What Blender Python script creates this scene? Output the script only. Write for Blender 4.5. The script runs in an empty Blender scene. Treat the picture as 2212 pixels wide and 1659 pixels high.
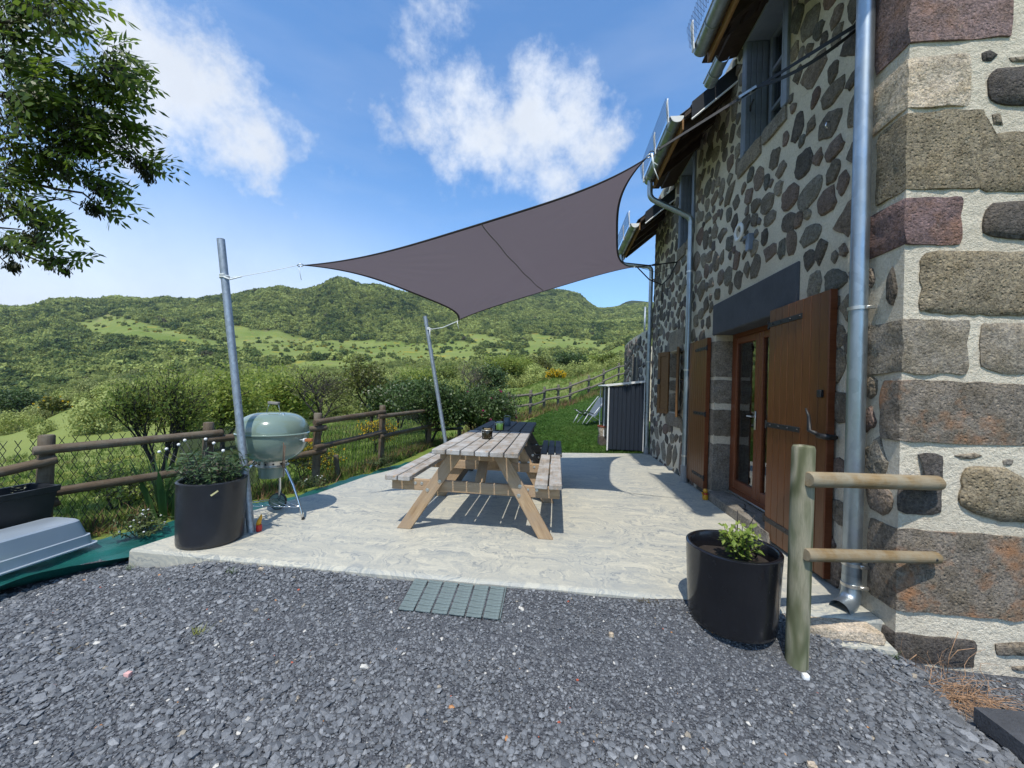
import bpy, math, random
import numpy as np
from mathutils import Vector, Matrix, noise as mnoise
R=math.radians
random.seed(7); np.random.seed(7)
S=bpy.context.scene
COL=S.collection
# ---------------------------------------------------------------- camera
CH=1.30                                    # eye height over the terrace
_y,_p,_r=R(6.6),R(0.4),R(1.8)
FWD=Vector((-math.sin(_y)*math.cos(_p),math.cos(_y)*math.cos(_p),math.sin(_p)))
_ri=Vector((math.cos(_y),math.sin(_y),0)); _up=_ri.cross(FWD)
RT=_ri*math.cos(_r)+_up*math.sin(_r); UP=-_ri*math.sin(_r)+_up*math.cos(_r)
cd=bpy.data.cameras.new('camera'); cam=bpy.data.objects.new('camera',cd); COL.objects.link(cam)
cd.sensor_width=36; cd.lens=36*831/2212; cd.clip_start=.05; cd.clip_end=9000
cam.matrix_world=Matrix((RT,UP,-FWD)).transposed().to_4x4(); cam.location=(0,0,CH)
S.camera=cam
# ---------------------------------------------------------------- light, sky, exposure
SUND=Vector((-.07,-.52,1)).normalized()
sl=bpy.data.lights.new('sun','SUN'); sl.energy=2.75; sl.angle=R(.55); sl.color=(1,.95,.86)
so=bpy.data.objects.new('sun',sl); COL.objects.link(so)
so.rotation_euler=SUND.to_track_quat('Z','Y').to_euler(); so.location=(-2,-6,12)
vs=S.view_settings; vs.view_transform='Standard'; vs.look='None'; vs.exposure=.84; vs.gamma=1; vs.use_curve_mapping=False
S.render.engine='CYCLES'
S.cycles.max_bounces=8; S.cycles.transparent_max_bounces=16
def ray(px,py): return FWD+RT*((px-1106)/831)-UP*((py-829.5)/831)
O=Vector((0,0,CH))
def onz(px,py,z=0): d=ray(px,py); return O+d*((z-CH)/d.z)
def onx(px,py,x): d=ray(px,py); return O+d*(x/d.x)
def ony(px,py,y): d=ray(px,py); return O+d*(y/d.y)
W=bpy.data.worlds.new('World'); S.world=W; W.use_nodes=True
def world():
    nt=W.node_tree; N=nt.nodes; L=nt.links; N.clear()
    def n(t,**k):
        x=N.new(t)
        for a,b in k.items(): setattr(x,a,b)
        return x
    def mth(op,a,b=None,c=None,clamp=False):
        x=n('ShaderNodeMath',operation=op,use_clamp=clamp)
        for i,v in enumerate((a,b,c)):
            if v is None: continue
            if isinstance(v,(int,float)): x.inputs[i].default_value=v
            else: L.new(v,x.inputs[i])
        return x.outputs[0]
    sky=n('ShaderNodeTexSky',sky_type='NISHITA'); sky.sun_disc=False
    sky.sun_elevation=math.asin(SUND.z); sky.sun_rotation=math.atan2(SUND.x,SUND.y)%(2*math.pi)
    sky.altitude=900; sky.air_density=1.0; sky.dust_density=.6; sky.ozone_density=2.5
    tc=n('ShaderNodeTexCoord'); g=tc.outputs['Generated']
    # wispy distortion of the direction
    nz=n('ShaderNodeTexNoise'); nz.inputs['Scale'].default_value=5; nz.inputs['Detail'].default_value=9; nz.inputs['Roughness'].default_value=.64
    L.new(g,nz.inputs['Vector'])
    nz2=n('ShaderNodeTexNoise'); nz2.inputs['Scale'].default_value=13; nz2.inputs['Detail'].default_value=10; nz2.inputs['Roughness'].default_value=.66
    L.new(g,nz2.inputs['Vector'])
    blobs=[ # px,py,radius deg, weight
     (930,110,6,.9),(985,60,4,.5),(960,210,7,1.05),(1040,290,8,1.1),(1130,300,8,1.0),(1190,240,8,1.15),(1255,265,7,.95),(1170,365,6,.9),
     (1330,245,4,.5),(830,255,4,.45),(1000,370,5,.4),(770,262,2.5,.35),
     (200,110,9,1.0),(330,180,10,1.1),(110,180,11,1.0),(450,235,9,1.05),(560,250,6,.75),(350,280,8,.85),(40,60,11,.8),(230,240,10,.9),
     (360,450,5,.35),(470,520,8,.28),(120,560,13,.55),(300,610,8,.5),(20,520,14,.6),(-250,540,16,.8),(-200,250,14,.9),(660,400,8,.18),(1000,30,4,.3)]
    acc=None
    for px,py,rad,w in blobs:
        d=ray(px,py).normalized()
        dp=n('ShaderNodeVectorMath',operation='DOT_PRODUCT'); L.new(g,dp.inputs[0]); dp.inputs[1].default_value=d
        c=math.cos(R(rad)); 
        t=mth('MULTIPLY',mth('SUBTRACT',dp.outputs['Value'],c),1/(1-c)); t=mth('MAXIMUM',t,0)
        t=mth('MULTIPLY',mth('POWER',t,.6),w)
        acc=t if acc is None else mth('MAXIMUM',acc,t)
    # elsewhere in the sky: scattered cumulus of the same kind, out of the frame
    nb=n('ShaderNodeTexNoise'); nb.inputs['Scale'].default_value=2.1; nb.inputs['Detail'].default_value=2; L.new(g,nb.inputs['Vector'])
    dc=n('ShaderNodeVectorMath',operation='DOT_PRODUCT'); L.new(g,dc.inputs[0]); dc.inputs[1].default_value=FWD
    off=mth('MULTIPLY',mth('SUBTRACT',.45,dc.outputs['Value']),3,clamp=True)
    gen=mth('MULTIPLY',mth('MULTIPLY',mth('SUBTRACT',nb.outputs['Fac'],.5),6,clamp=True),off)
    acc=mth('MAXIMUM',acc,gen)
    fb=mth('ADD',mth('MULTIPLY',nz.outputs['Fac'],.55),mth('MULTIPLY',nz2.outputs['Fac'],.45))
    dens=mth('ADD',mth('MULTIPLY',acc,1.08),mth('MULTIPLY',mth('SUBTRACT',fb,.5),4.6))
    present=mth('MULTIPLY',acc,6,clamp=True)
    dens=mth('MULTIPLY',mth('SUBTRACT',dens,.28),present)
    cl=n('ShaderNodeMapRange',interpolation_type='SMOOTHSTEP'); L.new(dens,cl.inputs[0]); cl.inputs[1].default_value=0; cl.inputs[2].default_value=1.2
    # thin veils and the pale band above the hills
    ci=n('ShaderNodeTexNoise'); ci.inputs['Scale'].default_value=2.2; ci.inputs['Detail'].default_value=7; ci.inputs['Roughness'].default_value=.55
    mp=n('ShaderNodeMapping'); mp.inputs['Rotation'].default_value=(.2,.5,.1); mp.inputs['Scale'].default_value=(1,1,4.2); L.new(g,mp.inputs[0]); L.new(mp.outputs[0],ci.inputs['Vector'])
    sx=n('ShaderNodeSeparateXYZ'); L.new(g,sx.inputs[0])
    low=n('ShaderNodeMapRange'); L.new(sx.outputs['Z'],low.inputs[0]); low.inputs[1].default_value=.0; low.inputs[2].default_value=.55; low.inputs[3].default_value=1; low.inputs[4].default_value=.28
    veil=mth('MULTIPLY',mth('MULTIPLY',mth('SUBTRACT',ci.outputs['Fac'],.42),2.6,clamp=True),low.outputs[0])
    veil=mth('MULTIPLY',veil,.55)
    lowl=n('ShaderNodeMapRange',interpolation_type='SMOOTHSTEP'); L.new(sx.outputs['Z'],lowl.inputs[0]); lowl.inputs[1].default_value=.05; lowl.inputs[2].default_value=.48; lowl.inputs[3].default_value=.95; lowl.inputs[4].default_value=0
    wx=n('ShaderNodeMapRange',interpolation_type='SMOOTHSTEP'); L.new(sx.outputs['X'],wx.inputs[0]); wx.inputs[1].default_value=-.1; wx.inputs[2].default_value=-.65; wx.inputs[3].default_value=.22; wx.inputs[4].default_value=1
    veil=mth('MAXIMUM',veil,mth('MULTIPLY',lowl.outputs[0],wx.outputs[0]))
    fac=mth('MAXIMUM',mth('MULTIPLY',cl.outputs[0],.93),veil,clamp=True)
    # cloud brightness: white tops, faint grey base
    sh=n('ShaderNodeMapRange'); L.new(nz.outputs['Fac'],sh.inputs[0]); sh.inputs[1].default_value=.3; sh.inputs[2].default_value=.62; sh.inputs[3].default_value=.60; sh.inputs[4].default_value=.50
    cc=n('ShaderNodeCombineColor'); L.new(mth('MULTIPLY',sh.outputs[0],.93),cc.inputs[0]); L.new(mth('MULTIPLY',sh.outputs[0],.99),cc.inputs[1]); L.new(mth('MULTIPLY',sh.outputs[0],1.08),cc.inputs[2])
    b1=n('ShaderNodeBackground'); b1.inputs[1].default_value=.15
    tint=n('ShaderNodeMix',data_type='RGBA',blend_type='MULTIPLY'); tint.inputs[0].default_value=1; L.new(sky.outputs[0],tint.inputs[6]); tint.inputs[7].default_value=(.60,.86,1.0,1)
    L.new(tint.outputs[2],b1.inputs[0])
    b2=n('ShaderNodeBackground'); L.new(cc.outputs[0],b2.inputs[0]); b2.inputs[1].default_value=1
    mx=n('ShaderNodeMixShader'); L.new(fac,mx.inputs[0]); L.new(b1.outputs[0],mx.inputs[1]); L.new(b2.outputs[0],mx.inputs[2])
    ou=n('ShaderNodeOutputWorld'); L.new(mx.outputs[0],ou.inputs[0])
world()
# ---------------------------------------------------------------- object helpers
WM={}
def tag(o,label=None,cat=None,group=None,kind=None):
    if label: o['label']=label
    if cat: o['category']=cat
    if group: o['group']=group
    if kind: o['kind']=kind
    return o
def link(o,M,parent=None):
    if not isinstance(M,Matrix): M=Matrix.Translation(Vector(M))
    COL.objects.link(o); WM[o.name]=M.copy()
    if parent is not None:
        o.parent=parent; o.matrix_parent_inverse=WM[parent.name].inverted()
    o.matrix_basis=M
    return o
def thing(name,loc,label,cat,group=None,rz=0):
    o=bpy.data.objects.new(name,None); o.empty_display_size=.1
    link(o,Matrix.Translation(Vector(loc))@Matrix.Rotation(rz,4,'Z')); return tag(o,label,cat,group)
def copy_tree(o,M,parent=None,src_parent_M=None):
    """copy thing and its parts; M = new world matrix of the root"""
    c=o.copy(); COL.objects.link(c)
    if parent is None: c.matrix_basis=M; WM[c.name]=M.copy()
    else:
        c.parent=parent; c.matrix_parent_inverse=o.matrix_parent_inverse.copy(); WM[c.name]=WM[parent.name]@c.matrix_parent_inverse@c.matrix_basis
    for ch in list(o.children): copy_tree(ch,None,c)
    return c
def mesh(name,v,f,mat,smooth=False,uv=None):
    me=bpy.data.meshes.new(name); me.from_pydata([tuple(p) for p in v],[],[tuple(q) for q in f])
    if mat is not None: me.materials.append(mat)
    if smooth: me.polygons.foreach_set('use_smooth',[True]*len(me.polygons))
    me.update(); return me
class MB:
    def __init__(s): s.v=[]; s.f=[]; s.sm=False
    def add(s,v,f):
        n=len(s.v); s.v+= [Vector(p) for p in v]; s.f+=[tuple(i+n for i in q) for q in f]; return s
    def box(s,c,d,ch=.0,M=None):
        v,f=cbox(d,ch); c=Vector(c)
        if M is not None: v=[M@Vector(p) for p in v]
        return s.add([Vector(p)+c for p in v],f)
    def tube(s,pts,r,n=10,cap=True,closed=False):
        pts=[Vector(p) for p in pts]; m=len(pts); rr=r if isinstance(r,(list,tuple)) else [r]*m
        rings=[]; prev=None
        for i,p in enumerate(pts):
            if closed: t=(pts[(i+1)%m]-pts[i-1])
            else: t=(pts[min(i+1,m-1)]-pts[max(i-1,0)])
            t.normalize()
            if prev is None:
                a=Vector((0,0,1)) if abs(t.z)<.9 else Vector((1,0,0)); u=t.cross(a).normalized()
            else: u=(prev-t*prev.dot(t)).normalized()
            prev=u; w=t.cross(u)
            rings.append([p+(u*math.cos(2*math.pi*k/n)+w*math.sin(2*math.pi*k/n))*rr[i] for k in range(n)])
        v=[q for g in rings for q in g]; f=[]
        for i in range(m if closed else m-1):
            j=(i+1)%m
            for k in range(n): f.append((i*n+k,i*n+(k+1)%n,j*n+(k+1)%n,j*n+k))
        if cap and not closed: f.append(tuple(range(n-1,-1,-1))); f.append(tuple((m-1)*n+k for k in range(n)))
        return s.add(v,f)
    def lathe(s,prof,c=(0,0,0),n=32,M=None,a0=0,a1=2*math.pi):
        full=abs(a1-a0-2*math.pi)<1e-6; m=n if full else n+1; v=[]; f=[]
        for r,z in prof:
            for k in range(m):
                a=a0+(a1-a0)*k/n; p=Vector((r*math.cos(a),r*math.sin(a),z))
                v.append((M@p if M is not None else p)+Vector(c))
        for i in range(len(prof)-1):
            for k in range(n):
                k2=(k+1)%m if full else k+1
                f.append((i*m+k,i*m+k2,(i+1)*m+k2,(i+1)*m+k))
        return s.add(v,f)
    def grid(s,fn,nu,nv):
        v=[fn(i/nu,j/nv) for j in range(nv+1) for i in range(nu+1)]
        f=[(j*(nu+1)+i,j*(nu+1)+i+1,(j+1)*(nu+1)+i+1,(j+1)*(nu+1)+i) for j in range(nv) for i in range(nu)]
        return s.add(v,f)
    def prism(s,poly,z0,z1,M=None):
        n=len(poly); v=[Vector((x,y,z0)) for x,y in poly]+[Vector((x,y,z1)) for x,y in poly]
        if M is not None: v=[M@p for p in v]
        f=[tuple(range(n-1,-1,-1)),tuple(range(n,2*n))]+[(i,(i+1)%n,n+(i+1)%n,n+i) for i in range(n)]
        return s.add(v,f)
    def build(s,name,mat,parent=None,smooth=False,origin=None,kind=None,label=None,sharp=None):
        if origin is None:
            a=np.array([tuple(p) for p in s.v]); c=(a.min(0)+a.max(0))/2; origin=Vector(c)
        origin=Vector(origin)
        me=mesh(name,[p-origin for p in s.v],s.f,mat,smooth)
        if smooth and sharp: 
            try: me.set_sharp_from_angle(angle=R(sharp))
            except Exception: pass
        o=bpy.data.objects.new(name,me); link(o,Matrix.Translation(origin),parent)
        return tag(o,label,None,None,kind)
_cb={}
def cbox(d,ch=0):
    x,y,z=(a/2 for a in d)
    if ch<=0:
        v=[(sx*x,sy*y,sz*z) for sz in(-1,1) for sy in(-1,1) for sx in(-1,1)]
        return v,[(0,2,3,1),(4,5,7,6),(0,1,5,4),(2,6,7,3),(0,4,6,2),(1,3,7,5)]
    v=[];idx={}
    for sx in(-1,1):
        for sy in(-1,1):
            for sz in(-1,1):
                for ax in range(3):
                    p=[sx*(x-ch),sy*(y-ch),sz*(z-ch)]; p[ax]=(sx*x,sy*y,sz*z)[ax]
                    idx[(sx,sy,sz,ax)]=len(v); v.append(tuple(p))
    f=[]
    def add(q,nrm):
        a,b,c=(Vector(v[i]) for i in q[:3])
        if (b-a).cross(c-a).dot(Vector(nrm))<0: q=q[::-1]
        f.append(tuple(q))
    for ax in range(3):
        o1,o2=[a for a in range(3) if a!=ax]
        for s_ in(-1,1):
            q=[]
            for a,b in((-1,-1),(1,-1),(1,1),(-1,1)):
                k=[0,0,0]; k[ax]=s_; k[o1]=a; k[o2]=b; q.append(idx[(*k,ax)])
            nr=[0,0,0]; nr[ax]=s_; add(q,nr)
    for ax in range(3):
        o1,o2=[a for a in range(3) if a!=ax]
        for a in(-1,1):
            for b in(-1,1):
                k0=[0,0,0];k0[ax]=-1;k0[o1]=a;k0[o2]=b;k1=list(k0);k1[ax]=1
                nr=[0,0,0]; nr[o1]=a; nr[o2]=b
                add([idx[(*k0,o1)],idx[(*k1,o1)],idx[(*k1,o2)],idx[(*k0,o2)]],nr)
    for sx in(-1,1):
        for sy in(-1,1):
            for sz in(-1,1): add([idx[(sx,sy,sz,i)] for i in range(3)],(sx,sy,sz))
    return v,f
def frame_x(p0,p1,upv=(0,0,1)):
    p0=Vector(p0);p1=Vector(p1); x=(p1-p0).normalized(); u=Vector(upv)
    if abs(x.dot(u))>.98: u=Vector((1,0,0))
    y=u.cross(x).normalized(); z=x.cross(y)
    M=Matrix((x,y,z)).transposed().to_4x4(); M.translation=(p0+p1)/2; return M
def beam(name,p0,p1,w,h,mat,parent,up=(0,0,1),ch=.004,label=None):
    """board from p0 to p1: width w (sideways), height h; grain runs along local X"""
    L=(Vector(p1)-Vector(p0)).length; key=(round(L,3),w,h,ch,mat.name)
    if key not in _cb:
        v,f=cbox((L,w,h),ch); _cb[key]=mesh(name,v,f,mat)
    o=bpy.data.objects.new(name,_cb[key]); link(o,frame_x(p0,p1,up),parent)
    if label: o['label']=label
    return o
def log_(name,p0,p1,r,mat,parent,half=False,seed=0,label=None,n=12,ch=.01):
    """round (or half round) pole with uneven surface, grain along local X"""
    L=(Vector(p1)-Vector(p0)).length; rnd=random.Random(seed); m=max(6,int(L/.12)); v=[];f=[]
    xs=[-L/2,-L/2+ch]+[-L/2+L*i/m for i in range(1,m)]+[L/2-ch,L/2]
    for i,x in enumerate(xs):
        rr=r*(.86 if i in(0,len(xs)-1) else 1)
        for k in range(n):
            a=2*math.pi*k/n; q=rr*(1+.05*mnoise.noise(Vector((x*4+seed,math.cos(a)*1.3,math.sin(a)*1.3))))
            yy=q*math.cos(a); zz=q*math.sin(a)
            if half: yy=max(yy,-r*.08)
            v.append((x,yy,zz))
    for i in range(len(xs)-1):
        for k in range(n): f.append((i*n+k,i*n+(k+1)%n,(i+1)*n+(k+1)%n,(i+1)*n+k))
    f=[q[::-1] for q in f]
    f.append(tuple(range(n))); f.append(tuple((len(xs)-1)*n+k for k in range(n-1,-1,-1)))
    me=mesh(name,v,f,mat,True); 
    try: me.set_sharp_from_angle(angle=R(50))
    except Exception: pass
    o=bpy.data.objects.new(name,me); link(o,frame_x(p0,p1),parent)
    if label:o['label']=label
    return o
# ---------------------------------------------------------------- materials
def nodes(name):
    m=bpy.data.materials.new(name); m.use_nodes=True; nt=m.node_tree; nt.nodes.clear()
    return m,nt
class NB:
    def __init__(s,name):
        s.m,s.nt=nodes(name); s.N=s.nt.nodes; s.L=s.nt.links
        s.tc=s.N.new('ShaderNodeTexCoord'); s.o=s.tc.outputs['Object']
        s.oi=None
    def n(s,t,**k):
        x=s.N.new(t)
        for a,b in k.items(): setattr(x,a,b)
        return x
    def put(s,sock,v):
        if isinstance(v,(int,float,tuple,list)):
            if isinstance(v,(tuple,list)) and len(v)==3 and sock.type=='RGBA': v=(*v,1)
            sock.default_value=v
        else: s.L.new(v,sock)
    def rnd(s):
        if s.oi is None: s.oi=s.n('ShaderNodeObjectInfo')
        return s.oi.outputs['Random']
    def math(s,op,a,b=0,clamp=False):
        x=s.n('ShaderNodeMath',operation=op,use_clamp=clamp); s.put(x.inputs[0],a); s.put(x.inputs[1],b); return x.outputs[0]
    def vec(s,scale=(1,1,1),src=None,rot=(0,0,0),rndoff=False):
        mp=s.n('ShaderNodeMapping'); s.put(mp.inputs[0],src or s.o); mp.inputs['Scale'].default_value=scale; mp.inputs['Rotation'].default_value=rot
        if rndoff:
            c=s.n('ShaderNodeCombineXYZ'); 
            for i in range(3): s.L.new(s.math('MULTIPLY',s.rnd(),37.0+i*13),c.inputs[i])
            s.L.new(c.outputs[0],mp.inputs['Location'])
        return mp.outputs[0]
    def noise(s,scale,detail=5,rough=.6,v=None,dist=0):
        x=s.n('ShaderNodeTexNoise'); s.put(x.inputs['Vector'],v or s.o); x.inputs['Scale'].default_value=scale; x.inputs['Detail'].default_value=detail; x.inputs['Roughness'].default_value=rough; x.inputs['Distortion'].default_value=dist
        return x.outputs['Fac']
    def vor(s,scale,v=None,feat='F1',out='Distance',rand=1):
        x=s.n('ShaderNodeTexVoronoi',feature=feat); s.put(x.inputs['Vector'],v or s.o); x.inputs['Scale'].default_value=scale; x.inputs['Randomness'].default_value=rand; return x.outputs[out]
    def ramp(s,f,stops,interp='LINEAR'):
        x=s.n('ShaderNodeValToRGB'); s.put(x.inputs[0],f); cr=x.color_ramp; cr.interpolation=interp
        while len(cr.elements)<len(stops): cr.elements.new(.5)
        for e,(p,c) in zip(cr.elements,stops):
            e.position=p; e.color=(*c,1) if not isinstance(c,(int,float)) else (c,c,c,1)
        return x.outputs[0]
    def mix(s,f,a,b,mode='MIX'):
        x=s.n('ShaderNodeMix',data_type='RGBA',blend_type=mode); s.put(x.inputs[0],f); s.put(x.inputs[6],a); s.put(x.inputs[7],b); return x.outputs[2]
    def rmp(s,f,a,b,c=0,d=1):
        x=s.n('ShaderNodeMapRange'); s.put(x.inputs[0],f)
        for i,v in enumerate((a,b,c,d)): x.inputs[i+1].default_value=v
        return x.outputs[0]
    def bump(s,h,dist=.005,strength=1,normal=None):
        x=s.n('ShaderNodeBump'); s.put(x.inputs['Height'],h); x.inputs['Distance'].default_value=dist; x.inputs['Strength'].default_value=strength
        if normal is not None: s.L.new(normal,x.inputs['Normal'])
        return x.outputs[0]
    def out(s,col,rough=.8,metal=0,nrm=None,spec=.5,trans=0,leaf=0,coat=0,sub=0,alpha=None,disp=None):
        b=s.n('ShaderNodeBsdfPrincipled'); s.put(b.inputs['Base Color'],col); s.put(b.inputs['Roughness'],rough); s.put(b.inputs['Metallic'],metal)
        s.put(b.inputs['Specular IOR Level'],spec); s.put(b.inputs['Transmission Weight'],trans); s.put(b.inputs['Coat Weight'],coat)
        if alpha is not None: s.put(b.inputs['Alpha'],alpha)
        if nrm is not None: s.L.new(nrm,b.inputs['Normal'])
        o=s.n('ShaderNodeOutputMaterial'); last=b.outputs[0]
        if leaf:
            t=s.n('ShaderNodeBsdfTranslucent'); s.put(t.inputs[0],col); mx=s.n('ShaderNodeMixShader'); mx.inputs[0].default_value=leaf
            s.L.new(last,mx.inputs[1]); s.L.new(t.outputs[0],mx.inputs[2]); last=mx.outputs[0]
        s.L.new(last,o.inputs[0]); return s.m
def plain(name,col,rough=.6,metal=0,var=.12,scale=8,bump=0,spec=.5,coat=0):
    b=NB(name); nz=b.noise(scale,6,.65)
    c=b.mix(b.rmp(nz,.3,.7),tuple(x*(1-var) for x in col),tuple(min(1,x*(1+var)) for x in col))
    nr=b.bump(b.noise(scale*12,4,.6),bump) if bump else None
    return b.out(c,rough,metal,nr,spec,coat=coat)
def wood(name,c1,c2,c3,gs=1.0,rough=.75,stain=None,bump=.0025,rs=.35,weather=None):
    b=NB(name); v=b.vec((1.2*gs,14*gs,14*gs),rndoff=True)
    g=b.noise(2.2,8,.62,v,dist=.6); v2=b.vec((3*gs,60*gs,60*gs),rndoff=True); f=b.noise(3,4,.6,v2)
    c=b.ramp(g,[(.25,c1),(.5,c2),(.75,c3)])
    c=b.mix(b.rmp(f,.35,.65,.0,.35),c,tuple(x*.45 for x in c1))
    kn=b.vor(3.2*gs,b.vec((.5,1.8,1.8),rndoff=True)); c=b.mix(b.rmp(kn,.0,.09,.75,0),c,tuple(x*.4 for x in c1))
    if weather:
        w=b.noise(5,6,.7,b.vec((1,1,1),rndoff=True)); c=b.mix(b.rmp(w,.42,.6,0,.85),c,weather)
    if stain:
        w=b.noise(7,5,.7,b.vec((1,3,3),rndoff=True)); c=b.mix(b.rmp(w,.58,.68,0,.7),c,stain)
    c=b.mix(b.math('MULTIPLY',b.rnd(),rs),c,tuple(x*.55 for x in c2))
    nr=b.bump(b.math('ADD',g,b.math('MULTIPLY',f,.6)),bump)
    return b.out(c,rough,0,nr,.35)
def stone_mat(name,cols,pit=1.0,orange=0):
    b=NB(name); c=b.ramp(b.rnd(),cols,'LINEAR')
    v=b.vec((1,1,1),rndoff=True)
    # object coords are in unit-mesh space for shared meshes: use world position instead
    geo=b.n('ShaderNodeNewGeometry'); P=geo.outputs['Position']
    n1=b.noise(9,6,.7,P); n2=b.noise(70,5,.7,P); vo=b.vor(95,P); vo2=b.vor(38,P)
    c=b.mix(b.rmp(n1,.38,.62,0,.8),c,b.mix(1,c,(.5,.5,.47),'MULTIPLY')); big=b.noise(4.5,5,.7,P); c=b.mix(b.rmp(big,.45,.62,0,.5),c,b.mix(1,c,(1.45,1.35,1.2),'MULTIPLY'))
    c=b.mix(b.rmp(n2,.45,.62,0,.7),c,b.mix(1,c,(1.9,1.82,1.65),'MULTIPLY')); c=b.mix(b.rmp(b.noise(42,5,.75,P),.50,.40,0,.6),c,b.mix(1,c,(.38,.36,.34),'MULTIPLY'))
    c=b.mix(b.math('MULTIPLY',b.rmp(vo,.12,.3,1,0),b.rmp(n1,.45,.6,.1,.9)),c,b.mix(1,c,(.25,.24,.22),'MULTIPLY'))
    ln=b.noise(14,5,.75,P); c=b.mix(b.rmp(ln,.62,.72,0,.45),c,(.30,.30,.25))
    if orange:
        on=b.noise(3.3,4,.7,P); c=b.mix(b.rmp(on,.52,.66,0,.9*orange),c,(.34,.16,.07))
    h=b.math('ADD',b.math('MULTIPLY',n2,.6),b.math('MULTIPLY',b.rmp(vo2,0,.35,0,1),.5*pit)); h=b.math('ADD',h,b.math('MULTIPLY',b.rmp(vo,.05,.3,0,1),.5*pit)); h=b.math('ADD',h,b.math('MULTIPLY',n1,1.6))
    return b.out(c,.92,0,b.bump(h,.012),.3)
MT={}
MT['rubble']=stone_mat('rubble_stone',[(0,(.085,.076,.068)),(.18,(.17,.145,.115)),(.36,(.10,.086,.076)),(.5,(.23,.20,.155)),(.66,(.155,.108,.092)),(.84,(.25,.225,.185)),(1,(.11,.11,.10))])
MT['basalt']=stone_mat('basalt_block',[(0,(.21,.18,.145)),(.5,(.18,.155,.13)),(1,(.23,.195,.155))],orange=.8)
MT['purple']=stone_mat('purple_lava_block',[(0,(.17,.115,.115)),(1,(.22,.155,.15))],orange=.35)
MT['tuff']=stone_mat('olive_tuff_block',[(0,(.245,.205,.145)),(1,(.22,.185,.13))],1.6)
MT['dark']=stone_mat('dark_lava_block',[(0,(.105,.092,.082)),(1,(.085,.076,.072))])
MT['greyblk']=stone_mat('grey_dressed_block',[(0,(.19,.165,.135)),(.5,(.26,.225,.18)),(1,(.21,.195,.175))],.6)
MT['paleblk']=stone_mat('pale_limewashed_block',[(0,(.50,.42,.33)),(1,(.52,.44,.35))],.6)
def mortar():
    b=NB('lime_mortar'); P=b.n('ShaderNodeNewGeometry').outputs['Position']
    n=b.noise(2.2,6,.65,P); n2=b.noise(60,6,.7,P); n3=b.noise(180,3,.6,P)
    c=b.ramp(n,[(.3,(.58,.51,.395)),(.5,(.68,.61,.48)),(.72,(.77,.70,.56))])
    c=b.mix(b.rmp(n2,.35,.58,.4,0),c,(.34,.29,.22))
    h=b.math('ADD',b.math('MULTIPLY',n2,1.0),b.math('MULTIPLY',b.noise(16,4,.6,P),1.5)); h=b.math('ADD',h,b.math('MULTIPLY',n3,.5))
    return b.out(c,.95,0,b.bump(h,.012),.2)
MT['mortar']=mortar()
def concrete():
    b=NB('floated_concrete'); P=b.n('ShaderNodeNewGeometry').outputs['Position']
    # overlapping arcs of the float: rings round scattered centres break up the streak direction
    v1=b.n('ShaderNodeTexVoronoi',feature='SMOOTH_F1'); v1.inputs['Scale'].default_value=1.15; v1.inputs['Smoothness'].default_value=.55; b.put(v1.inputs['Vector'],P)
    dn=b.noise(3.2,4,.6,P)
    ph=b.math('ADD',b.math('MULTIPLY',v1.outputs['Distance'],9.0),b.math('MULTIPLY',dn,3.2))
    cx=b.n('ShaderNodeCombineXYZ'); b.L.new(ph,cx.inputs[0]); sc=b.n('ShaderNodeVectorMath',operation='MULTIPLY_ADD'); b.L.new(P,sc.inputs[0]); sc.inputs[1].default_value=(.8,1.1,.8); b.L.new(cx.outputs[0],sc.inputs[2])
    st=b.noise(2.4,9,.72,b.vec((2.6,1.6,1),sc.outputs[0]))
    st2=b.noise(1.9,9,.75,b.vec((1.2,4.6,1),P,(0,0,.25)),dist=.9)
    big=b.noise(.7,4,.55,P); big2=b.noise(.45,3,.5,b.vec((1,1,1),P,(0,0,1)))
    c=b.ramp(st,[(.38,(.19,.205,.205)),(.45,(.33,.335,.30)),(.52,(.43,.41,.335)),(.61,(.53,.50,.395))])
    c=b.mix(b.rmp(st2,.52,.64,0,.5),c,(.25,.265,.26)); c=b.mix(b.rmp(st2,.46,.36,0,.5),c,(.58,.545,.43))
    thin=b.rmp(b.math('ABSOLUTE',b.math('SUBTRACT',st,.55)),0,.010,1,0); gate=b.rmp(b.noise(2.3,4,.6,b.vec((1,1,1),P,(1,0,0))),.5,.62,0,.75)
    c=b.mix(b.math('MULTIPLY',thin,gate),c,(.12,.135,.15)); c=b.mix(b.math('MULTIPLY',b.rmp(b.noise(9,6,.75,b.vec((1,2.2,1),sc.outputs[0])),.60,.66,0,.55),gate),c,(.17,.19,.21))
    c=b.mix(b.rmp(big,.38,.62,0,.25),c,(.43,.395,.30)); c=b.mix(b.rmp(big2,.5,.7,0,.25),c,(.30,.325,.33))
    fine=b.noise(70,5,.7,P); c=b.mix(b.rmp(fine,.35,.7,0,.22),c,(.28,.28,.27))
    h=b.math('ADD',st2,b.math('MULTIPLY',fine,.35))
    return b.out(c,b.rmp(st,.3,.7,.5,.75),0,b.bump(h,.0010),.4)
MT['concrete']=concrete()
MT['pvc']=plain('grey_pvc',(.27,.27,.26),.6)
def zinc(name,c1,c2,rough=.42,metal=.85,sc=18):
    b=NB(name); n=b.vor(sc,b.vec((1,1,.6),rndoff=True),out='Color'); s=b.n('ShaderNodeSeparateColor'); b.L.new(n,s.inputs[0])
    nn=b.noise(4,6,.7,b.vec((1,1,.5)))
    c=b.mix(b.rmp(s.outputs[0],0,1,0,.55),c1,c2); c=b.mix(b.rmp(nn,.4,.65,0,.5),c,tuple(x*.7 for x in c1))
    return b.out(c,b.rmp(nn,.3,.7,rough-.08,rough+.14),metal,b.bump(nn,.001),.5)
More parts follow.
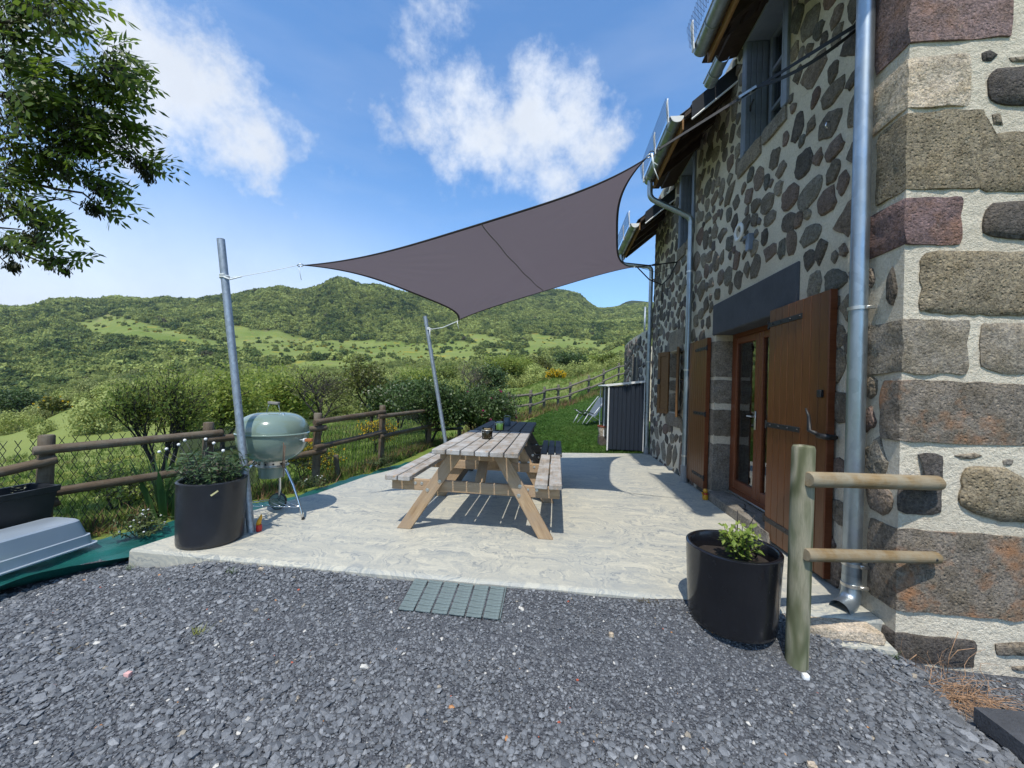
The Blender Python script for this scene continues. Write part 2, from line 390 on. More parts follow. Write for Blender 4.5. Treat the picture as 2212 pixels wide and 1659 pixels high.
MT['zinc']=zinc('zinc_pipe',(.34,.39,.42),(.50,.55,.58),.36,.9,26)
MT['galv']=zinc('galvanised_tube',(.28,.32,.36),(.50,.55,.60),.5,.65,55)
MT['chrome']=plain('polished_leg_metal',(.62,.62,.62),.16,1,.05)
MT['steel']=plain('bolt_steel',(.62,.6,.55),.35,.9)
MT['iron']=plain('black_ironwork',(.018,.018,.019),.5,.2,.2,20,.001)
MT['black']=plain('black_plastic',(.014,.015,.017),.45,0,.2,14)
MT['pinewood']=wood('weathered_pine_top',(.17,.14,.11),(.33,.285,.235),(.47,.42,.36),weather=(.47,.465,.45),stain=(.46,.25,.09))
MT['pineleg']=wood('fresh_pine_leg',(.26,.16,.085),(.42,.285,.16),(.54,.40,.25),weather=(.34,.25,.17),rs=.25)
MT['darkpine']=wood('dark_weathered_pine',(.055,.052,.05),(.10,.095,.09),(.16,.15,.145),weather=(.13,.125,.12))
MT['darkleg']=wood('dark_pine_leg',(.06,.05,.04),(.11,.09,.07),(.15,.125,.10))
MT['fence']=wood('brown_fence_pole',(.055,.036,.020),(.115,.078,.045),(.18,.135,.09),weather=(.16,.135,.10),bump=.004)
MT['fencefar']=wood('grey_fence_pole',(.10,.085,.06),(.17,.145,.11),(.24,.21,.16))
def postmat():
    b=NB('green_treated_post'); v=b.vec((1.0,7,7)); d=b.noise(2.0,3,.5,b.vec((1.6,5,5)))
    ph=b.math('ADD',b.math('MULTIPLY',b.noise(1.1,2,.4,b.vec((1.3,6,6))),34.0),b.math('MULTIPLY',d,5.0))
    g=b.math('SINE',ph); g=b.math('ADD',b.math('MULTIPLY',g,.5),.5); f=b.noise(4,5,.7,b.vec((5,90,90)))
    c=b.ramp(g,[(.0,(.10,.105,.055)),(.45,(.19,.185,.115)),(1,(.33,.30,.215))]); c=b.mix(b.rmp(f,.35,.65,0,.45),c,(.09,.095,.05))
    w=b.noise(2.3,4,.6,b.vec((1,3,3))); c=b.mix(b.rmp(w,.5,.66,0,.4),c,(.13,.155,.09)); k=b.vor(3.2,b.vec((1,5,5))); c=b.mix(b.rmp(k,0,.08,.7,0),c,(.10,.07,.04))
    return b.out(c,.85,0,b.bump(b.math('ADD',g,f),.003),.2)
MT['greenpost']=postmat()
MT['railwood']=wood('yellowish_half_round_rail',(.15,.09,.035),(.26,.175,.08),(.34,.25,.14),weather=(.27,.235,.165),bump=.002)
MT['oak']=wood('golden_brown_shutter_board',(.110,.038,.012),(.150,.055,.017),(.185,.074,.025),gs=1.4,rough=.36,bump=.0006,rs=.12)
MT['oakframe']=wood('reddish_door_frame',(.13,.036,.014),(.165,.05,.019),(.20,.066,.026),gs=1.4,rough=.35,bump=.0005,rs=.1)
MT['oldshut']=wood('amber_old_shutter',(.12,.055,.018),(.19,.095,.032),(.25,.14,.055),rough=.6)
MT['eave']=wood('dark_eave_timber',(.035,.022,.015),(.06,.038,.026),(.085,.058,.04))
MT['fascia']=wood('orange_fascia_board',(.20,.10,.04),(.30,.16,.06),(.36,.21,.09))
MT['greypaint']=plain('blue_grey_paint',(.18,.21,.26),.5,0,.15,9,.0008)
MT['lintel']=plain('anthracite_render',(.060,.064,.075),.85,0,.18,5,.006)
MT['slate']=plain('dark_roof_slate',(.055,.058,.065),.55,0,.35,7,.004)
MT['flash']=plain('black_flashing',(.03,.032,.036),.35,.3)
MT['white']=plain('white_trim',(.72,.72,.70),.5,0,.04)
MT['shed']=plain('anthracite_steel_sheet',(.010,.016,.027),.55,.0,.1,6)
MT['pot']=None
def potmat(name,c,rough):
    b=NB(name); n=b.noise(3,5,.6); n2=b.noise(30,5,.6); c1=b.mix(b.rmp(n,.3,.7),c,tuple(x*1.8 for x in c))
    return b.out(c1,b.rmp(n2,.3,.7,rough-.07,rough+.07),0,b.bump(n,.004),.5,coat=.15)
MT['potL']=potmat('charcoal_glazed_pot',(.012,.0128,.0155),.38); MT['potR']=potmat('black_glazed_pot',(.006,.0063,.008),.22)
MT['soil']=plain('potting_soil',(.03,.02,.013),.95,0,.5,30,.01)
MT['kettle']=plain('sage_green_enamel',(.165,.220,.178),.16,0,.04,4,0,.5,.5)
MT['kettlew']=plain('sage_green_wheel',(.12,.19,.16),.5)
MT['redwood']=plain('reddish_wood_grip',(.33,.11,.035),.5)
MT['greywood']=plain('grey_worn_grip',(.20,.19,.17),.8)
MT['rope']=plain('white_rope',(.70,.72,.70),.8,0,.1,60)
MT['strap']=plain('black_webbing',(.012,.012,.013),.7)
MT['red']=plain('red_plastic',(.50,.02,.015),.35); MT['yellow']=plain('yellow_plastic',(.62,.30,.02),.4)
MT['sheet']=None
def sheetmat():
    b=NB('green_weed_sheet'); n=b.noise(4,6,.6); n2=b.noise(1.3,3,.5); st=b.noise(3,4,.5,b.vec((40,40,1)))
    c=b.mix(b.rmp(n,.35,.65),(.004,.055,.048),(.008,.105,.088)); c=b.mix(b.rmp(n2,.45,.6,0,.6),c,(.006,.06,.065))
    return b.out(c,.38,0,b.bump(st,.003),.5)
MT['sheet']=sheetmat()
def sailmat():
    b=NB('taupe_sail_fabric'); n=b.noise(1.2,4,.6); w=b.noise(240,2,.5)
    c=b.mix(b.rmp(n,.3,.7),(.205,.185,.20),(.225,.205,.215))
    d=b.n('ShaderNodeBsdfDiffuse'); b.put(d.inputs[0],c); b.L.new(b.bump(w,.001),d.inputs['Normal'])
    t=b.n('ShaderNodeBsdfTranslucent'); b.put(t.inputs[0],(.145,.12,.135,1))
    mx=b.n('ShaderNodeMixShader'); mx.inputs[0].default_value=.5; b.L.new(d.outputs[0],mx.inputs[1]); b.L.new(t.outputs[0],mx.inputs[2])
    o=b.n('ShaderNodeOutputMaterial'); b.L.new(mx.outputs[0],o.inputs[0]); return b.m
MT['sail']=sailmat(); MT['hem']=plain('dark_hem_webbing',(.035,.032,.036),.8)
def glass(name,tint=(.9,.95,.93),ior=1.9):
    b=NB(name); g=b.n('ShaderNodeBsdfGlossy'); g.inputs['Roughness'].default_value=.02; g.inputs[0].default_value=(.95,.97,1,1)
    t=b.n('ShaderNodeBsdfTransparent'); t.inputs[0].default_value=(*tint,1); fr=b.n('ShaderNodeFresnel'); fr.inputs[0].default_value=ior
    mx=b.n('ShaderNodeMixShader'); b.L.new(fr.outputs[0],mx.inputs[0]); b.L.new(t.outputs[0],mx.inputs[1]); b.L.new(g.outputs[0],mx.inputs[2])
    o=b.n('ShaderNodeOutputMaterial'); b.L.new(mx.outputs[0],o.inputs[0]); return b.m
MT['glass']=glass('window_glass',(.62,.66,.63),2.6)
def attrmat(name,attr='tint',stops=None,rough=.7,leaf=.35,var=.3,bump=0,spec=.25):
    """colour from per-instance attribute"""
    b=NB(name); a=b.n('ShaderNodeAttribute',attribute_type='INSTANCER',attribute_name=attr)
    c=b.ramp(a.outputs['Fac'],stops); P=b.n('ShaderNodeNewGeometry').outputs['Position']
    nr=None
    if bump:
        nr=b.bump(b.noise(2.2,4,.6,P),bump)
    return b.out(c,rough,0,nr,spec,leaf=leaf)
def leafmat(name,c1,c2,leaf=.4,rough=.5,spec=.4,scale=3):
    b=NB(name); n=b.noise(scale,3,.6); rp=b.n('ShaderNodeNewGeometry').outputs['Random Per Island']
    c=b.mix(rp,c1,c2); c=b.mix(b.rmp(n,.35,.65,0,.35),c,tuple(x*.55 for x in c1))
    return b.out(c,rough,0,None,spec,leaf=leaf)
MT['bark']=plain('grey_brown_bark',(.085,.07,.055),.9,0,.3,12,.01)
MT['darkbark']=plain('dark_bark',(.035,.03,.025),.9,0,.3,12,.01)
# ---------------------------------------------------------------- terrain
def az(px,py=820): d=ray(px,py); return math.atan2(d.x,d.y)
TCOL={ # photo column: (distance m, elevation row) pairs surveyed along that bearing
 0:[(9,1118),(15,1060),(40,1000),(90,938),(150,965),(300,930),(500,850),(800,750),(1100,690),(1300,660),(1700,720),(2600,760)],
 180:[(9,1110),(15,1055),(40,980),(100,874),(170,912),(300,890),(500,820),(800,745),(1100,680),(1300,645),(1700,700),(2600,760)],
 300:[(9,1095),(15,1040),(45,950),(120,853),(190,880),(320,860),(500,805),(700,742),(900,705),(1100,675),(1300,641),(1700,700),(2600,760)],
 480:[(9,1060),(15,1000),(45,930),(130,872),(220,850),(350,820),(500,785),(700,748),(850,715),(1050,665),(1250,627),(1700,690),(2600,750)],
 620:[(9,1020),(15,970),(40,918),(100,880),(220,840),(400,797),(560,765),(700,748),(850,715),(1050,650),(1200,612),(1700,690),(2600,750)],
 750:[(9,990),(15,948),(30,923),(60,900),(120,870),(220,840),(400,797),(600,765),(780,740),(900,680),(1080,594),(1600,680),(2600,750)],
 950:[(9,965),(15,935),(30,905),(60,880),(120,858),(220,830),(400,795),(600,768),(780,742),(950,690),(1200,635),(1600,690),(2600,750)],
 1090:[(8.5,972),(12,935),(16,908),(25,880),(40,850),(60,838),(110,850),(220,828),(400,795),(600,762),(780,735),(1000,690),(1400,633),(1800,690),(2600,750)],
 1206:[(8.5,972),(12,926),(16,896),(20,872),(28,842),(40,818),(90,838),(160,835),(250,815),(400,790),(600,757),(780,732),(1100,680),(1500,623),(1900,680),(2600,750)],
 1300:[(8.5,973),(12,926),(16,888),(20,857),(24,830),(32,798),(70,830),(150,828),(250,812),(400,792),(600,760),(780,733),(1150,695),(1600,664),(2100,690),(2600,740)],
 1350:[(8.5,973),(12,926),(16,888),(20,852),(24,820),(30,788),(70,820),(150,825),(400,792),(780,733),(1150,695),(1600,668),(2300,651),(2900,700)],
 1500:[(8.5,973),(12,935),(16,895),(20,855),(24,820),(30,788),(70,790),(150,780),(400,770),(780,733),(1150,690),(1600,668),(2300,651),(2900,700)]}
LR=np.linspace(math.log(8.5),math.log(2900),160)
_rows=[];_azs=[]
for px,l in TCOL.items():
    es=[];
    for r,py in l:
        d=ray(px,py); es.append((math.log(r),CH+r*d.z/math.hypot(d.x,d.y)))
    a=np.array(es); _rows.append(np.interp(LR,a[:,0],a[:,1])); _azs.append(az(px))
_rows=np.array(_rows);_azs=np.array(_azs)
k=np.array([1,2,3,2,1.]);k/=k.sum()
_rows=np.array([np.convolve(np.pad(r,2,'edge'),k,'valid') for r in _rows])
# outside the surveyed fan: same valley on the left, a level yard then low hills behind and to the right
flat=np.interp(LR,[math.log(8.5),math.log(60),math.log(400),math.log(1300),math.log(2900)],[-.2,.5,25,120,110])
AZ=np.concatenate([[-math.pi],[-2.3],[_azs[0]-.35],_azs,[_azs[-1]+.5],[math.pi]])
ROW=np.vstack([flat,flat*.6+_rows[0]*.4,_rows[0],_rows,flat,flat])
FP=[(-6.9,-2.2),(-5.6,.4),(-4.344,2.835),(-3.86,3.9),(-3.319,5.068),(-3.048,6.514),(-2.96,8.85)]
def fence_d(x,y):
    """signed distance outside (left of) the near fence line"""
    best=1e9
    for i in range(len(FP)-1):
        ax,ay=FP[i];bx,by=FP[i+1]; dx,dy=bx-ax,by-ay; t=max(0,min(1,((x-ax)*dx+(y-ay)*dy)/(dx*dx+dy*dy)))
        qx,qy=ax+t*dx,ay+t*dy; d=math.hypot(x-qx,y-qy)
        if d<abs(best): best=d*(1 if (dx*(y-qy)-dy*(x-qx))>0 else -1)
    return best
def tabz(x,y):
    r=math.hypot(x,y); a=math.atan2(x,y); lr=math.log(max(r,8.5))
    i=int(np.searchsorted(AZ,a))-1; i=max(0,min(len(AZ)-2,i)); t=(a-AZ[i])/(AZ[i+1]-AZ[i]); t=t*t*(3-2*t)
    fi=(lr-LR[0])/(LR[1]-LR[0]); j=max(0,min(len(LR)-2,int(fi))); u=fi-j; u=max(0,min(1,u))
    za=ROW[i,j]*(1-u)+ROW[i,j+1]*u; zb=ROW[i+1,j]*(1-u)+ROW[i+1,j+1]*u
    z=za*(1-t)+zb*t
    if r>60:
        s=min(1,(r-60)/400)
        z+=s*(mnoise.noise(Vector((x/140,y/140,3)))*9+mnoise.noise(Vector((x/55,y/55,8)))*3.0)*(1 if r>300 else .6)
        if r>650:   # gullies of the mountain flank
            q=min(1,(r-650)/250); z+=q*(-abs(mnoise.noise(Vector((a*9,r/900,2))))*26+5)
    return z
def ter(x,y):
    r=math.hypot(x,y); d=fence_d(x,y)
    if y<2.5 and x>-3.3: return -.42
    loc=-.17 if d<.25 else -.17-.24*(d-.25)-.02*(d-.25)**2
    loc=max(loc,-2.6)
    loc+=.025*mnoise.noise(Vector((x*1.3,y*1.3,0)))
    if r<6.5: return loc
    t=min(1,(r-6.5)/4.0); t=t*t*(3-2*t)
    z=loc*(1-t)+tabz(x,y)*t
    return z
def inpoly(px,py,poly):
    c=False;n=len(poly)
    for i in range(n):
        x1,y1=poly[i];x2,y2=poly[(i+1)%n]
        if (y1>py)!=(y2>py) and px<(x2-x1)*(py-y1)/(y2-y1)+x1: c=not c
    return c
FIELDS0=[ # meadows, as surveyed by bearing column and distance band
 ((190,705),(262,686),(309,699),(367,712),(420,728),(487,740),(520,744),(500,760),(430,748),(330,738),(240,727)),
 ((500,706),(570,716),(620,722),(674,738),(680,763),(612,765),(516,748)),
 ((735,745),(800,739),(990,752),(1005,770),(870,781),(740,768)),((965,746),(980,729),(1008,756)),
 ((1142,723),(1264,733),(1310,757),(1180,754)),((970,715),(1060,726),(1110,745),(1040,742),(1000,728)),
 ((1151,765),(1200,772),(1170,783),(1120,778)),((640,779),(740,783),(760,800),(640,806)),((930,775),(1013,779),(1010,790),(940,788)),((1050,752),(1130,756),(1120,768),(1060,766)),
 ((560,760),(640,768),(630,780),(570,775))]
def _grow(p,k=1.22):
    cx=sum(a for a,_ in p)/len(p); cy=sum(b for _,b in p)/len(p); return [(cx+(a-cx)*k,cy+(b-cy)*k) for a,b in p]
FIELDS=[_grow(p) for p in FIELDS0]
def proj(x,y,z):
    v=Vector((x,y,z))-O; d=v.dot(FWD)
    if d<=.1: return (-1e5,0)
    return (1106+831*v.dot(RT)/d,829.5-831*v.dot(UP)/d)
def isfield(x,y,z):
    r=math.hypot(x,y)
    if r<9: return True
    px,py=proj(x,y,z)
    w=mnoise.noise(Vector((x/30,y/30,1)))*9
    if r<60 and px>1040: return True
    if r<115 and px<560: return mnoise.noise(Vector((x/18,y/18,5)))<.42-(.5 if px>380 else 0)
    if r<42: return True
    if 330<r<860 and 540<px<1400 and 735<py<805 and mnoise.noise(Vector((x/70,y/70,21)))+.5*mnoise.noise(Vector((x/26,y/26,22)))+.0>-.10: return True
    for p in FIELDS:
        if inpoly(px+w,py+w*.5,p): return True
    return False
def build_terrain():
    A=[];a=-math.pi
    while a<math.pi-1e-6:
        A.append(a); a+= R(.45) if -1.25<a<.55 else R(3.5)
    LRs=[0,1.5,3,4.5]+[5.5*math.exp(i*math.log(2900/5.5)/210) for i in range(211)]
    v=[];fa=[]
    for r in LRs:
        for q in A:
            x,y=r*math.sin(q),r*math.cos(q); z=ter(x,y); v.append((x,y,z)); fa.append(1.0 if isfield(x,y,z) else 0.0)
    n=len(A); f=[]
    for j in range(len(LRs)-1):
        for i in range(n): f.append((j*n+i,(j+1)*n+i,(j+1)*n+(i+1)%n,j*n+(i+1)%n))
    b=NB('meadow_and_woodland_floor'); P=b.n('ShaderNodeNewGeometry').outputs['Position']
    at=b.n('ShaderNodeAttribute',attribute_name='field').outputs['Fac']
    n1=b.noise(.035,6,.65,P); n2=b.noise(.9,6,.7,P); n3=b.noise(.02,3,.5,P)
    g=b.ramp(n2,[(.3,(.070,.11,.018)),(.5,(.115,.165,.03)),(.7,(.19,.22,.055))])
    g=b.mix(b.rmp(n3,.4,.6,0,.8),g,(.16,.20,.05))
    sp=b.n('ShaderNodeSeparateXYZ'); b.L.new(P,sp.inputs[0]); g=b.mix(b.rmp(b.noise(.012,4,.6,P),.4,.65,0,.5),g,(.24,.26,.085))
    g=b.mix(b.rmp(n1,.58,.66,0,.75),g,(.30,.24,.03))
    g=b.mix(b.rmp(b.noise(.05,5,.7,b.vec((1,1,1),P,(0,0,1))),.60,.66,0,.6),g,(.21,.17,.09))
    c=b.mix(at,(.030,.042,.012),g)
    m=b.out(c,.9,0,b.bump(b.noise(3,6,.7,P),.06),.1)
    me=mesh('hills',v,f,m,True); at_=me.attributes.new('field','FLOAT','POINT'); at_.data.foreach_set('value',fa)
    o=bpy.data.objects.new('hills',me); link(o,(0,0,0)); tag(o,'green valley floor and hillsides with meadows below a wooded ridge',None,None,'structure')
build_terrain()
# ---------------------------------------------------------------- scatter (stuff nobody could count)
def scatter(name,variants,pts,rot,scl,pick,tint,mat,label=None,kind='stuff',parent=None):
    V=[];F=[];grp=[]
    for k,(v,f) in enumerate(variants):
        n=len(V); V+=[tuple(p) for p in v]; F+=[tuple(i+n for i in q) for q in f]; grp+=[k]*len(v)
    nv=len(V); V+=[tuple(p) for p in pts]; grp+=[100]*len(pts); m=len(pts)
    me=bpy.data.meshes.new(name); me.from_pydata(V,[],F); me.materials.append(mat)
    def att(nm,t,d,key):
        a=me.attributes.new(nm,t,'POINT'); a.data.foreach_set(key,np.asarray(d).ravel())
    att('grp','INT',np.array(grp,dtype=np.int32),'value')
    att('pick','INT',np.concatenate([np.zeros(nv),pick]).astype(np.int32),'value')
    att('rot','FLOAT_VECTOR',np.concatenate([np.zeros((nv,3)),rot]).astype(np.float32),'vector')
    att('scl','FLOAT_VECTOR',np.concatenate([np.zeros((nv,3)),scl]).astype(np.float32),'vector')
    att('tint','FLOAT',np.concatenate([np.zeros(nv),tint]).astype(np.float32),'value')
    o=bpy.data.objects.new(name,me); link(o,(0,0,0),parent); tag(o,label,None,None,kind)
    ng=bpy.data.node_groups.new(name,'GeometryNodeTree'); ng.interface.new_socket('Geometry',in_out='INPUT',socket_type='NodeSocketGeometry'); ng.interface.new_socket('Geometry',in_out='OUTPUT',socket_type='NodeSocketGeometry')
    N=ng.nodes;L=ng.links; gi=N.new('NodeGroupInput');go=N.new('NodeGroupOutput')
    def na(nm,t):
        x=N.new('GeometryNodeInputNamedAttribute'); x.data_type=t; x.inputs['Name'].default_value=nm; return x.outputs['Attribute']
    g=na('grp','INT'); jn=N.new('GeometryNodeJoinGeometry')
    def sep(k):
        c=N.new('FunctionNodeCompare'); c.data_type='INT'; c.operation='EQUAL'
        L.new(g,c.inputs[2]); c.inputs[3].default_value=k
        s=N.new('GeometryNodeSeparateGeometry'); s.domain='POINT'; L.new(gi.outputs[0],s.inputs[0]); L.new(c.outputs[0],s.inputs[1]); return s.outputs[0]
    for k in range(len(variants)):
        q=N.new('GeometryNodeGeometryToInstance'); L.new(sep(k),q.inputs[0]); L.new(q.outputs[0],jn.inputs[0])
    ip=N.new('GeometryNodeInstanceOnPoints'); L.new(sep(100),ip.inputs['Points']); L.new(jn.outputs[0],ip.inputs['Instance'])
    ip.inputs['Pick Instance'].default_value=True; L.new(na('pick','INT'),ip.inputs['Instance Index'])
    er=N.new('FunctionNodeEulerToRotation'); L.new(na('rot','FLOAT_VECTOR'),er.inputs[0]); L.new(er.outputs[0],ip.inputs['Rotation'])
    L.new(na('scl','FLOAT_VECTOR'),ip.inputs['Scale']); L.new(ip.outputs[0],go.inputs[0])
    md=o.modifiers.new('scatter','NODES'); md.node_group=ng
    return o
def leafy(seed,nc=26,per=26,ls=.11,cr=.30,shape=(1,1,1),flat=.0):
    """crown of small leaf faces gathered in clumps; unit radius"""
    rn=np.random.RandomState(seed); v=[];f=[]
    for c in range(nc):
        d=rn.normal(size=3); d/=np.linalg.norm(d); d[2]=d[2]*.9+.1; rad=.45+.42*rn.rand()**.6
        cc=d*rad*np.array(shape); r0=cr*(.7+.6*rn.rand())
        for k in range(per):
            e=rn.normal(size=3); e/=np.linalg.norm(e); p=cc+e*r0*(.75+.3*rn.rand())
            nn=e+.5*rn.normal(size=3)+np.array([0,0,.35]); nn/=np.linalg.norm(nn)
            t=np.cross(nn,rn.normal(size=3)); t/=np.linalg.norm(t); b_=np.cross(nn,t); s=ls*(.6+.8*rn.rand())
            i=len(v); v+= [p-t*s,p+b_*s*.55,p+t*s,p-b_*s*.55]; f.append((i,i+1,i+2,i+3))
    return v,f
def blob(seed,sub=2):
    import bmesh
    bm=bmesh.new(); bmesh.ops.create_icosphere(bm,subdivisions=sub,radius=1)
    v=[]
    for q in bm.verts:
        p=q.co.copy(); s=1+.34*mnoise.noise(p*1.7+Vector((seed*7,0,0)))+.22*mnoise.noise(p*4+Vector((0,seed*5,0))); v.append((p.x*s,p.y*s,p.z*s*.92))
    f=[tuple(x.index for x in q.verts) for q in bm.faces]; bm.free(); return v,f
def woods():
    rn=np.random.RandomState(11)
    stops=[(0,(.055,.095,.030)),(.22,(.13,.18,.050)),(.5,(.25,.285,.078)),(.72,(.32,.36,.105)),(.84,(.41,.46,.14)),(.9,(.10,.10,.055)),(.95,(.34,.27,.02)),(1,(.42,.42,.32))]
    # far forest on the mountain
    pts=[];scl=[];pick=[];tint=[]
    amin,amax=az(-700),az(1560)
    n=0
    for _ in range(90000):
        a=amin+(amax-amin)*rn.rand(); r=math.sqrt(430**2+(1750**2-430**2)*rn.rand()); x,y=r*math.sin(a),r*math.cos(a); z=tabz(x,y)
        fld=isfield(x,y,z)
        dn=mnoise.noise(Vector((x/60,y/60,9)))
        if fld and rn.rand()>(.035 if dn<.1 else .12): continue
        s=2.8+4.6*rn.rand()**1.8; 
        if fld: s*=.6
        t=.42+.34*mnoise.noise(Vector((x/120,y/120,4)))+.34*mnoise.noise(Vector((x/35,y/35,6)))+rn.normal()*.20
        if dn<-.35 and r<800: t-=.15
        t=min(.84,max(0,t))
        if fld and rn.rand()<.25: t=.95; s*=.5
        if rn.rand()<.006: t=.9
        pts.append((x,y,z+s*.25)); scl.append((s,s,s*(.8+.5*rn.rand()))); pick.append(rn.randint(4)); tint.append(t)
    # a few dark spruces in rows near the clearings
    n=len(pts); rot=np.zeros((n,3)); rot[:,2]=rn.rand(n)*6.28
    m=attrmat('far_tree_crowns',stops=stops,rough=.7,leaf=.3,spec=.15)
    scatter('forest',[leafy(61,34,13,.21,.30),leafy(62,34,13,.21,.30),leafy(63,34,13,.21,.30),leafy(64,34,13,.21,.30)],pts,rot,np.array(scl),pick,tint,m,'dense green woodland covering the mountainside beyond the valley')
    # middle distance woods: leafy crowns
    pts=[];scl=[];pick=[];tint=[]
    for _ in range(15000):
        a=amin+(amax-amin)*rn.rand(); r=math.exp(math.log(48)+(math.log(520)-math.log(48))*rn.rand()); x,y=r*math.sin(a),r*math.cos(a); z=tabz(x,y)
        px,py=proj(x,y,z)
        if px>1560: continue
        if isfield(x,y,z):
            if rn.rand()>.02 or px>1000 and r<62: continue
        dn=mnoise.noise(Vector((x/45,y/45,12)))
        if r<75 and px>1000: continue
        if r<150 and dn<-.02 and rn.rand()<.8: continue
        if r<110 and rn.rand()<.45: continue
        s=(1.5+2.6*rn.rand()**1.5)*min(1.15,.42+r/260)
        if rn.rand()<.25: s*=.6
        t=.52+.34*mnoise.noise(Vector((x/40,y/40,4)))+rn.normal()*.15+(.14 if r<260 else 0)
        t=min(.87,max(.05,t))
        if rn.rand()<.02: t=.95; s*=.35
        elif rn.rand()<.012: t=1.0; s*=.4
        pts.append((x,y,z+s*.62)); scl.append((s,s,s*(.85+.45*rn.rand()))); pick.append(rn.randint(4)); tint.append(t)
    n=len(pts); rot=np.zeros((n,3)); rot[:,2]=rn.rand(n)*6.28
    m=attrmat('mid_tree_leaves',stops=[(p,tuple(x*1.02 for x in c)) for p,c in stops],rough=.6,leaf=.3)
    scatter('woodland',[leafy(20+i,40,62,.055,.27) for i in range(4)],pts,rot,np.array(scl),pick,tint,m,'mixed spring trees and bushes filling the valley below the fence')
woods()
# ---------------------------------------------------------------- pixel helpers for survey of things (zoomed crops of the photo)
def C(o,s,X,Y): return ((o[0]+s*X)/1.8228,(o[1]+s*Y)/1.8228)
c3=lambda X,Y:C((2500,1750),.57266,X,Y)
c4=lambda X,Y:C((0,1550),.5651,X,Y)
c5=lambda X,Y:C((1450,1550),.5425,X,Y)
c6=lambda X,Y:C((2400,0),.69313,X,Y)
c7=lambda X,Y:C((2400,1050),.66305,X,Y)
cA=lambda X,Y:C((3200,0),.66295,X,Y)
cB=lambda X,Y:C((3200,1000),.66295,X,Y)
cC=lambda X,Y:C((3100,1900),.6773,X,Y)
def sstep(a,b,x): t=max(0,min(1,(x-a)/(b-a))); return t*t*(3-2*t)
GY=2.43; WX=1.95                      # gable plane and long wall plane
